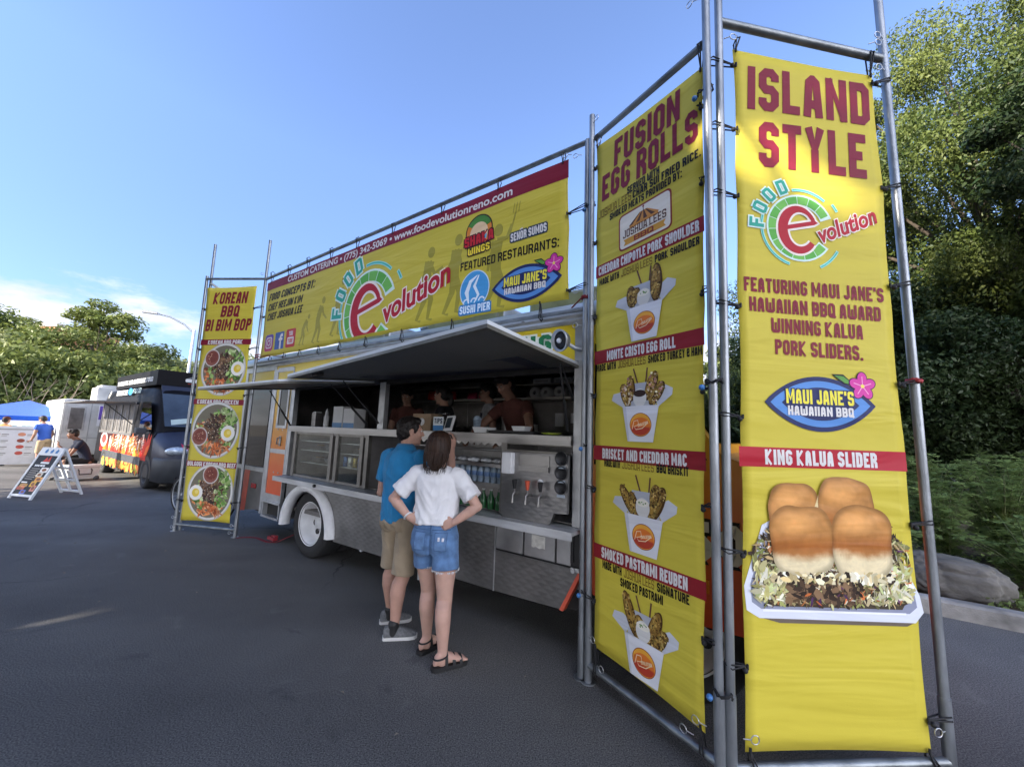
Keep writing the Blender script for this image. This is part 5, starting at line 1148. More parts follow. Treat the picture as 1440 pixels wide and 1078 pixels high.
part('rivet', M_ALU, lambda q: [q.cyl((-6.0 + i * .13, -.009, z), (-6.0 + i * .13, -.003, z), .011, .011, 8) for i in (0, 1) for z in (1.56, .96)], dr)
def f(q):
    q.box((-6.20, -.03, .335), (-5.70, .25, .36)); q.box((-6.20, -.02, .36), (-6.17, .25, .56)); q.box((-5.73, -.02, .36), (-5.70, .25, .56)); q.box((-6.17, .20, .36), (-5.73, .23, .56)); q.box((-6.21, -.035, .54), (-5.69, -.0, .565))
part('step', M_ALU, f)
# --- cab and snub hood beyond the serving side
cabp = [(-1.235, .50), (.0, .50), (.09, .62), (.11, 1.15), (.03, 1.40), (-.34, 1.535), (-.98, 2.47), (-1.235, 2.49)]
cab = part('cab', M_PAINT, lambda q: q.prism(cabp, (0, .035, 0), (1, 0, 0), (0, 0, 1), (0, 2.25, 0)))
part('cab_window', M_DGLASS, lambda q: q.prism([(-1.18, 1.42), (-.42, 1.50), (-.94, 2.33), (-1.18, 2.33)], (0, .022, 0), (1, 0, 0), (0, 0, 1), (0, .006, 0)), cab)
part('windscreen', M_DGLASS, lambda q: q.add([(-.37, .15, 1.56), (-.37, 2.15, 1.56), (-.92, 2.15, 2.37), (-.92, .15, 2.37)], [(0, 1, 2, 3)]) if False else q.obox((-.635, 1.15, 1.985), (0, 1, 0), (-.56, 0, .82), (.82, 0, .56), .98, .46, .006), cab)
part('bumper', M_BLACK, lambda q: q.box((-.15, .05, .42), (.14, 2.3, .56), 0, .03), cab)
part('marker_light', mat('amber_lens', (.75, .22, .02), .25, var=.1), lambda q: q.box((-.475, .015, .70), (-.425, .036, .78), 0, .006), cab)
part('reflector', mat('red_lens', (.30, .02, .02), .25), lambda q: q.box((-.335, .02, .68), (-.295, .036, .76), 0, .005), cab)
p = Print(None)
p.block('60', -.535, -.215, .885, .235, '#d9d4c6', 2.5, T=.27, wd=.62, gap=.12, ch=.7, outline=('#2a241c', .02)); o = p.build('number', M_PRT, cab); o.location = (0, .030, 0)
p = Print(None)
p.block('CATERING', -2.66, -1.55, 2.30, .145, '#2f7d4f', 2.5, T=.24, wd=.6, gap=.16, outline=('#eef2e4', .016)); o = p.build('fascia_lettering', M_PRT, TK); o.location = (0, -.002, 0)
# --- counter, cabinets, cold cases
def f(q):
    q.box((-5.615, -.045, 1.585), (-1.34, .62, 1.62), 0, .004); q.box((-5.615, -.048, 1.545), (-1.34, -.040, 1.615))
part('counter', M_STEEL, f)
def f(q):
    for x in (-5.50, -4.62, -4.50, -4.00, -3.90, -1.985): q.box((x - .03, -.005, .955), (x + .03, .04, 1.545))
    q.box((-5.53, .0, 1.515), (-3.87, .03, 1.545)); q.box((-5.53, .0, .955), (-3.87, .03, .985))
    q.box((-1.955, -.004, 1.535), (-1.34, .03, 1.545)); q.box((-1.955, -.03, 1.475), (-1.34, .02, 1.492))
part('cabinet_frame', mat('cabinet_steel', (.20, .19, .175), .42, .8, var=.25, vscale=6), f)
def f(q):
    q.box((-5.6, .60, .955), (-1.34, .62, 1.585)); q.box((-5.6, .05, .956), (-1.34, .60, .962))
    for x in (-5.6, -4.56, -3.94, -3.25, -2.02): q.box((x - .01, .045, .962), (x + .01, .60, 1.545))
part('cabinet_lining', mat('lining_steel', (.30, .29, .28), .45, .5, var=.2), f)
for x0, x1, nm in ((-5.47, -4.65, 0), (-4.47, -4.03, 1)):
    part('cabinet_glass', M_GLASS, lambda q: q.box((x0, .012, .987), (x1, .016, 1.513)))
def f(q):
    for x0, x1 in ((-5.46, -4.6), (-4.5, -3.98)):
        for z in (1.14, 1.30, 1.42): q.box((x0, .06, z), (x1, .58, z + .012))
part('cabinet_shelf', M_ALU, f)
def f(q):
    for z in (1.17, 1.335): q.box((-3.22, .02, z), (-2.03, .58, z + .012)); q.box((-3.22, .012, z - .01), (-2.03, .02, z + .02))
part('case_shelf', M_STEEL, f)
part('heat_bar', M_STEEL, lambda q: (q.cyl((-3.2, .02, 1.475), (-2.02, .02, 1.475), .013, .013, 10), q.prism([(-3.2 + .04 * k, 1.505 + (.03 if k % 2 else 0)) for k in range(30)] + [(-2.04, 1.545), (-3.2, 1.545)], (0, .05, 0), (1, 0, 0), (0, 0, 1), (0, .006, 0))))
# tap panel
def f(q):
    pts = [(-1.95, 1.475)] + [(-1.86 + .09 * cos(radians(a)), 1.02 + .09 * sin(radians(a))) for a in range(180, 271, 15)] + [(-1.56 + .09 * cos(radians(a)), 1.02 + .09 * sin(radians(a))) for a in range(270, 346, 15)] + [(-1.455, 1.04), (-1.345, 1.05), (-1.345, 1.475)]
    q.prism(pts, (0, -.075, 0), (1, 0, 0), (0, 0, 1), (0, .03, 0))
tp_ = part('tap_panel', M_QUILTI, f)
part('menu_holder', M_STEEL, lambda q: (q.box((-1.77, -.10, 1.335), (-1.50, -.078, 1.375)), q.box((-1.77, -.084, 1.375), (-1.50, -.078, 1.46))), tp_)
part('oval_badge', M_WHT, lambda q: q.lathe([(.001, 0), (.025, 0), (.025, .004), (.001, .004)], (-1.575, -.083, 1.255), (0, 1, 0), 20), tp_)
for i, (x, c) in enumerate(((-1.78, M_BLACK), (-1.66, M_REDP), (-1.545, M_BLACK))):
    q = MB(); q.cyl((x, -.076, 1.155), (x, -.13, 1.155), .013, .013, 10); q.tube([(x, -.13, 1.165), (x, -.155, 1.15), (x, -.16, 1.09)], .011, 8); q.cyl((x, -.125, 1.16), (x, -.13, 1.20), .008, .008, 8)
    tpn = q.build('beer_tap', M_STEEL, tp_); part('tap_handle', c, lambda q: q.cyl((x, -.13, 1.195), (x, -.133, 1.265), .012, .022, 10), tpn)
part('paper_dispenser', M_WHT, lambda q: q.box((-1.925, -.12, 1.30), (-1.825, -.046, 1.47), 0, .012), TK)
for z in (1.45, 1.345, 1.24):
    cu = part('cup_tube', M_BLACK, lambda q: q.lathe([(.046, 0), (.052, -.012), (.044, -.012), (.042, .004), (.001, .004)], (-1.395, -.083, z), (0, 1, 0), 22))
    part('lid_label', mat('pale_label', (.35, .42, .5), .5), lambda q: q.box((-1.43, -.082, z - .075), (-1.365, -.078, z - .055)), cu)
# --- awnings
def awning(name, hl, hr, ol, orr, th, inset, lab):
    """panel hinged on the wall from hl to hr, its free edge from ol to orr"""
    hl, hr, ol, orr = map(Vector, (hl, hr, ol, orr)); A = part(name, M_ROOF, lambda q: q.add([hl, hr, orr, ol, hl + Vector((0, 0, th)), hr + Vector((0, 0, th)), orr + Vector((0, 0, th)), ol + Vector((0, 0, th))], [(0, 1, 2, 3), (7, 6, 5, 4), (0, 4, 5, 1), (1, 5, 6, 2), (2, 6, 7, 3), (3, 7, 4, 0)]))
    P = lambda u, v, z: (hl * (1 - u) + hr * u) * (1 - v) + (ol * (1 - u) + orr * u) * v + Vector((0, 0, z))
    def patch(q, u0, u1, v0, v1, z0, z1): q.add([P(u, v, z) for z in (z0, z1) for u, v in ((u0, v0), (u1, v0), (u1, v1), (u0, v1))], [(0, 1, 2, 3), (7, 6, 5, 4), (0, 4, 5, 1), (1, 5, 6, 2), (2, 6, 7, 3), (3, 7, 4, 0)])
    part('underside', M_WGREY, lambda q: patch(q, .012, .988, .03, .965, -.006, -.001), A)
    part('edge_frame', mat('awning_edge', (.20, .20, .18), .45, .6, var=.3, vscale=8), lambda q: (patch(q, 0, 1, .965, 1.0, -.022, -.001), patch(q, 0, .012, .0, .965, -.022, -.001), patch(q, .988, 1, .0, .965, -.022, -.001)), A)
    if inset: part('board', M_NAVY, lambda q: patch(q, .12, .90, .06, .42, -.014, -.0065), A); part('catch', M_BLACK, lambda q: patch(q, .14, .19, .88, .93, -.04, -.0065), A)
    return A, P
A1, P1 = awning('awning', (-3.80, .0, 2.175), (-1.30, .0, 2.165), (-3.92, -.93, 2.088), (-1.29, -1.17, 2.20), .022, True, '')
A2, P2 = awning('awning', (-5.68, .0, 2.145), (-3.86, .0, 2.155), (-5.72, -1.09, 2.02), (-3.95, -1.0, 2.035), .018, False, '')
def strut(par, a, b):
    a, b = Vector(a), Vector(b); m = a.lerp(b, .55); q = MB(); q.cyl(a, m, .007, .007, 8); q.cyl(m, b, .012, .012, 10); q.build('strut', M_BLACK, par)
strut(A2, P2(.02, .30, -.03), (-5.63, -.02, 1.62)); strut(A2, P2(.96, .45, -.03), (-3.90, -.02, 1.66)); strut(A1, P1(.02, .45, -.03), (-3.70, -.02, 1.68)); strut(A1, P1(.985, .22, -.03), (-1.38, -.02, 1.66)); strut(A1, P1(.985, .20, -.03), (-1.36, .02, 1.90))
# flood light with its arm
fl_ = part('flood_light', M_ALU, lambda q: (q.lathe([(.02, .05), (.065, .03), (.085, -.01), (.088, -.03), (.078, -.032), (.07, -.01), (.001, -.005)], (-1.39, -.13, 2.345), (.35, 1, .2), 24), q.tube([(-1.38, -.10, 2.34), (-1.31, -.06, 2.29), (-1.22, -.02, 2.27)], .016, 8)))
part('flood_lens', M_BLACK, lambda q: q.lathe([(.001, -.012), (.068, -.014), (.068, -.008), (.001, -.006)], (-1.39, -.13, 2.345), (.35, 1, .2), 24), fl_)
part('flood_bulb', M_WHT, lambda q: q.ball((-1.40, -.155, 2.34), .020), fl_)

# ------------------------------------------------------------------ inside: shelves and things on them
def f(q):
    for z in (2.10, 2.30): q.box((-5.7, 1.85, z), (-1.30, 2.28, z + .02))
    q.box((-3.30, 1.8, 1.6), (-3.25, 2.28, 2.45)); q.box((-5.7, 1.84, 2.10), (-1.3, 1.85, 2.13))
part('back_shelf', M_STEEL, f)
part('back_counter', M_STEEL, lambda q: q.box((-5.7, 1.7, 1.45), (-1.30, 2.28, 1.49)))
part('wall_notice', mat('dim_paper', (.3, .3, .3), .9), lambda q: q.box((-1.95, 2.285, 1.72), (-1.55, 2.295, 1.95)))
q = MB(); q.cyl((-5.6, 1.80, 2.06), (-3.4, 1.80, 2.06), .008, .008, 8); q.build('utensil_rail', M_STEEL, TK)
CTR = 1.621
def item(name, label, cat, s, d, z, group=None, rz=0.): return thing(name, label, cat, tw(s, z, d), TRZ + rz, group)
M_PAPER = mat('white_card', (.62, .63, .63), .7, var=.08)
for i, (s, w_, h, lb) in enumerate(((-4.77, .21, .27, 'tall white carton on the counter, left of its pair'), (-4.52, .23, .24, 'shorter white carton on the counter, right of its pair'))):
    t = item('carton', lb, 'carton', s, -.22, CTR, 'white cartons on the counter')
    q = MB(); q.box((-w_ / 2, -.08, 0), (w_ / 2, .08, h), 0, .006); q.build('carton_body', M_PAPER, t)
    q = MB(); q.box((-w_ / 2 - .001, -.0815, .0), (w_ / 2 + .001, -.0805, .06)); q.build('blue_band', mat('blue_label', (.12, .25, .45), .6), t)
t = item('squeeze_bottle', 'clear squeeze bottle with white cap on the counter left end', 'bottle', -5.13, -.2, CTR)
q = MB(); q.lathe([(.032, 0), (.034, .02), (.034, .14), (.02, .165), (.02, .175)], (0, 0, 0), (0, 0, 1), 16); q.build('bottle_body', mat('cloudy_plastic', (.55, .56, .55), .35), t); q = MB(); q.lathe([(.022, .175), (.02, .20), (.006, .235), (.004, .25)], (0, 0, 0), (0, 0, 1), 14); q.build('cap', M_PAPER, t)
t = item('napkin_holder', 'small upright steel napkin holder at the far left of the counter', 'holder', -5.37, -.2, CTR)
q = MB(); q.box((-.05, -.05, 0), (.05, .05, .19), 0, .006); q.build('holder_body', M_STEEL, t); q = MB(); q.box((-.035, -.04, .19), (.035, .04, .205)); q.build('napkins', M_PAPER, t)
t = item('box', 'brown cardboard box on the counter beside the tip jar', 'box', -3.14, -.18, CTR, None, .1)
q = MB(); q.box((-.125, -.09, 0), (.125, .09, .175), 0, .004); q.build('box_body', mat('cardboard', (.26, .18, .11), .85, var=.15, vscale=14), t); q = MB(); q.lathe([(.001, 0), (.04, 0), (.04, .003), (.001, .003)], (0, -.094, .09), (0, 1, 0), 20); q.build('sticker', M_PAPER, t)
t = item('tip_jar', 'clear tip jar with a blue and white sign on the counter', 'tip jar', -2.82, -.10, CTR)
q = MB(); q.lathe([(.06, 0), (.065, .01), (.065, .15), (.055, .17), (.057, .18)], (0, 0, 0), (0, 0, 1), 20); q.build('jar', M_GLASS, t)
p = Print(None); p.rect(-.07, .005, .07, .14, '#dfe6ea'); p.rect(-.07, .005, .07, .055, '#3f7fb8', 1); p.block('TIPS', -.055, .055, .075, .05, '#1d2a44', 2); o = p.build('sign', M_PRT, t); o.location = (0, -.075, 0)
t = item('card_reader', 'white card reader with a dark screen standing on the counter edge', 'card reader', -2.645, .0, CTR)
q = MB(); q.obox((0, 0, .075), (1, 0, .08), (0, .35, 1), (0, -1, .35), .048, .075, .01); q.build('case', M_PAPER, t); q = MB(); q.obox((0, -.0115, .082), (1, 0, .08), (0, .35, 1), (0, -1, .35), .034, .052, .0015); q.build('screen', mat('screen_glass', (.03, .04, .05), .12), t)
for i, (s, lb) in enumerate(((-2.86, 'paper towel roll on the back shelf, left of three'), (-2.68, 'paper towel roll on the back shelf, middle of three'), (-2.47, 'paper towel roll with a dark core, right of three'))):
    t = item('paper_roll', lb, 'paper towel roll', s, -1.93, 2.20, 'paper rolls on the back shelf')
    q = MB(); q.lathe([(.028, .0), (.078, .0), (.078, .22), (.028, .22), (.028, 0)], (0, -.06, 0), (0, 1, 0), 24); q.build('paper', M_PAPER, t)
for i, (s, h, c, lb) in enumerate(((-4.95, .17, (.45, .03, .02), 'red packet on the back shelf, leftmost'), (-4.72, .2, (.5, .05, .02), 'tall red packet on the back shelf'), (-4.5, .15, (.42, .02, .03), 'red packet on the back shelf by the woman’s head'), (-4.05, .12, (.45, .03, .10), 'flat pink packet on the back shelf, left'), (-3.82, .13, (.5, .04, .12), 'pink packet on the back shelf, right'))):
    t = item('packet', lb.replace('’', "'"), 'packet', s, -1.95, 2.12, 'packets on the back shelf')
    q = MB(); q.rings([[Vector((.10 * cos(a) * k, .05 * sin(a) * k2, z)) for a in [2 * pi * j / 12 for j in range(12)]] for z, k, k2 in ((0, .95, .5), (h * .3, 1, 1), (h * .7, 1.02, .9), (h * .92, .95, .35), (h, 1, .08))]); q.build('bag', mat('bag_foil_%d' % i, c, .3, .2, var=.3, vscale=20, bump=.5, bscale=25), t)
for i in range(3):
    t = item('white_box', ('long white box on the top back shelf, leftmost', 'long white box on the top back shelf, middle', 'white box on the top back shelf, right end')[i], 'box', -2.75 + i * .33, -1.98, 2.32, 'white boxes on the top shelf'); q = MB(); q.box((-.14, -.1, 0), (.14, .1, .075), 0, .004); q.build('box_body', M_PAPER, t); q = MB(); q.box((-.10, -.102, .02), (.10, -.1005, .05)); q.build('print_label', M_HATCH, t)
# bottles, cans and wrapped food in the cases
def rowthings(name, cat, group, pos, builder, labf):
    first = None
    for i, (s, d, z, rz) in enumerate(pos):
        if first is None: first = builder(); o = first
        else: o = copy_tree(first)
        o.location = tw(s, z, d); o.rotation_euler = (0, 0, TRZ + rz); tag(o, labf(i, len(pos)), cat, group)
M_WATER = mat('clear_bottle', (.30, .38, .46), .12, 0, var=.25, vscale=30)
def b_():
    t = thing('water_bottle', '', 'bottle'); q = MB(); q.lathe([(.030, 0), (.032, .01), (.031, .05), (.033, .055), (.033, .10), (.028, .125), (.013, .142), (.013, .150)], (0, 0, 0), (0, 0, 1), 12); q.build('bottle_body', M_WATER, t)
    q = MB(); q.cyl((0, 0, .150), (0, 0, .162), .0145, .0145, 10); q.build('cap', M_PAPER, t); q = MB(); q.lathe([(.0337, .058), (.0337, .095)], (0, 0, 0), (0, 0, 1), 12); q.build('bottle_label', mat('bottle_wrap', (.12, .22, .42), .4, var=.4, vscale=25), t); return t
rowthings('water_bottle', 'bottle', 'water bottles on the lower case shelf', [(-2.06 - .073 * i, -.06 - .085 * j, 1.183, 0) for j in range(2) for i in range(13)], b_, lambda i, n: 'clear water bottle with blue label in a row on the lower case shelf')
M_GREENB = mat('green_bottle', (.02, .10, .03), .1, 0, var=.2)
def b_():
    t = thing('green_bottle', '', 'bottle'); q = MB(); q.lathe([(.029, 0), (.031, .01), (.031, .09), (.014, .13), (.013, .155)], (0, 0, 0), (0, 0, 1), 12); q.build('bottle_body', M_GREENB, t)
    q = MB(); q.cyl((0, 0, .155), (0, 0, .168), .015, .015, 10); q.build('cap', M_PAPER, t); return t
rowthings('green_bottle', 'bottle', 'green bottles at the bottom of the case', [(-2.07 - .085 * i, -.06, .9635, 0) for i in range(9)], b_, lambda i, n: 'green glass bottle with a white cap at the bottom of the open case')
CANC = [(.10, .20, .45), (.55, .56, .56), (.45, .35, .12), (.12, .18, .4)]
for k in range(4):
    def b_():
        t = thing('drink_can', '', 'can'); q = MB(); q.lathe([(.026, 0), (.031, .008), (.031, .105), (.027, .118)], (0, 0, 0), (0, 0, 1), 12); q.build('can_body', mat('can_%d' % k, CANC[k], .3, .5, var=.4, vscale=40), t); q = MB(); q.cyl((0, 0, .1185), (0, 0, .1195), .026, .026, 12); q.build('can_lid', M_STEEL, t); return t
    nm = ('dark blue', 'silver', 'gold', 'navy')[k]
    rowthings('drink_can', 'can', 'drink cans in the glass fridge', [(-4.44 + .1 * k + .066 * 0, -.10 - .075 * j, 1.1525, 0) for j in range(2)], b_, lambda i, n, nm=nm: nm + ' drink can behind the fridge glass, ' + ('front' if i == 0 else 'back') + ' of its pair')
M_WRAP = mat('wrapped_food', (.45, .46, .48), .25, .1, var=.5, vscale=28, bump=.8, bscale=40)
def b_():
    t = thing('wrapped_sandwich', '', 'wrapped food'); q = MB(); q.ball((0, 0, .026), .068, .05, .028, 12, 8); q.build('wrap', M_WRAP, t); q = MB(); q.box((-.03, -.0505, .02), (.02, -.049, .034)); q.build('price_label', M_PAPER, t); return t
rowthings('wrapped_sandwich', 'wrapped food', 'wrapped food on the upper case shelf', [(-2.12 - .145 * i, -.10 - .02 * (i % 2), 1.347, .3 * (i % 3 - 1)) for i in range(7)], b_, lambda i, n: ('clear wrapped food pack on the upper case shelf nearest the steel post', 'clear wrapped food pack on the upper case shelf second from the steel post', 'clear wrapped food pack on the upper case shelf third from the steel post')[i] if i < 3 else 'wrapped food pack on the upper case shelf behind the waiting customers')
rowthings('foil_tray', 'tray', 'foil trays in the glass cabinets', [(-5.28 + .28 * i, -.25, z, 0) for i in range(2) for z in (1.155, 1.315)] + [(-4.26, -.2, 1.315, 0)], lambda: (lambda t: (MB(), t)[1])(thing('foil_tray', '', 'tray')), lambda i, n: ('foil tray on the lower shelf of the left glass cabinet, left', 'foil tray on the middle shelf of the left glass cabinet, left', 'foil tray on the lower shelf of the left glass cabinet, right', 'foil tray on the middle shelf of the left glass cabinet, right', 'foil tray above the drink cans in the glass fridge')[i]) if False else None
def b_():
    t = thing('foil_tray', '', 'tray'); q = MB(); q.rings([[Vector((x * k, y * k, z)) for x, y in ((-.11, -.07), (.11, -.07), (.11, .07), (-.11, .07))] for z, k in ((0, .85), (.05, 1), (.052, 1.06), (.05, 1.06))], 0, False); q.build('tray_body', M_STEEL, t); q = MB(); q.ball((0, 0, .045), .09, .055, .022, 10, 6); q.build('tray_food', mat('tray_food', (.35, .22, .1), .7, var=.5, vscale=30, bump=.8, bscale=30), t); return t
rowthings('foil_tray', 'tray', 'foil trays in the glass cabinets', [(-5.28, -.25, 1.1525, 0), (-5.28, -.25, 1.3125, 0), (-4.95, -.25, 1.1525, 0), (-4.95, -.25, 1.3125, 0), (-4.26, -.2, 1.3125, 0)], b_, lambda i, n: ('foil tray on the lower shelf of the left glass cabinet, left', 'foil tray on the middle shelf of the left glass cabinet, left', 'foil tray on the lower shelf of the left glass cabinet, right', 'foil tray on the middle shelf of the left glass cabinet, right', 'foil tray above the drink cans in the glass fridge')[i])
t = item('serving_tray', 'black serving tray with white food cartons on the counter before the leaning cook', 'tray', -1.98, -.17, CTR)
q = MB(); q.box((-.24, -.11, 0), (.24, .11, .02), 0, .008); q.box((-.25, -.12, .018), (.25, .12, .026)); q.build('tray_body', M_BLACK, t)
t = item('food_carton', 'white food carton on the counter left of the black tray', 'carton', -2.33, -.14, CTR, 'open food cartons'); q = MB(); q.rings([[Vector((x * k, y * k, z)) for x, y in ((-.09, -.07), (.09, -.07), (.09, .07), (-.09, .07))] for z, k in ((0, .8), (.05, 1), (.051, .97), (.01, .78))], 0, False); q.build('carton_body', M_PAPER, t)
c2 = copy_tree(t); c2.location = tw(-1.93, CTR + .027, -.17); tag(c2, 'white food carton lying on the black serving tray'); c2.scale = (.8, .8, .8)
t = item('cup', 'clear plastic cup behind the tip jar on the counter', 'cup', -2.62, -.38, CTR); q = MB(); q.lathe([(.03, 0), (.045, .13), (.047, .13), (.047, .136), (.03, .165), (.012, .17)], (0, 0, 0), (0, 0, 1), 18); q.build('cup_body', M_WATER, t)
t = item('lime_plate', 'small lime green plate on the right end of the counter', 'plate', -1.60, -.12, CTR); q = MB(); q.lathe([(.02, 0), (.06, .004), (.085, .016), (.083, .018), (.05, .008), (.001, .007)], (0, 0, 0), (0, 0, 1), 24); q.build('plate_body', mat('lime_plastic', (.32, .42, .04), .4), t)
# red ratchet strap from the scaffold foot under the truck
q = MB()
def ribbon(q, pts, w_):
    V = []
    for i, p in enumerate(pts):
        d = (Vector(pts[min(i + 1, len(pts) - 1)]) - Vector(pts[max(i - 1, 0)])).normalized(); s_ = d.cross(Vector((0, 0, 1))).normalized() * w_ / 2
        V += [Vector(p) - s_, Vector(p) + s_, Vector(p) + s_ + Vector((0, 0, .003)), Vector(p) - s_ + Vector((0, 0, .003))]
    q.rings([V[4 * i:4 * i + 4] for i in range(len(pts))], 0, False)
a = P_LI + Vector((.05, -.05, 0)); b = tw(-5.75, 0, -.25)
pts = [a.lerp(b, f_) + Vector((0, .08 * sin(f_ * 7), .004 + (.10 * max(0, f_ - .75) * 4 if f_ > .75 else .0))) for f_ in [i / 16 for i in range(17)]]
ribbon(q, pts, .045); o_ = q.build('strap', M_STRAP); o_.name = 'ratchet_strap'; tag(o_, 'red ratchet strap lying from the left scaffold foot to the truck step', 'strap')
q = MB(); m_ = a.lerp(b, .62); q.obox(m_ + Vector((0, .02, .03)), UD, ND, (0, 0, 1), .09, .03, .022); q.obox(m_ + Vector((.03, .02, .06)), UD, ND, (0, 0, 1), .05, .022, .012); r_ = q.build('ratchet', mat('ratchet_red', (.25, .02, .03), .5), o_)

# clutter at the back of the truck
for i, (s_, l) in enumerate(((-5.2, .34), (-4.9, .28), (-4.62, .36), (-4.3, .30), (-4.0, .33), (-3.7, .27))):
    t = thing('ladle', ('steel ladle hanging from the rail, leftmost', 'short steel ladle hanging second from the left', 'long steel ladle hanging in the middle of the rail', 'steel ladle hanging right of the middle', 'steel ladle hanging second from the right', 'short steel ladle hanging rightmost on the rail')[i], 'ladle', tw(s_, 2.05, -1.80), TRZ, 'ladles hanging on the rail'); q = MB(); q.tube([(0, 0, .012), (0, -.008, -.02), (0, 0, -l)], .005, 6); q.build('shaft', M_STEEL, t); q = MB(); q.lathe([(.001, -l - .045), (.03, -l - .035), (.042, -l), (.04, -l), (.028, -l - .03), (.001, -l - .04)], (0, 0, 0), (0, 0, 1), 14); q.build('cup_bowl', M_STEEL, t)
for i, (s_, z, w_, h) in enumerate(((-1.75, 1.98, .16, .10), (-2.75, 1.75, .14, .19), (-2.5, 1.80, .10, .14), (-5.0, 1.7, .2, .15))):
    part('taped_note', M_PAPER, lambda q: q.box((s_, 2.288, z), (s_ + w_, 2.296, z + h)))
for i, (s_, n, lb) in enumerate(((-2.95, .34, 'tall stack of white cups on the back counter, left'), (-2.82, .26, 'shorter stack of white cups on the back counter, right'), (-1.75, .30, 'stack of white cups at the right end of the back counter'))):
    t = thing('cup_stack', lb, 'cup stack', tw(s_, 1.491, -1.85), TRZ, 'cup stacks on the back counter'); q = MB(); q.lathe([(.001, 0), (.032, 0)] + [(r_, n * k / 10 + e) for k in range(1, 11) for r_, e in ((.045, 0), (.046, .004), (.040, .006))] + [(.001, n + .01)], (0, 0, 0), (0, 0, 1), 16); q.build('cups', M_PAPER, t)
for i, (s_, lb) in enumerate(((-4.9, 'steel stock pot on the back counter, left'), (-4.45, 'steel stock pot on the back counter, right'))):
    t = thing('stock_pot', lb, 'pot', tw(s_, 1.491, -1.95), TRZ, 'stock pots on the back counter'); q = MB(); q.lathe([(.001, 0), (.14, 0), (.145, .01), (.145, .20), (.15, .205), (.14, .21), (.02, .235), (.018, .25), (.001, .25)], (0, 0, 0), (0, 0, 1), 24); q.build('pot_body', M_STEEL, t); q = MB(); q.tube([(-.145, 0, .15), (-.18, 0, .155), (-.18, .05, .155), (-.14, .05, .15)], .006, 6); q.tube([(.145, 0, .15), (.18, 0, .155), (.18, .05, .155), (.14, .05, .15)], .006, 6); q.build('handle', M_STEEL, t)
# ================================================================== people
def remeshed(q, name, m, parent, voxel=.006, smooth=4, disp=None):
    """fuse overlapping closed shapes into one continuous surface"""
    o = q.build('tmp', [], None); md = o.modifiers.new('r', 'REMESH'); md.mode = 'VOXEL'; md.voxel_size = voxel; md.use_smooth_shade = True
    dg = bpy.context.evaluated_depsgraph_get(); me = bpy.data.meshes.new_from_object(o.evaluated_get(dg)); tmp = o.data; bpy.data.objects.remove(o); bpy.data.meshes.remove(tmp)
    bm = bmesh.new(); bm.from_mesh(me)
    for _ in range(smooth): bmesh.ops.smooth_vert(bm, verts=bm.verts, factor=.5, use_axis_x=True, use_axis_y=True, use_axis_z=True)
    if disp:
        bm.normal_update(); mv = [(v, v.co + v.normal * disp(v.co)) for v in bm.verts]
        for v, c in mv: v.co = c
    bm.to_mesh(me); bm.free(); me.name = name; me.materials.clear(); me.materials.append(m)
    me.polygons.foreach_set('use_smooth', [True] * len(me.polygons))
    ob = bpy.data.objects.new(name, me); COL.objects.link(ob); ob.parent = parent; return ob
def chain(q, pts, rs, seg=16):
    """tapered limb with round ends; a radius may be a pair (wide, deep)"""
    q.tube(pts, rs, seg); q.ball(pts[0], rs[0], seg=seg, rg=8); q.ball(pts[-1], rs[-1], seg=seg, rg=8)
def torso(q, secs):
    """secs: (x, y, z, half width, half depth) from low to high"""
    q.rings([[Vector((x + w_ * math.copysign(abs(cos(a)) ** .85, cos(a)), y + d * sin(a), z)) for a in [2 * pi * k / 28 for k in range(28)]] for x, y, z, w_, d in secs])
def seg3(a, b, c, n):
    """points along a two-bone limb with a soft bend"""
    a, b, c = Vector(a), Vector(b), Vector(c); P = []
    for i in range(n): t = i / (n - 1); P.append(a.lerp(b, t * 2) if t <= .5 else b.lerp(c, t * 2 - 1))
    return P
def hand(q, wrist, d, nrm, curl=.35, side=1, sc=1.0, spread=.06, thumb=.6):
    """palm, five separate fingers; d points along the hand, nrm out of the palm, side +1/-1 is where the thumb lies along d x nrm"""
    w_ = Vector(wrist); d = Vector(d).normalized(); nrm = (Vector(nrm) - d * Vector(nrm).dot(d)).normalized(); x = d.cross(nrm) * side
    R = []
    for t, wd, th in ((-.01, .024, .019), (.015, .030, .017), (.05, .038, .0155), (.080, .040, .0135), (.092, .037, .011)):
        R.append([w_ + d * t * sc + (x * cos(a) * wd + nrm * sin(a) * th) * sc for a in [2 * pi * k / 16 for k in range(16)]])
    q.rings(R)
    for i, (off, l, r) in enumerate(((.029, .070, .0082), (.010, .080, .0086), (-.010, .074, .0082), (-.029, .056, .0072))):
        p = w_ + (d * .082 + x * off) * sc; fd = (d + x * off * spread * 40 * .1).normalized(); P = [p]; a = curl * (.7 + .12 * i)
        for k, fr in enumerate((.46, .30, .24)):
            fd = (fd * cos(a) + nrm * sin(a)).normalized(); P.append(P[-1] + fd * l * fr * sc)
        chain(q, P, [r * sc, r * sc * .97, r * sc * .9, r * sc * .78], 10)
    p = w_ + (d * .018 + x * .026 + nrm * .004) * sc; td = (d * .62 + x * .75 + nrm * thumb * .5).normalized(); P = [p]
    for k, fr in enumerate((.038, .030, .026)): P.append(P[-1] + td * fr * sc); td = (td * .92 + d * .25 + nrm * .18 * thumb).normalized()
    chain(q, P, [.013 * sc, .0105 * sc, .0095 * sc, .0078 * sc], 10)
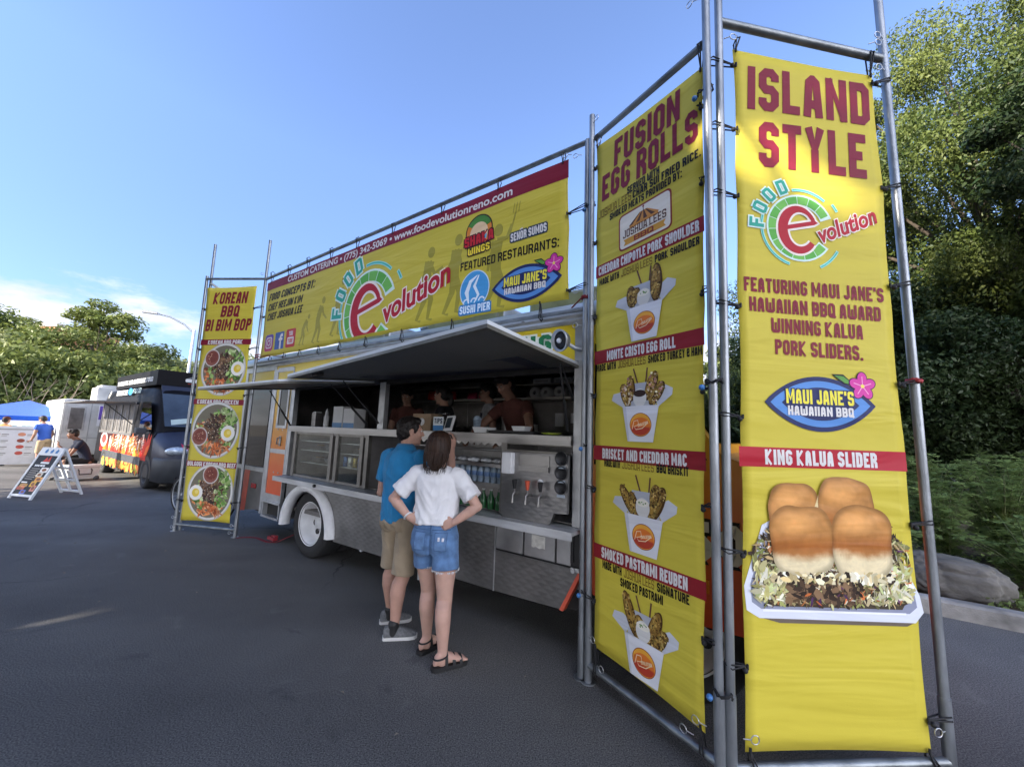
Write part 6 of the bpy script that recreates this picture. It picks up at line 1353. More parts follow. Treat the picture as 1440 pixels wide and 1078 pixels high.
def head_shape(q, c, yaw, pitch, s=1.0, tilt=0.):
    M3 = Matrix.Rotation(-yaw, 3, 'Z') @ Matrix.Rotation(tilt, 3, 'Y') @ Matrix.Rotation(pitch, 3, 'X'); c = Vector(c); T = lambda x, y, z: c + M3 @ Vector((x, y, z)) * s
    q.ball(T(0, -.012, .028), .076 * s, .094 * s, .086 * s, 20, 14, rot=M3)
    q.ball(T(0, .020, -.020), .066 * s, .076 * s, .080 * s, 18, 12, rot=M3)
    q.ball(T(0, .040, -.070), .046 * s, .046 * s, .040 * s, 16, 10, rot=M3)
    q.ball(T(0, .078, -.092), .021 * s, .018 * s, .017 * s, 12, 8, rot=M3)           # chin
    chain(q, [T(0, .090, .018), T(0, .105, -.012), T(0, .108, -.022)], [.009 * s, .012 * s, .013 * s], 10)   # nose
    for k in (-1, 1):
        q.ball(T(.012 * k, .098, -.026), .009 * s, seg=8, rg=6)
        q.ball(T(.036 * k, .070, -.022), .024 * s, .018 * s, .020 * s, 10, 7, rot=M3)  # cheek
        q.ball(T(.032 * k, .078, .030), .024 * s, .012 * s, .009 * s, 10, 7, rot=M3)   # brow
        q.ball(T(.077 * k, -.008, -.004), .008 * s, .019 * s, .031 * s, 10, 8, rot=M3)  # ear
        q.ball(T(.080 * k, -.014, .012), .008 * s, .015 * s, .016 * s, 10, 8, rot=M3)
    q.ball(T(0, .092, -.050), .022 * s, .010 * s, .006 * s, 12, 7, rot=M3); q.ball(T(0, .090, -.061), .018 * s, .010 * s, .007 * s, 12, 7, rot=M3)   # lips
    return T, M3
def face_bits(T, M3, s, par, browm):
    for k in (-1, 1):
        q = MB(); q.ball(T(.032 * k, .083, .012), .0125 * s, .009 * s, .0075 * s, 12, 8, rot=M3); q.ball(T(.032 * k, .0905, .012), .0058 * s, .003 * s, .0058 * s, 10, 6, 1, rot=M3); q.build('eye', [M_EYE, M_BLACK], par)
        q = MB(); q.tube([T(.014 * k, .091, .031), T(.032 * k, .091, .037), T(.050 * k, .080, .031)], [.003 * s, .004 * s, .002 * s], 6); q.build('eyebrow', browm, par)
    q = MB(); q.tube([T(-.022, .093, -.0555), T(0, .1025, -.0545), T(.022, .093, -.0555)], [.0018, .003, .0018], 6); q.build('mouth', M_LIP, par)
def skin(name, col):
    m = mat(name, col, .58, 0, var=.07, vscale=18, bump=.10, bscale=260, spec=.3); b = m.node_tree.nodes['Principled BSDF']; b.inputs['Subsurface Weight'].default_value = .12; b.inputs['Subsurface Radius'].default_value = (.02, .008, .004); b.inputs['Subsurface Scale'].default_value = .4; return m
M_EYE = mat('eye_white', (.6, .58, .55), .2); M_LIP = mat('lip_line', (.20, .07, .06), .5)
SKIN_A = skin('skin_fair', (.46, .27, .205)); SKIN_B = skin('skin_light', (.50, .31, .245)); SKIN_C = skin('skin_brown', (.20, .105, .07)); SKIN_D = skin('skin_tan', (.33, .19, .135))
def hair_mat(name, col): return mat(name, col, .48, 0, var=.6, vscale=70, bump=.6, bscale=150, stretch=(1, 1, .05), spec=.3)
H_DARK = hair_mat('hair_dark', (.012, .009, .008)); H_BROWN = hair_mat('hair_brown', (.030, .014, .008))
def cloth_mat(name, col, **k):
    if name in MATS: return MATS[name]
    m = mat(name, col, .9, 0, spec=.2, var=k.pop('var', .10), vscale=k.pop('vscale', 9), bump=k.pop('bump', .35), bscale=k.pop('bscale', 420), **k); m.node_tree.nodes['Principled BSDF'].inputs['Sheen Weight'].default_value = .12 if max(col) > .1 else 0; return m
def folds(seed, amp=.004, f=7., g=13.):
    def d(c): return amp * noise.noise(Vector((c.x * f + seed, c.y * f, c.z * f * .55 + c.x * 3))) + amp * .55 * noise.noise(Vector((c.x * g, c.y * g + seed, c.z * g * .5 - c.x * 8)))
    return d
def drape(ob, bvh_off=.002): 
    bm = bmesh.new(); bm.from_mesh(ob.data); t = BVHTree.FromBMesh(bm); bm.free(); return t
def patch_on(par, tree_, name, m, u0, u1, z0, z1, xf, d=-1, off=.0025, n=14, taper=0.):
    """thin panel lying on a garment, looked at along +y (d=-1: on its back)"""
    V = []; F = []
    for j in range(n + 1):
        for i in range(n + 1):
            z = z0 + (z1 - z0) * j / n; u = u0 + (u1 - u0) * i / n; 
            if taper: u = (u0 + u1) / 2 + (u - (u0 + u1) / 2) * (1 - taper * (1 - j / n))
            h = tree_.ray_cast(Vector((xf(u), d * 1.0, z)), Vector((0, -d, 0)))
            p = h[0] + h[1] * off if h[0] is not None else Vector((xf(u), 0, z)); V.append(p)
    for j in range(n):
        for i in range(n): a = j * (n + 1) + i; F.append((a, a + 1, a + n + 2, a + n + 1))
    q = MB(); q.add(V, F, 0, True); return q.build(name, m, par, False)

# ------------------------------------------------------------------ the woman in white
def woman():
    R0 = Vector((-.485, 3.04, 0)); yaw = radians(8)
    t = thing('person', 'woman seen from behind in white crop T-shirt and denim shorts, hands on hips', 'person', R0, -yaw)
    X = -.045
    q = MB()
    hipL, hipR = (X - .085, .02, .84), (X + .085, -.01, .84); kL, kR = (-.098, .075, .455), (.068, -.055, .455); aL, aR = (-.092, .085, .085), (.088, -.100, .085)
    for h, k, a in ((hipL, kL, aL), (hipR, kR, aR)):
        h, k, a = Vector(h), Vector(k), Vector(a); cb = Vector((0, -.022, 0))
        P = [h, h.lerp(k, .3), h.lerp(k, .65), h.lerp(k, .92), k + Vector((0, .004, -.03)), k.lerp(a, .22) + cb, k.lerp(a, .38) + cb, k.lerp(a, .62) + cb * .5, k.lerp(a, .85), a, a + Vector((0, 0, -.035))]
        q.tube(P, [.088, .087, .074, .059, .055, .056, .056, .046, .036, .033, .034], 20); q.ball(h, .088); q.ball(P[-1], .034)
    def foot(a, fy, sc=1.0):
        a = Vector(a); d = Vector((sin(fy), cos(fy), 0)); s_ = Vector((cos(fy), -sin(fy), 0)); R = []
        for f_, w_, h_ in ((-.062, .014, .018), (-.05, .028, .034), (-.02, .032, .046), (.03, .033, .040), (.08, .038, .030), (.12, .042, .022), (.15, .038, .016), (.165, .022, .010)):
            R.append([Vector((a.x, a.y, 0)) + d * f_ * sc + s_ * w_ * cos(b) * sc + Vector((0, 0, .030 + h_ * (1 + sin(b)) * sc)) for b in [2 * pi * k / 16 for k in range(16)]])
        q.rings(R)
        for i, (o_, l, r) in enumerate(((-.028, .028, .0125), (-.010, .026, .0095), (.007, .022, .009), (.022, .017, .0085), (.034, .010, .008))):
            sgn = 1 if a.x < 0 else -1
            p = Vector((a.x, a.y, .042)) + d * (.145 * sc) + s_ * o_ * -sgn * -1 * sc; chain(q, [p, p + d * l * sc + Vector((0, 0, -.004))], [r, r * .85], 8)
    fyL, fyR = radians(30), radians(52); foot(aL, fyL); foot(aR, fyR)
    torso(q, [(X, 0, .80, .10, .08), (X, 0, .86, .16, .105), (X, 0, .95, .145, .095), (X, 0, 1.05, .125, .085), (X - .003, 0, 1.16, .145, .095), (X - .005, 0, 1.26, .155, .09), (X - .005, .0, 1.32, .13, .07), (X - .005, 0, 1.36, .06, .05)])
    hc = Vector((X - .005, .012, 1.515)); chain(q, [Vector((X - .005, -.005, 1.33)), Vector((X - .005, .0, 1.42))], [.055, .05])
    T, M3 = head_shape(q, hc, radians(4), radians(-4), .98)
    sL, sR = Vector((X - .163, -.005, 1.292)), Vector((X + .155, -.005, 1.285)); eL, eR = Vector((X - .335, -.03, 1.105)), Vector((X + .318, -.045, 1.085)); wL, wR = Vector((X - .185, -.075, .985)), Vector((X + .165, -.095, .975))
    for s_, e_, w_ in ((sL, eL, wL), (sR, eR, wR)):
        P = [s_, s_.lerp(e_, .35), s_.lerp(e_, .75), e_, e_.lerp(w_, .25), e_.lerp(w_, .6), w_]; q.tube(P, [.050, .047, .042, .038, .040, .033, .025], 16); q.ball(s_, .05); q.ball(e_, .038); q.ball(w_, .025)
    hand(q, wL, (.86, -.12, -.22), (.10, .95, .05), .30, 1, .95); hand(q, wR, (-.86, -.04, -.30), (-.10, .95, .05), .30, -1, .95)
    body = remeshed(q, 'body', SKIN_B, t, .0048, 3); face_bits(T, M3, .98, t, H_BROWN)
    # T-shirt: short, boxy
    q = MB(); torso(q, [(X - .002, -.005, .948, .168, .122), (X - .002, -.005, .99, .172, .124), (X, 0, 1.08, .168, .118), (X, 0, 1.18, .176, .116), (X - .004, 0, 1.26, .182, .106), (X - .005, 0, 1.305, .165, .085), (X - .005, 0, 1.338, .105, .070), (X - .005, 0, 1.352, .068, .058)])
    for s_, e_ in ((sL, eL), (sR, eR)):
        e2 = s_.lerp(e_, .74); q.tube([s_ + Vector((-math.copysign(.05, s_.x - X), 0, .012)), s_, s_.lerp(e_, .4), e2], [.062, .066, .068, .074], 20); q.ball(s_, .064)
    tee = remeshed(q, 'T-shirt'.lower().replace('-', '_'), cloth_mat('white_cotton', (.74, .74, .76), var=.03), t, .006, 3, lambda c: folds(3, .007, 6, 13)(c) - .016 * abs(noise.noise(Vector((c.x * 11, c.y * 11 + 4, c.z * 3.2)))) * min(1, max(0, (1.30 - c.z) / .12)) - .010 * abs(noise.noise(Vector((c.x * 7 + c.z * 9, c.y * 7, c.z * 9 - abs(c.x + .045) * 14)))) + .006 + .007 * max(0, 1 - abs(c.z - .97) / .06) * noise.noise(Vector((c.x * 26, c.y * 26, 0))))
    q = MB(); q.tube([Vector((X - .005 + .064 * cos(a), .056 * sin(a), 1.352 + .006 * sin(a))) for a in [2 * pi * k / 24 for k in range(24)]], .006, 6, closed=True); q.build('collar', cloth_mat('white_cotton', .5), t)
    # denim shorts
    den = cloth_mat('denim', (.10, .19, .36), var=.32, vscale=14, bump=.5, bscale=300)
    q = MB(); torso(q, [(X, .0, .735, .165, .108), (X, -.006, .80, .182, .125), (X, -.004, .86, .178, .122), (X, 0, .93, .158, .108), (X, 0, .985, .140, .096), (X, 0, 1.0, .138, .094)])
    for h, k in ((hipL, kL), (hipR, kR)):
        h, k = Vector(h), Vector(k); q.tube([h + Vector((0, 0, .02)), h.lerp(k, .25), h.lerp(k, .54)], [.094, .097, .100], 22)
    for k_ in (-1, 1): q.ball((X + .075 * k_, -.055, .80), .082, .070, .088, 16, 12)
    sh = remeshed(q, 'shorts', den, t, .006, 3, lambda c: folds(8, .003, 8, 17)(c) - .008 * abs(noise.noise(Vector((c.x * 10, c.y * 10, c.z * 16)))) * max(0, 1 - abs(c.z - .76) / .10) - .012 * max(0, 1 - abs(c.x + .045) / .018) * (c.y < 0) * (c.z < .88)); tr = drape(sh)
    pk = cloth_mat('denim_pocket', (.115, .21, .385), var=.3, vscale=16, bump=.5, bscale=300)
    for k_ in (-1, 1): patch_on(t, tr, 'pocket', pk, .033 * k_, .122 * k_, .775, .895, lambda u: X + u, -1, .003, 12, .18)
    sm_ = cloth_mat('denim_seam', (.055, .11, .23), var=.3, vscale=30)
    patch_on(t, tr, 'seam', sm_, -.004, .004, .745, .985, lambda u: X + u, -1, .0035, 16)
    for k_ in (-1, 1):
        for a_ in range(1): patch_on(t, tr, 'seam', sm_, .010 * k_, .135 * k_, .912, .917, lambda u: X + u, -1, .0035, 12)
    patch_on(t, tr, 'waistband', pk, -.128, .128, .965, .996, lambda u: X + u, -1, .004, 20)
    for k_ in (-1, 1):
        for z_ in (.775, .893): patch_on(t, tr, 'pocket_stitch', sm_, .034 * k_, .121 * k_, z_, z_ + .004, lambda u: X + u, -1, .0045, 10)
        for u_ in (.036, .118): patch_on(t, tr, 'pocket_stitch', sm_, u_ * k_ - .0015, u_ * k_ + .0015, .778, .893, lambda u: X + u, -1, .0045, 10)
    patch_on(t, tr, 'frayed_hole', cloth_mat('white_threads', (.62, .63, .66), var=.2, vscale=90), .058, .072, .842, .868, lambda u: X + u, -1, .0045, 4); patch_on(t, tr, 'frayed_hole', cloth_mat('white_threads', .5), .086, .101, .84, .864, lambda u: X + u, -1, .0045, 4)
    for z in (.992,): 
        for xx in (-.10, .0, .10): patch_on(t, tr, 'belt_loop', pk, xx - .006, xx + .006, .95, .995, lambda u: X + u, -1, .005, 3)
    q = MB(); rr = random.Random(4)
    for h, k in ((hipL, kL), (hipR, kR)):
        h, k = Vector(h), Vector(k); c = h.lerp(k, .535)
        for i in range(120):
            a = rr.uniform(0, 2 * pi); p = c + Vector((.097 * cos(a), .097 * sin(a), .004)); q.add([p, p + Vector((.006, 0, 0)), p + Vector((rr.uniform(-.006, .006), 0, -rr.uniform(.008, .022)))], [(0, 1, 2)])
    q.build('frayed_hem', cloth_mat('white_threads', .5), t, False)
    # long hair
    q = MB(); hb = hc
    R = []
    for z, w_, d, y in ((1.622, .030, .035, -.01), (1.607, .060, .072, -.012), (1.577, .082, .092, -.016), (1.537, .092, .096, -.024), (1.495, .096, .086, -.036), (1.455, .097, .066, -.050), (1.42, .084, .050, -.060), (1.385, .068, .038, -.068), (1.352, .044, .024, -.074), (1.325, .02, .012, -.078)):
        R.append([Vector((X - .008 + w_ * cos(a) * (1 + .03 * sin(z * 30)), y + hc.y * 0 + d * sin(a), z)) for a in [2 * pi * k / 30 for k in range(30)]])
    q.rings(R)
    hair = remeshed(q, 'hair', H_BROWN, t, .006, 2, lambda c: .006 * noise.noise(Vector((atan2(c.y + .03, c.x - X) * 7, c.z * 2.2, 2))) + .003 * noise.noise(Vector((atan2(c.y + .03, c.x - X) * 22, c.z * 3, 5))))
    q = MB(); rr = random.Random(6)
    for i in range(70):
        a = rr.uniform(pi * 1.05, pi * 1.95); x0 = X - .008 + .094 * cos(a); y0 = -.035 + .07 * sin(a); q.tube([(x0, y0, 1.50), (x0 + rr.uniform(-.008, .008), y0 - .020, 1.43), (X + (x0 - X) * .9 + rr.uniform(-.012, .012), y0 - .028, 1.37 + rr.uniform(-.02, .02)), (X + (x0 - X) * .7 + rr.uniform(-.02, .02), y0 - .026, 1.32 + rr.uniform(-.02, .03))], [.0035, .003, .0022, .0008], 4)
    q.build('hair_strands', H_BROWN, t, False)
    q = MB(); q.tube([T(-.085, .02, .055), T(-.05, .075, .085), T(0, .09, .088), T(.05, .075, .085), T(.085, .02, .055)], .006, 6); q.build('sunglasses', M_BLACK, t)
    # sandals, wristband
    for a, fy in ((aL, fyL), (aR, fyR)):
        a = Vector(a); d = Vector((sin(fy), cos(fy), 0)); s_ = Vector((cos(fy), -sin(fy), 0)); b0 = Vector((a.x, a.y, 0)); q = MB()
        out_ = [(-.075, .020), (-.06, .034), (0, .038), (.07, .044), (.13, .048), (.17, .040), (.188, .018)]; poly = [(f_, w_) for f_, w_ in out_] + [(f_, -w_) for f_, w_ in out_[::-1]]
        q.prism(poly, b0 + Vector((0, 0, .004)), d, s_, (0, 0, .026)); sd_ = q.build('sandal', M_BLACK, t)
        for f_, h_, w_ in ((.125, .072, .046), (.075, .088, .042), (-.0, .118, .040)):
            q = MB(); P = [b0 + d * (f_ + (.0 if h_ < .11 else .02)) + s_ * w_ * cos(b) + Vector((0, 0, .026 + (h_ - .026) * sin(b))) for b in [pi * k / 12 for k in range(13)]]
            q.rings([[p - d * .011, p + d * .011, p + d * .011 + Vector((0, 0, .004)), p - d * .011 + Vector((0, 0, .004))] for p in P], 0, False); q.build('sandal_strap', M_BLACK, sd_)
        q = MB(); q.tube([b0 + d * (-.012 + .05 * cos(b) * 1.0) + s_ * .043 * sin(b) + Vector((0, 0, .085 + .008 * cos(b))) for b in [2 * pi * k / 16 for k in range(16)]], .006, 6, closed=True); q.build('sandal_strap', M_BLACK, sd_)
    q = MB(); c = eL.lerp(wL, .93); x, y, d = frame_of(wL - eL); q.tube([c + (x * cos(b) + y * sin(b)) * .031 for b in [2 * pi * k / 18 for k in range(18)]], .006, 6, closed=True); q.build('wristband', M_PAPER, t)
woman()

# ------------------------------------------------------------------ the man in the blue polo
def man():
    R0 = Vector((-.895, 3.435, 0)); yaw = radians(30)
    t = thing('person', 'man in blue polo shirt and khaki shorts standing beside the woman at the counter', 'person', R0, -yaw)
    X, Y = .0, .0; q = MB()
    aL, aR = Vector((-.03, .155, .085)), Vector((.035, -.115, .085)); aL, aR = Vector((-.125, .075, .085)), Vector((.10, -.095, .085))
    hipL, hipR = Vector((X - .095, .02, .88)), Vector((X + .095, 0, .88)); kL, kR = Vector((-.118, .055, .475)), Vector((.100, -.04, .475))
    for h, k, a in ((hipL, kL, aL), (hipR, kR, aR)):
        cb = Vector((0, -.022, 0)); P = [h, h.lerp(k, .3), h.lerp(k, .65), h.lerp(k, .92), k + Vector((0, .004, -.03)), k.lerp(a, .22) + cb, k.lerp(a, .38) + cb, k.lerp(a, .62) + cb * .5, k.lerp(a, .85), a, a + Vector((0, 0, -.035))]
        q.tube(P, [.092, .09, .078, .062, .058, .060, .060, .048, .039, .037, .037], 20); q.ball(h, .092); q.ball(P[-1], .037)
    torso(q, [(X, 0, .84, .11, .09), (X, 0, .90, .165, .115), (X, 0, 1.0, .155, .11), (X, 0, 1.12, .155, .11), (X, 0, 1.26, .175, .12), (X, 0, 1.36, .18, .105), (X, 0, 1.42, .14, .08), (X, 0, 1.46, .07, .06)])
    hc = Vector((X + .01, .035, 1.605)); chain(q, [Vector((X, -.005, 1.42)), Vector((X + .005, .015, 1.52))], [.062, .056]); T, M3 = head_shape(q, hc, radians(34), radians(-2), 1.03)
    sL, sR = Vector((X - .185, 0, 1.385)), Vector((X + .185, 0, 1.385)); eL, eR = Vector((X - .235, -.02, 1.075)), Vector((X + .315, .245, 1.185)); wL, wR = Vector((X - .14, .20, 1.04)), Vector((X + .215, .36, 1.46))
    for s_, e_, w_ in ((sL, eL, wL), (sR, eR, wR)):
        P = [s_, s_.lerp(e_, .35), s_.lerp(e_, .75), e_, e_.lerp(w_, .25), e_.lerp(w_, .6), w_]; q.tube(P, [.056, .052, .045, .041, .043, .036, .028], 16); q.ball(s_, .056); q.ball(e_, .041); q.ball(w_, .028)
    hand(q, wL, (.75, .6, -.05), (.1, -.3, 1), .45, -1, 1.0); hand(q, wR, (-.12, .12, 1), (-.75, .6, 0), .28, 1, 1.02)
    remeshed(q, 'body', SKIN_A, t, .0048, 3); face_bits(T, M3, 1.03, t, H_DARK)
    # polo
    blue = cloth_mat('blue_pique', (.026, .225, .47), var=.12)
    q = MB(); torso(q, [(X, 0, .868, .176, .132), (X, 0, .90, .178, .134), (X, 0, 1.0, .174, .130), (X, 0, 1.12, .174, .128), (X, 0, 1.26, .190, .134), (X, 0, 1.36, .196, .118), (X, 0, 1.42, .155, .095), (X, 0, 1.455, .085, .074), (X, 0, 1.47, .070, .066)])
    for s_, e_ in ((sL, eL), (sR, eR)):
        e2 = s_.lerp(e_, .66); q.tube([s_ - Vector((math.copysign(.05, s_.x), 0, -.01)), s_, s_.lerp(e_, .35), e2], [.064, .066, .064, .066], 20); q.ball(s_, .066)
    remeshed(q, 'polo_shirt', blue, t, .006, 3, lambda c: folds(21, .007, 6, 13)(c) - .012 * abs(noise.noise(Vector((c.x * 8 + c.z * 6, c.y * 8, c.z * 7 - c.x * 6)))) - .007 * abs(noise.noise(Vector((c.x * 15, c.y * 15, c.z * 5 + 3)))) + .013 + .004 * noise.noise(Vector((c.x * 9, c.y * 9, c.z * 22 + c.x * 14))))
    q = MB(); R = []
    for z, r_, o in ((1.455, .079, 0), (1.50, .070, -.004), (1.505, .073, -.004), (1.470, .092, -.004), (1.447, .098, -.006)):
        R.append([Vector((X + r_ * cos(a) * .98, o + .005 + r_ * .92 * sin(a), z - .018 * max(0, sin(a)))) for a in [2 * pi * k / 28 for k in range(28)]])
    q.rings(R, 0, True, False); q.build('collar', blue, t)
    # khaki shorts
    kh = cloth_mat('khaki_twill', (.34, .27, .185), var=.14)
    q = MB(); torso(q, [(X, 0, .80, .150, .115), (X, -.005, .86, .180, .136), (X, 0, .93, .170, .125), (X, 0, .99, .160, .118)])
    for h, k in ((hipL, kL), (hipR, kR)): q.tube([h + Vector((0, 0, .03)), h.lerp(k, .3), h.lerp(k, .7), h.lerp(k, 1.02)], [.100, .098, .088, .091], 22)
    for k_ in (-1, 1): q.ball((X + .08 * k_, -.055, .865), .085, .075, .09, 16, 12)
    sh = remeshed(q, 'shorts', kh, t, .006, 2, lambda c: folds(31, .006, 6, 13)(c) - .014 * abs(noise.noise(Vector((c.x * 9, c.y * 9, c.z * 5 + c.x * 5)))) + .005); tr = drape(sh)
    for k_ in (-1, 1): patch_on(t, tr, 'pocket', cloth_mat('khaki_pocket', (.30, .235, .16), var=.14), .045 * k_, .13 * k_, .80, .925, lambda u: X + u, -1, .003, 10, .05)
    # short dark hair
    q = MB(); M_ = M3
    q.ball(T(0, -.022, .045), .086, .102, .092, 22, 14, rot=M_); q.ball(T(0, -.05, .0), .080, .072, .085, 18, 12, rot=M_); q.ball(T(0, .035, .092), .062, .050, .034, 16, 10, rot=M_)
    for k in (-1, 1): q.ball(T(.070 * k, .022, .03), .014, .022, .045, 10, 8, rot=M_)
    remeshed(q, 'hair', H_DARK, t, .005, 2, lambda c: .007 * noise.noise(c * 34) + .004 * noise.noise(c * 80))
    for a, fy in ((aL, radians(42)), (aR, radians(48))):
        d = Vector((sin(fy), cos(fy), 0)); s_ = Vector((cos(fy), -sin(fy), 0)); b0 = Vector((a.x, a.y, 0)); d = d * .90; q = MB(); R = []
        for f_, w_, h_, zb in ((-.085, .020, .075, .025), (-.075, .036, .098, .022), (-.03, .040, .112, .02), (.02, .042, .106, .02), (.08, .046, .082, .02), (.13, .047, .066, .02), (.17, .040, .054, .02), (.195, .022, .040, .022)):
            R.append([b0 + d * f_ + s_ * w_ * cos(b) + Vector((0, 0, zb + (h_ - zb) * max(0, sin(b)) - .004 * max(0, -sin(b)))) for b in [2 * pi * k / 20 for k in range(20)]])
        q.rings(R); sho = q.build('shoe', mat('grey_knit', (.14, .145, .15), .9, var=.3, vscale=60, bump=.5, bscale=300), t)
        q = MB(); out_ = [(-.092, .018), (-.08, .038), (-.02, .044), (.06, .048), (.13, .053), (.18, .044), (.203, .018)]; q.prism([(f_, w_) for f_, w_ in out_] + [(f_, -w_) for f_, w_ in out_[::-1]], b0 + Vector((0, 0, .002)), d, s_ * .93, (0, 0, .024)); q.build('sole', mat('white_foam', (.58, .58, .56), .7), sho)
        q = MB(); chain(q, [b0 + Vector((0, 0, .05)) - d * .005, b0 + Vector((0, 0, .085)), b0 + Vector((0, 0, .108)) + (Vector((0, -.006, 0)))], [.045, .043, .042], 18); q.build('sock', M_BLACK, t)
man()

# ------------------------------------------------------------------ people farther off
def figure(loc, yaw, label, H=1.7, skinm=SKIN_C, topm=None, botm=None, hairm=H_DARK, lean=.0, head=(0, 0), elbows=None, wrists=None, legs=None, long_hair=False, hat=None, apron=None, sit=False, sleeve=.5, voxel=.010, long_legs=True, handd=((0, 1, -.3), (0, 1, -.3))):
    """standing or seated person, x to its right, y forward"""
    t = thing('person', label, 'person', loc, -yaw); k = H / 1.7; q = MB()
    ph = .47 if sit else .88 * k
    def U(x, y, z): return Vector((x * k, (y + (z - .9) * lean * (1 if z > .9 else 0)) * k, (z - .88) * k + ph))
    hips = [U(-.09, 0, .88), U(.09, 0, .88)]
    if legs is None:
        legs = [([-.10, .42, .48], [-.11, .36, .09]), ([.12, .40, .48], [.13, .42, .09])] if sit else [([-.10, .02, .47], [-.10, 0, .09]), ([.10, 0, .47], [.10, -.02, .09])]
    L = []
    for h, (kn, an) in zip(hips, legs):
        kn, an = Vector(kn) * (1 if sit else k), Vector(an) * (1 if sit else k); L.append((h, kn, an)); P = [h, h.lerp(kn, .5), kn, kn.lerp(an, .35) + Vector((0, -.015, 0)), an]
        q.tube(P, [.088 * k, .08 * k, .06 * k, .058 * k, .04 * k], 14); q.ball(h, .088 * k); q.ball(kn, .06 * k)
        chain(q, [an + Vector((0, -.03, -.04)), an + Vector((0, .06, -.05)), an + Vector((0, .15, -.06))], [.04 * k, .04 * k, .03 * k], 12)
    secs = [(.86, .11, .09), (.92, .16, .11), (1.05, .15, .105), (1.25, .17, .115), (1.36, .17, .10), (1.42, .13, .08), (1.46, .07, .06)]
    def tor(q, g):
        R = []
        for z, w_, d in secs: c = U(0, 0, z); R.append([c + Vector(((w_ + g) * cos(a) * k, (d + g) * sin(a) * k, 0)) for a in [2 * pi * j / 22 for j in range(22)]])
        q.rings(R)
    tor(q, 0); nb = U(0, .0, 1.42); hc = U(0, .04, 1.60) + Vector((0, .03 * lean, 0)); chain(q, [nb, hc + Vector((0, -.02, -.08))], [.06 * k, .055 * k]); T, M3 = head_shape(q, hc, head[0], head[1], k)
    sh = [U(-.18, 0, 1.38), U(.18, 0, 1.38)]; elbows = elbows or ((-.25, .02, 1.10), (.25, .02, 1.10)); wrists = wrists or ((-.24, .16, .90), (.24, .16, .90)); A = []
    for i in (0, 1):
        e, w_ = U(*elbows[i]), U(*wrists[i]); s_ = sh[i]; A.append((s_, e, w_)); q.tube([s_, s_.lerp(e, .5), e, e.lerp(w_, .4), w_], [.054 * k, .049 * k, .041 * k, .039 * k, .027 * k], 12); q.ball(s_, .054 * k); q.ball(e, .041 * k)
        hand(q, w_, handd[i], (0, 0, -1) if abs(handd[i][2]) < .8 else (0, 1, 0), .4, 1 if i else -1, k)
    remeshed(q, 'body', skinm, t, voxel * .8, 3); face_bits(T, M3, k, t, hairm)
    q = MB(); tor(q, .018)
    for s_, e, w_ in A: q.tube([s_, s_.lerp(e, .4), s_.lerp(e, max(.45, sleeve))], [.066 * k, .064 * k, .062 * k], 14); q.ball(s_, .066 * k)
    remeshed(q, 'shirt', topm, t, voxel, 3, folds(H * 9, .006, 6, 12))
    q = MB(); c = U(0, 0, .90)
    q.rings([[c + Vector((w_ * k * cos(a), d * k * sin(a), z * k)) for a in [2 * pi * j / 20 for j in range(20)]] for z, w_, d in ((-.08, .13, .11), (-.02, .175, .13), (.06, .165, .12))])
    for h, kn, an in L:
        if long_legs: q.tube([h, kn, an + Vector((0, 0, .02))], [.10 * k, .08 * k, .065 * k], 14); q.ball(kn, .08 * k)
        else: q.tube([h, h.lerp(kn, .5), h.lerp(kn, 1.0)], [.10 * k, .095 * k, .088 * k], 14)
    remeshed(q, 'trousers' if long_legs else 'shorts', botm, t, voxel, 3, folds(H * 5, .006, 6, 12))
    q = MB(); q.ball(T(0, -.022, .045), .086 * k, .102 * k, .092 * k, 18, 12, rot=M3); q.ball(T(0, -.05, .0), .081 * k, .072 * k, .085 * k, 16, 10, rot=M3); q.ball(T(0, .045, .088), .066 * k, .055 * k, .040 * k, 12, 8, rot=M3)
    if long_hair: q.ball(T(0, -.11, -.03), .045 * k, .05 * k, .05 * k, 12, 8); q.ball(T(0, -.13, -.10), .03 * k, .03 * k, .07 * k, 12, 8)
    remeshed(q, 'hair', hairm, t, .008, 2, lambda c: .005 * noise.noise(c * 40))
    for h, kn, an in L: 
        q = MB(); chain(q, [an + Vector((0, -.03, -.045)), an + Vector((0, .07, -.052)), an + Vector((0, .165, -.06))], [.046 * k, .047 * k, .033 * k], 12); q.build('shoe', M_BLACK, t)
    if hat: q = MB(); q.ball(T(0, -.01, .06), .092 * k, .108 * k, .085 * k, 18, 12, rot=M3); q.ball(T(0, .11, .06), .07 * k, .07 * k, .010 * k, 14, 6, rot=M3); q.build('cap', hat, t)
    if apron:
        q = MB(); R = []
        for z in (.95, 1.1, 1.25, 1.34):
            w_, d = .16, .125; c = U(0, 0, z); R.append([c + Vector((w_ * k * sin(a) * (1 if z < 1.2 else .7), (d + .012) * k * cos(a), 0)) for a in [radians(-75 + 15 * j) for j in range(11)]])
        F = [(i * 11 + j, i * 11 + j + 1, (i + 1) * 11 + j + 1, (i + 1) * 11 + j) for i in range(3) for j in range(10)]; q.add([p for r_ in R for p in r_], F, 0, True); q.build('apron', apron, t, False)
    return t
C_BLK = cloth_mat('black_cotton', (.012, .012, .014)); C_NAVY = cloth_mat('navy_cotton', (.014, .018, .035)); C_MAR = cloth_mat('maroon_cotton', (.075, .028, .022)); C_STRIPE = cloth_mat('grey_cotton', (.22, .22, .23), var=.5, vscale=40, stretch=(6, 6, .2)); C_ROYAL = cloth_mat('royal_blue_cotton', (.035, .10, .42)); C_TAN = cloth_mat('tan_cotton', (.36, .28, .18)); C_GREY = cloth_mat('dark_grey_cotton', (.05, .05, .055))
FLOOR = .555
face_out = TRZ      # a person whose forward is -y of the truck frame looks out of the window
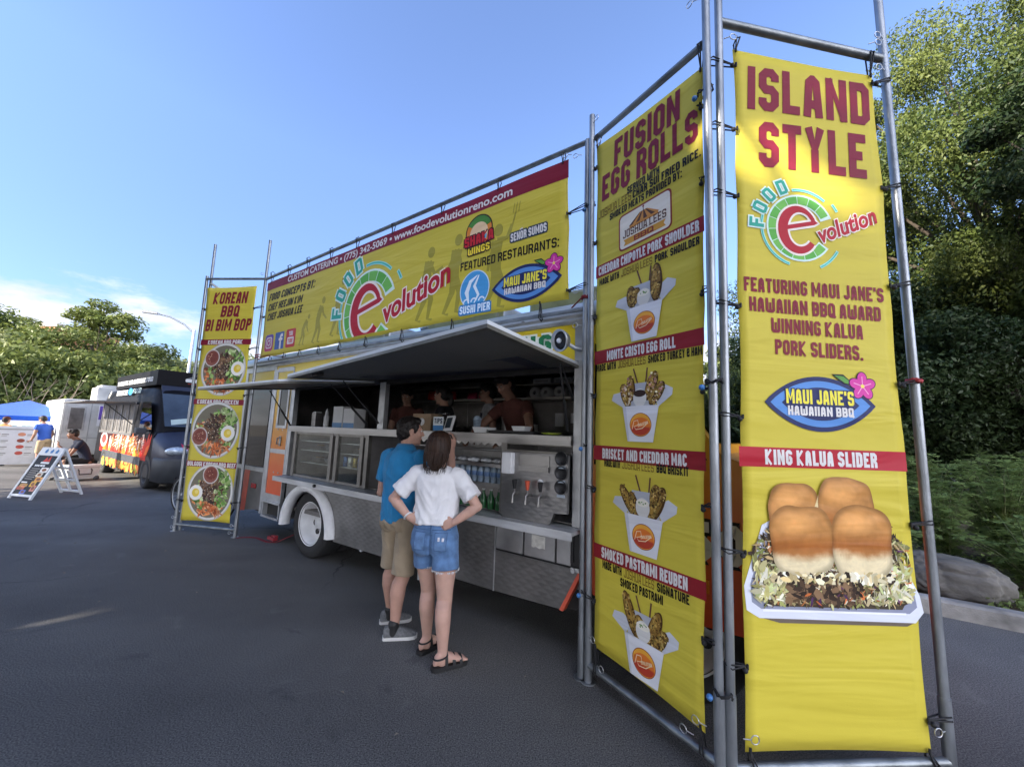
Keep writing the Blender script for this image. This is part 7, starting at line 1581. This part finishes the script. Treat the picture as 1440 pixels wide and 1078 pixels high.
def in_truck(s, d): return tw(s, FLOOR, d)
OUT = atan2(ND.x, ND.y)
figure(in_truck(-2.30, -.82), OUT + .15, 'cook in dark maroon shirt leaning over the counter by the black tray', 1.66, SKIN_C, C_MAR, C_BLK, lean=.42, head=(.25, -.55), elbows=((-.40, .30, 1.16), (.34, .30, 1.14)), wrists=((-.30, .55, 1.02), (.24, .56, 1.02)), handd=((.5, .8, -.2), (-.5, .8, -.2)))
figure(in_truck(-3.42, -.75), OUT + 1.1, 'vendor with dark hair in black tank top and apron in profile behind the tip jar', 1.60, SKIN_D, C_BLK, C_BLK, lean=.05, head=(.2, -.15), long_hair=True, sleeve=.2, apron=C_NAVY)
figure(in_truck(-3.02, -1.15), OUT + .75, 'vendor in grey striped shirt and navy apron behind the leaning cook', 1.66, SKIN_D, C_STRIPE, C_NAVY, lean=.05, head=(.1, -.1), apron=C_NAVY)
figure(in_truck(-4.35, -.95), OUT - .5, 'cook standing in the dark left end of the truck beside the divider post', 1.62, SKIN_D, C_MAR, C_BLK, lean=.1, head=(0, -.3), sleeve=.3)
# ================================================================== the black van behind
M_VANB = mat('van_black', (.006, .006, .008), .5, 0, var=.2, vscale=3, spec=.12)
M_VANF = mat('van_dark_blue', (.028, .034, .060), .38, 0, var=.1, vscale=3, spec=.35)
M_VGREY = mat('van_grey_plastic', (.045, .05, .058), .55, 0, var=.15, vscale=6)
VY = .15
M_FLAP = mat('flap_grey', (.14, .14, .14), .5, .4)
van = thing('van', 'black food van with flame graphics and a black roof sign, parked behind the truck', 'van', TO, TRZ)
def vpart(name, m, fn, par=None):
    q = MB(); fn(q); return q.build(name, m, par or van)
def vsec(x, zb, zt, ins=.0, top=.12, pts=7):
    """cross-section of the body at x: flat sides, tumblehome above the belt, rounded roof"""
    y0, y1 = VY + ins, VY + 2.02 - ins; P = [(y0 + .03, zb), (y0, zb + .08), (y0, min(1.25, zt - .1)), (y0 + top * .35, zt * .80 if zt > 1.7 else zt - .08), (y0 + top, zt - .10), (y0 + top + .10, zt - .02), (y0 + top + .30, zt), (y1 - top - .30, zt), (y1 - top - .10, zt - .02), (y1 - top, zt - .10), (y1 - top * .35, zt * .80 if zt > 1.7 else zt - .08), (y1, min(1.25, zt - .1)), (y1, zb + .08), (y1 - .03, zb)]
    return [Vector((x, y, z)) for y, z in P]
vb = vpart('body', M_VANB, lambda q: q.rings([vsec(-18.55, .42, 2.50, .03), vsec(-18.45, .30, 2.56), vsec(-16.0, .28, 2.58), vsec(-13.6, .28, 2.56), vsec(-13.25, .28, 2.50, 0, .14), vsec(-13.05, .28, 2.34, 0, .15), vsec(-12.62, .28, 1.72, 0, .15), vsec(-12.45, .28, 1.40, 0, .12)], 0, True))
def f(q):
    R = []
    for x, zb, zt, ins in ((-12.46, .30, 1.36, .0), (-12.15, .30, 1.22, .02), (-11.85, .32, 1.10, .07), (-11.68, .34, 1.0, .16), (-11.62, .36, .86, .22), (-11.60, .40, .60, .24)):
        y0, y1 = VY + ins, VY + 2.02 - ins; R.append([Vector((x, y, z)) for y, z in ((y0, zb), (y0, zt - .16), (y0 + .06, zt - .04), (y0 + .25, zt), ((y0 + y1) / 2, zt + .04), (y1 - .25, zt), (y1 - .06, zt - .04), (y1, zt - .16), (y1, zb))])
    q.rings(R, 0, True)
vpart('hood', M_VANF, f)
def f(q):
    R = []
    for x, ins in ((-12.25, -.01), (-11.9, .03), (-11.66, .14), (-11.56, .30), (-11.54, 1.0)):
        y0, y1 = VY + ins, VY + 2.02 - ins; y1 = max(y1, y0 + .02); R.append([Vector((x, y, z)) for y, z in ((y0, .22), (y0, .70), (y0 + .02, .76), (y1 - .02, .76), (y1, .70), (y1, .22))])
    q.rings(R, 0, True)
vpart('bumper', M_VGREY, f)
vpart('intake', M_BLACK, lambda q: (q.box((-11.548, .55, .42), (-11.53, 1.75, .56)), q.box((-11.60, .42, .30), (-11.53, 1.9, .36))))
vpart('grille', M_BLACK, lambda q: [q.box((-11.63, .75, .80 + .06 * k), (-11.595, 1.57, .835 + .06 * k)) for k in range(3)])
M_HEADL = mat('headlight_lens', (.55, .62, .68), .12, .3, var=.35, vscale=16)
for s_ in (0, 1):
    yy = VY + .30 if s_ == 0 else VY + 1.72
    vpart('headlight', M_HEADL, lambda q: q.ball((-11.74, yy, .93), .17, .24, .10, 16, 10))
M_WSG = glass_mat('windscreen_glass', (.20, .24, .28), .10)
vpart('windscreen', mat('windscreen_dark', (.045, .06, .08), .08, 0, var=.3, vscale=2, coat=1), lambda q: q.obox((-12.755, VY + 1.01, 1.90), (0, 1, 0), (-.56, 0, .83), (.83, 0, .56), .83, .50, .012))
vpart('dash_paper', mat('dash_paper', (.45, .55, .52), .6, var=.1), lambda q: (q.obox((-12.535, VY + .62, 1.64), (0, 1, .16), (-.56, 0, .83), (.83, 0, .56), .42, .075, .003), q.obox((-12.66, VY + .42, 1.62), (0, 1, 0), (-.56, 0, .83), (.83, 0, .56), .22, .06, .002)))
vpart('brow_panel', M_VANF, lambda q: q.obox((-13.16, VY + 1.01, 2.40), (0, 1, 0), (-.50, 0, .86), (.86, 0, .50), .82, .20, .012))
sg = vpart('roof_sign', M_VANB, lambda q: q.box((-17.4, VY + .08, 2.54), (-13.22, VY + 1.95, 2.94), 0, .01))
p = Print(None); p.block('BARBECUE AND AMERICAN FOOD', -17.2, -13.55, 2.64, .13, '#cfd2d4', 1.5, T=.2); o = p.build('sign_lettering', M_PRT, sg); o.location = (0, VY + .075, 0)
p = Print(None); p.poly([(-.16, .12), (-.06, .20), (-.02, .14), (.04, .30), (.09, .18), (.14, .22), (.16, .10)], '#d8432a', 1); p.poly([(-.36, .02), (-.1, .16), (-.12, .12), (-.30, .0)], '#6d6f73', 1); p.rrect(-.36, -.06, .34, .03, .03, '#d9d9d6', 1.5); p.rect(-.30, -.11, .30, -.095, '#a33a2a', 1.2); o = p.build('flame_logo', M_PRT, sg); o.location = (-13.215, VY + 1.02, 2.74); o.rotation_euler = (0, 0, radians(90))
p = Print(None)
p.block('BARBECUE', -16.9, -15.65, 2.33, .15, '#c9cccc', 1.5, T=.16, shear=.2); p.blob(-15.35, 2.42, .22, .10, lambda u, v: lin('#3b8fc4'), 1.4, 20, 4); p.block('FOOD', -15.1, -14.3, 2.36, .13, '#8fa4ad', 1.5, T=.14, shear=.3); p.line([(-17.9, 2.30), (-17.6, 2.48)], .09, '#b9b9b4', 1); o = p.build('side_lettering', M_PRT, van); o.location = (0, VY + .03, 0)
# serving window: opening, mullions, flap
vpart('serving_window', M_INT, lambda q: q.box((-18.1, VY - .004, 1.26), (-14.35, VY + .05, 2.04)))
def f(q):
    for x in (-18.1, -17.3, -16.5, -15.7, -14.95, -14.4): q.box((x - .03, VY - .02, 1.24), (x + .03, VY - .004, 2.06))
    q.box((-18.13, VY - .02, 2.04), (-14.35, VY - .004, 2.10)); q.box((-18.13, VY - .03, 1.20), (-14.35, VY - .004, 1.26))
vpart('window_frame', M_FLAP, f)
rr = random.Random(77)
vpart('rack', M_STEEL, lambda q: [q.box((x, VY - .012, 1.3), (x + rr.uniform(.04, .16), VY - .005, rr.uniform(1.55, 1.98))) for x in [-18.0 + .27 * k for k in range(13)]])
vpart('flap', M_FLAP, lambda q: q.add([(-18.15, VY - .01, 2.10), (-14.35, VY - .01, 2.10), (-14.45, VY - .95, 2.04), (-18.15, VY - .95, 2.04), (-18.15, VY - .01, 2.13), (-14.35, VY - .01, 2.13), (-14.45, VY - .95, 2.07), (-18.15, VY - .95, 2.07)], [(0, 1, 2, 3), (7, 6, 5, 4), (0, 4, 5, 1), (1, 5, 6, 2), (2, 6, 7, 3), (3, 7, 4, 0)]))
vpart('flap_strut', M_BLACK, lambda q: q.cyl((-14.45, VY - .6, 2.05), (-14.40, VY - .02, 1.5), .012, .012, 8))
vpart('side_glass', M_DGLASS, lambda q: q.prism([(-13.75, 1.30), (-12.62, 1.32), (-13.02, 2.08), (-13.75, 2.10)], (0, VY - .006, 0), (1, 0, 0), (0, 0, 1), (0, .005, 0)))
mi_ = vpart('mirror', M_VGREY, lambda q: (q.box((-12.98, VY - .26, 1.30), (-12.80, VY - .06, 1.44), 0, .03), q.box((-12.92, VY - .08, 1.34), (-12.86, VY + .02, 1.40))))
# painted meat and flames on the side
p = Print(None); rv = random.Random(90)
p.poly([(-17.95, .72), (-13.05, .62), (-12.75, .85), (-12.6, 1.15), (-13.6, 1.22), (-17.95, 1.20)], '#3a1510', .2)
for k in range(24):
    x = -16.6 + k * .15 + rv.uniform(-.05, .05); h = rv.uniform(.40, .62); c = rv.choice(['#b5683f', '#c98a55', '#8a3a2a', '#d9b08a', '#c2706a', '#e0b8a8', '#a8602f'])
    p.pen([(x, .70), (x + rv.uniform(-.06, .06), .70 + h * .5), (x + rv.uniform(-.05, .1), .66 + h)], [.17, .20, .10], c, 1 + k * .02)
    for j in range(6): p.line([(x - .07, .76 + j * h / 6.5), (x + .07, .80 + j * h / 6.5)], .022, rv.choice(['#5a2418', '#efd9c4', '#d8674a']), 2 + k * .02)
for k in range(26):
    x = -17.8 + k * .19; h = rv.uniform(.18, .42); p.poly([(x, .64), (x + .24, .64), (x + .19, .64 + h * .5), (x + .12 + rv.uniform(-.05, .08), .64 + h), (x + .06, .64 + h * .55)], rv.choice(['#c9281c', '#e0481f', '#ef7a26', '#a81c18', '#f0a53a']), 3 + k * .02)
p.poly([(-13.25, .70), (-12.85, .72), (-12.62, .98), (-12.56, 1.30), (-12.72, 1.16), (-12.78, 1.34), (-12.92, 1.08), (-13.05, 1.20), (-13.12, .95)], '#d8341f', 4.5); p.poly([(-13.0, .76), (-12.78, .80), (-12.66, 1.04), (-12.8, 1.0), (-12.9, .95)], '#f0702a', 5)
p.ell(-17.4, 1.0, .42, .22, '#d9d2cc', 3.8, 26); p.ell(-17.4, 1.02, .30, .14, '#b9403a', 4.1, 20); o = p.build('flame_graphic', M_PRT, van); o.location = (0, VY - .002, 0)
p = Print(None); p.rect(-17.3, .30, -13.28, .50, '#6a2f1c', .2)
pieces(p, lambda: (rv.uniform(-17.25, -13.35), rv.uniform(.32, .48)), 220, ['#d9822f', '#c9562a', '#e8c45a', '#a8c04a', '#8a3a20', '#e09a4a'], .10, .6, (1, 2.5), rv); o = p.build('food_strip', M_PRT, van); o.location = (0, VY - .002, 0)
vpart('side_cladding', M_VGREY, lambda q: q.box((-17.4, VY - .012, .50), (-13.25, VY - .001, .70)))
p = Print(None)
for s_ in (-1, 1): p.poly([(s_ * .10, 0), (s_ * .30, -.02), (s_ * .42, .10), (s_ * .44, .22), (s_ * .36, .14), (s_ * .28, .20), (s_ * .22, .12), (s_ * .12, .12)], '#c03a5a', 1)
p.ell(0, .07, .05, .05, '#e9e4dc', 1.4, 14); o = p.build('hood_emblem', M_PRT, van); o.location = (-11.605, VY + .78, .93); o.rotation_euler = (radians(-35), 0, radians(90))
for x in (-12.72, -17.1): wheel(van, x, VY + .0, .345, .345, M_VGREY, False)
def f(q):
    for x in (-12.72, -17.1): q.prism([(x + .43 * cos(radians(a)), .34 + .43 * sin(radians(a))) for a in range(-10, 191, 10)], (0, VY - .004, 0), (1, 0, 0), (0, 0, 1), (0, .003, 0))
vpart('wheel_arch', M_BLACK, f)
vpart('underbody', M_UNDER, lambda q: q.box((-18.4, VY + .1, .18), (-11.8, VY + 1.9, .34)))

# ------------------------------------------------------------------ white trailer, canopy, booth people
M_TRW = mat('trailer_white', (.58, .58, .56), .5, 0, var=.18, vscale=2.5)
tr_ = thing('food_trailer', 'white food trailer with a roof air unit and a purple poster beside the black van', 'food trailer', TO, TRZ)
def tpart(name, m, fn, par=None):
    q = MB(); fn(q); return q.build(name, m, par or tr_)
tpart('trailer_body', M_TRW, lambda q: q.box((-23.4, -.60, .40), (-19.4, 1.5, 2.24), 0, .09))
tpart('roof_air_unit', M_TRW, lambda q: (q.box((-20.6, .15, 2.24), (-19.6, 1.3, 2.72), 0, .06), q.box((-20.5, .25, 2.72), (-19.7, 1.2, 2.80), 0, .04)))
tpart('body_seam', M_ALU, lambda q: [q.box((-19.405, y, .45), (-19.388, y + .02, 2.15)) for y in (-.55, .05, .95, 1.42)] + [q.box((-19.405, -.55, .95), (-19.389, 1.45, .98))])
tpart('hatch', M_INT, lambda q: q.box((-19.40, -.42, 1.25), (-19.385, -.10, 1.95)))
tpart('hatch_frame', M_ALU, lambda q: (q.box((-19.40, -.47, 1.20), (-19.37, -.42, 2.0)), q.box((-19.40, -.10, 1.20), (-19.37, -.05, 2.0)), q.box((-19.40, -.42, 1.95), (-19.37, -.10, 2.0)), q.box((-19.40, -.42, 1.20), (-19.37, -.10, 1.25))))
p = Print(None); p.rect(-.32, -.32, .32, .32, '#efeef2'); p.poly([(-.30, -.12), (.30, -.12), (.30, .30), (-.30, .30)], '#7a5fc0', .8); p.ell(0, -.16, .24, .06, '#e9e6f2', 1.4, 20); o = p.build('poster', M_PRT, tr_); o.location = (-19.375, .55, 1.72); o.rotation_euler = (0, 0, radians(90)); o.scale = (1, 1, 1.1)
p = Print(None); p.line([(-.12, -.1), (0, .12), (.12, -.1)], .05, '#b5303a', 1); o = p.build('red_mark', M_PRT, tr_); o.location = (-19.372, .9, 2.10); o.rotation_euler = (0, 0, radians(90))
tpart('trailer_wheel', M_RUB, lambda q: q.lathe([(.001, 0), (.3, 0), (.34, .03), (.34, .2), (.001, .22)], (-21.3, -.58, .34), (0, 1, 0), 26)); tpart('trailer_chassis', M_UNDER, lambda q: q.box((-23.2, -.8, .25), (-19.5, 1.4, .40)))
ba = at(100, 19.6)
fb = thing('feather_banner', 'narrow white feather banner standing before the trailer', 'banner flag', ba, radians(48))
q = MB(); q.cyl((0, 0, 0), (0, 0, 2.05), .018, .012, 8); q.build('pole', M_ALU, fb)
p = Print(None); p.poly([(.02, .35), (.36, .45), (.42, 1.5), (.36, 1.9), (.2, 2.05), (.02, 2.05)], '#efeae2'); p.rect(.08, 1.5, .34, 1.85, '#c9a89a', 1); p.rect(.10, .7, .32, 1.4, '#e0d2c4', 1); p.build('banner_cloth', M_PRT, fb)
cp = at(34, 23.2); crz = radians(40)
cn = thing('canopy', 'blue pop-up canopy with a white banner across its front', 'canopy', cp, crz)
q = MB()
q.add([(-1.5, -1.5, 1.62), (1.5, -1.5, 1.62), (1.5, 1.5, 1.62), (-1.5, 1.5, 1.62), (0, 0, 2.20), (-1.5, -1.5, 1.44), (1.5, -1.5, 1.44), (1.5, 1.5, 1.44), (-1.5, 1.5, 1.44)], [(0, 1, 4), (1, 2, 4), (2, 3, 4), (3, 0, 4), (0, 5, 6, 1), (1, 6, 7, 2), (2, 7, 8, 3), (3, 8, 5, 0)])
q.build('canopy_roof', cloth_mat('canopy_blue', (.02, .10, .52), var=.1), cn)
for x in (-1.47, 1.47):
    for y in (-1.47, 1.47): q = MB(); q.cyl((x, y, 0), (x, y, 1.62), .02, .02, 8); q.build('leg', M_ALU, cn)
p = Print(None); p.rect(-1.45, 1.02, 1.45, 1.46, '#eef2f4'); p.font('Ohana', -.95, .75, 1.13, .22, '#2c8f96', 1.5, bold=.02, shear=.35); o = p.build('front_banner', M_PRT, cn); o.location = (0, -1.53, 0)
tb = thing('table', 'long table with a pale cloth under the blue canopy', 'table', at(36, 21.6), crz)
q = MB(); q.box((-1.1, -.35, .70), (1.1, .35, .74)); q.build('tabletop', M_PAPER, tb); q = MB(); q.box((-1.08, -.355, .12), (1.08, -.34, .70)); q.build('table_cloth', cloth_mat('pale_cloth', (.42, .42, .42)), tb)
for x in (-1, 1): q = MB(); q.cyl((x, .25, 0), (x, .25, .7), .02, .02, 8); q.build('leg', M_ALU, tb)
bd = thing('menu_board', 'white menu board with two columns of small red pictures at the left edge', 'sign board', at(22, 20.6), radians(50))
q = MB(); q.box((-.62, -.02, .06), (.62, .02, 1.28), 0, .005); q.build('board_panel', M_PAPER, bd)
p = Print(None); rb = random.Random(5)
for i in range(4):
    for cx in (-.36, .16): p.ell(cx, 1.02 - i * .2, .085, .06, rb.choice(['#b5564a', '#a8403a', '#c98a6a', '#8a4a3a']), 1, 14); p.rect(cx + .11, 1.0 - i * .2, cx + .26, 1.03 - i * .2, '#8f8f8a', 1); p.rect(cx + .11, .95 - i * .2, cx + .22, .975 - i * .2, '#b0b0aa', 1)
p.rect(-.5, 1.16, .5, 1.2, '#9a9a96', 1); o = p.build('pictures', M_PRT, bd); o.location = (0, -.021, 0)
for x in (-.5, .5): q = MB(); q.box((x - .03, -.02, 0), (x + .03, .25, .06)); q.build('foot', M_PAPER, bd)
vl = Vector((-.67, -.74, 0))
figure(at(66, 20.0), atan2(vl.x, vl.y) + .9, 'person in royal blue T-shirt bending over the canopy table', 1.62, SKIN_D, C_ROYAL, C_TAN, lean=.22, head=(-.2, -.4), voxel=.014, long_legs=False)
figure(at(3, 20.9), atan2(vl.x, vl.y) + 2.2, 'person in orange shirt and dark cap at the far left edge', 1.55, SKIN_D, cloth_mat('orange_cotton', (.55, .25, .07)), C_GREY, lean=.1, voxel=.014, hat=C_MAR)
sp_ = at(131, 15.7); yw = atan2(vl.x, vl.y) - .1
figure(sp_, yw, 'seated person in dark navy T-shirt leaning forward on a stool behind the cooler', 1.70, SKIN_C, C_NAVY, C_BLK, lean=.42, head=(0, -.15), sit=True, voxel=.012, elbows=((-.24, .30, 1.06), (.24, .32, 1.02)), wrists=((-.05, .40, 1.30), (.14, .58, .98)), handd=((.2, .1, 1), (0, 1, -.1)), long_legs=False)
st = thing('stool', 'low dark folding stool under the seated person', 'stool', sp_, -yw)
q = MB(); q.box((-.19, -.18, .33), (.19, .18, .375), 0, .01); q.build('seat', M_BLACK, st)
for x in (-.16, .16):
    for y in (-.15, .15): q = MB(); q.cyl((x, y, 0), (x * .8, y * .8, .33), .012, .012, 8); q.build('leg', M_BLACK, st)
ck = thing('cooler', 'white wheeled cooler box standing on the asphalt before the seated person', 'cooler', Vector((-11.1, 10.55, 0)), atan2(.96, .29))
M_COOL = mat('cooler_white', (.50, .53, .54), .5, var=.12, vscale=5)
q = MB(); q.rings([[Vector((x * k, .22 + y * k, z)) for x, y in ((-.32, -.20), (.32, -.20), (.32, .20), (-.32, .20))] for z, k in ((.05, .90), (.10, .93), (.33, 1.0))], 0, False); q.build('tub', M_COOL, ck)
q = MB(); q.box((-.335, .005, .335), (.335, .435, .41), 0, .02); q.build('lid', M_COOL, ck)
for x in (-.27, .27): q = MB(); q.lathe([(.001, 0), (.05, 0), (.055, .01), (.055, .05), (.001, .06)], (x, .0, .055), (0, 1, 0), 16); q.build('wheel', M_VGREY, ck)
q = MB(); q.tube([(-.13, .02, .30), (-.13, -.02, .27), (-.12, -.03, .17), (.12, -.03, .17), (.13, -.02, .27), (.13, .02, .30)], .014, 6); q.build('handle', M_VGREY, ck)
# ------------------------------------------------------------------ A-frame sign
af = thing('sandwich_board', 'white A-frame sandwich board with a black menu poster on the asphalt', 'A-frame sign', Vector((-9.5, 8.36, 0)), atan2(-.2, .98))
M_AF = mat('white_plastic', (.70, .71, .70), .5, var=.06); TH = atan2(.40, .98); LL = .98 / cos(TH)
def side(sg):
    q = MB(); sl = lambda a, z0, z1, y0=-.018, y1=.018: q.box((a[0], y0, z0), (a[1], y1, z1), 0, .004)
    sl((-.31, -.265), 0, LL); sl((.265, .31), 0, LL); sl((-.265, .265), LL - .17, LL); sl((-.265, .265), .05, .09)
    if sg > 0: sl((-.265, .265), .3, .35, -.012, .012); sl((-.265, .265), .58, .63, -.012, .012); sl((-.03, .03), .09, LL - .17, -.012, .012); sl((-.2, -.1), .38, .55, -.01, .01); sl((.1, .2), .38, .55, -.01, .01)
    else: sl((-.265, .265), .09, LL - .17, -.006, .010)
    o = q.build('leg_frame', M_AF, af); o.location = (0, -.40 if sg < 0 else .40, 0); o.rotation_euler = (-TH if sg < 0 else TH, 0, 0); return o
fr_ = side(-1); side(1)
p = Print(None); p.rect(-.262, .095, .262, LL - .172, '#101215', 0)
p.poly([(-.06, .76), (.0, .86), (.05, .78), (.09, .90), (.13, .76)], '#c93a28', 1); p.rrect(-.09, .715, .14, .755, .015, '#dcdcd8', 1); p.block('MENU', -.19, .08, .655, .035, '#f2f2ee', 1, T=.24)
for k in range(6): p.rect(-.22, .60 - k * .042, .02 - .02 * (k % 3), .615 - k * .042, '#9a948a', 1)
p.rect(-.24, .315, -.08, .34, '#e8e8e4', 1)
for cx, cz, a, b_, c in ((.14, .59, .10, .05, '#e9e4dc'), (.10, .49, .08, .045, '#cfc6b4'), (.16, .40, .09, .045, '#e0a04a'), (.10, .30, .07, .055, '#d9a83a'), (.17, .22, .06, .06, '#d08a7a'), (-.12, .27, .10, .03, '#a8803a'), (-.15, .21, .10, .03, '#b9604a'), (-.03, .14, .07, .04, '#5f74c0')): p.rrect(cx - a, cz - b_, cx + a, cz + b_, .012, c, 1.2); p.ell(cx, cz, a * .6, b_ * .6, '#8a5a3a', 1.8, 14)
o = p.build('poster', M_PRT, fr_); o.location = (0, -.008, 0)
p = Print(None)
for cx in (-.12, .03, .17): p.poly([(cx - .035, LL - .12), (cx + .03, LL - .12), (cx + .04, LL - .07), (cx, LL - .03), (cx - .04, LL - .07)], '#3f78ad', 1)
o = p.build('water_drops', M_PRT, fr_); o.location = (0, -.019, 0)
# ------------------------------------------------------------------ bicycle behind the left banner
bk = thing('bicycle', 'bicycle standing behind the narrow left banner, only its wheel peeking out', 'bicycle', Vector((-5.78, 7.22, 0)), TRZ + .25)
def bwheel(x):
    q = MB(); q.tube([Vector((x + .325 * cos(a), 0, .34 + .325 * sin(a))) for a in [2 * pi * k / 40 for k in range(40)]], .017, 8, closed=True); w_ = q.build('wheel', M_RUB, bk)
    q = MB(); q.tube([Vector((x + .302 * cos(a), 0, .34 + .302 * sin(a))) for a in [2 * pi * k / 40 for k in range(40)]], .009, 6, closed=True); q.cyl((x, -.04, .34), (x, .04, .34), .02, .02, 10)
    for k in range(24): a = 2 * pi * k / 24; q.cyl((x, .025 * (-1) ** k, .34), (x + .30 * cos(a + .2), 0, .34 + .30 * sin(a + .2)), .0012, .0012, 4)
    q.build('rim', M_ALU, w_)
bwheel(0); bwheel(1.02)
q = MB()
for a, b in (((0, 0, .34), (.44, 0, .30)), ((.44, 0, .30), (.30, 0, .82)), ((0, 0, .34), (.33, 0, .74)), ((.44, 0, .30), (.86, 0, .72)), ((.32, 0, .76), (.84, 0, .84)), ((.88, 0, .66), (.83, 0, .90)), ((.88, 0, .66), (1.02, 0, .34))): q.cyl(a, b, .016, .016, 10)
q.build('bicycle_frame', M_BLACK, bk)
q = MB(); q.ball((.27, 0, .86), .13, .06, .03, 12, 8); q.build('saddle', M_BLACK, bk); q = MB(); q.tube([(.80, -.28, .95), (.84, -.15, 1.0), (.83, 0, .98), (.84, .15, 1.0), (.80, .28, .95)], .012, 8); q.cyl((.83, 0, .88), (.83, 0, .98), .014, .014, 8); q.build('handlebar', M_BLACK, bk)
q = MB(); q.lathe([(.001, -.004), (.09, -.004), (.09, .004), (.001, .004)], (.44, -.05, .30), (0, 1, 0), 24); q.bar((.44, -.08, .30), (.50, -.08, .14), .012, .02); q.build('crank', M_ALU, bk)
# thicker growth at the foot of the far trees
FB2 = dict(seed=14, H=3.6, R=3.4, base=.05, n=12000, leaf=.12, lm=L_FAR, clumps=44, trunk_r=.1)
for i, (px, D, lb) in enumerate(((-60, 31, 'dense bush at the far left edge'), (-5, 30, 'dense bush behind the person in orange'), (40, 30, 'dense bush behind the blue canopy'), (85, 31, 'dense bush behind the white trailer'), (130, 31, 'dense bush between the trailer and the black van'), (180, 33, 'dense bush behind the black van'), (235, 34, 'dense bush behind the street lamp'), (300, 34, 'dense bush behind the left banner frame'), (360, 35, 'dense bush in the gap beside the long banner'))):
    tree('bushy', FB2, at(px, D), lb, 'bushes beyond the lot', (1.15, 1.15, 1.0 + .2 * (i % 3)), i * 1.1, 'bush')
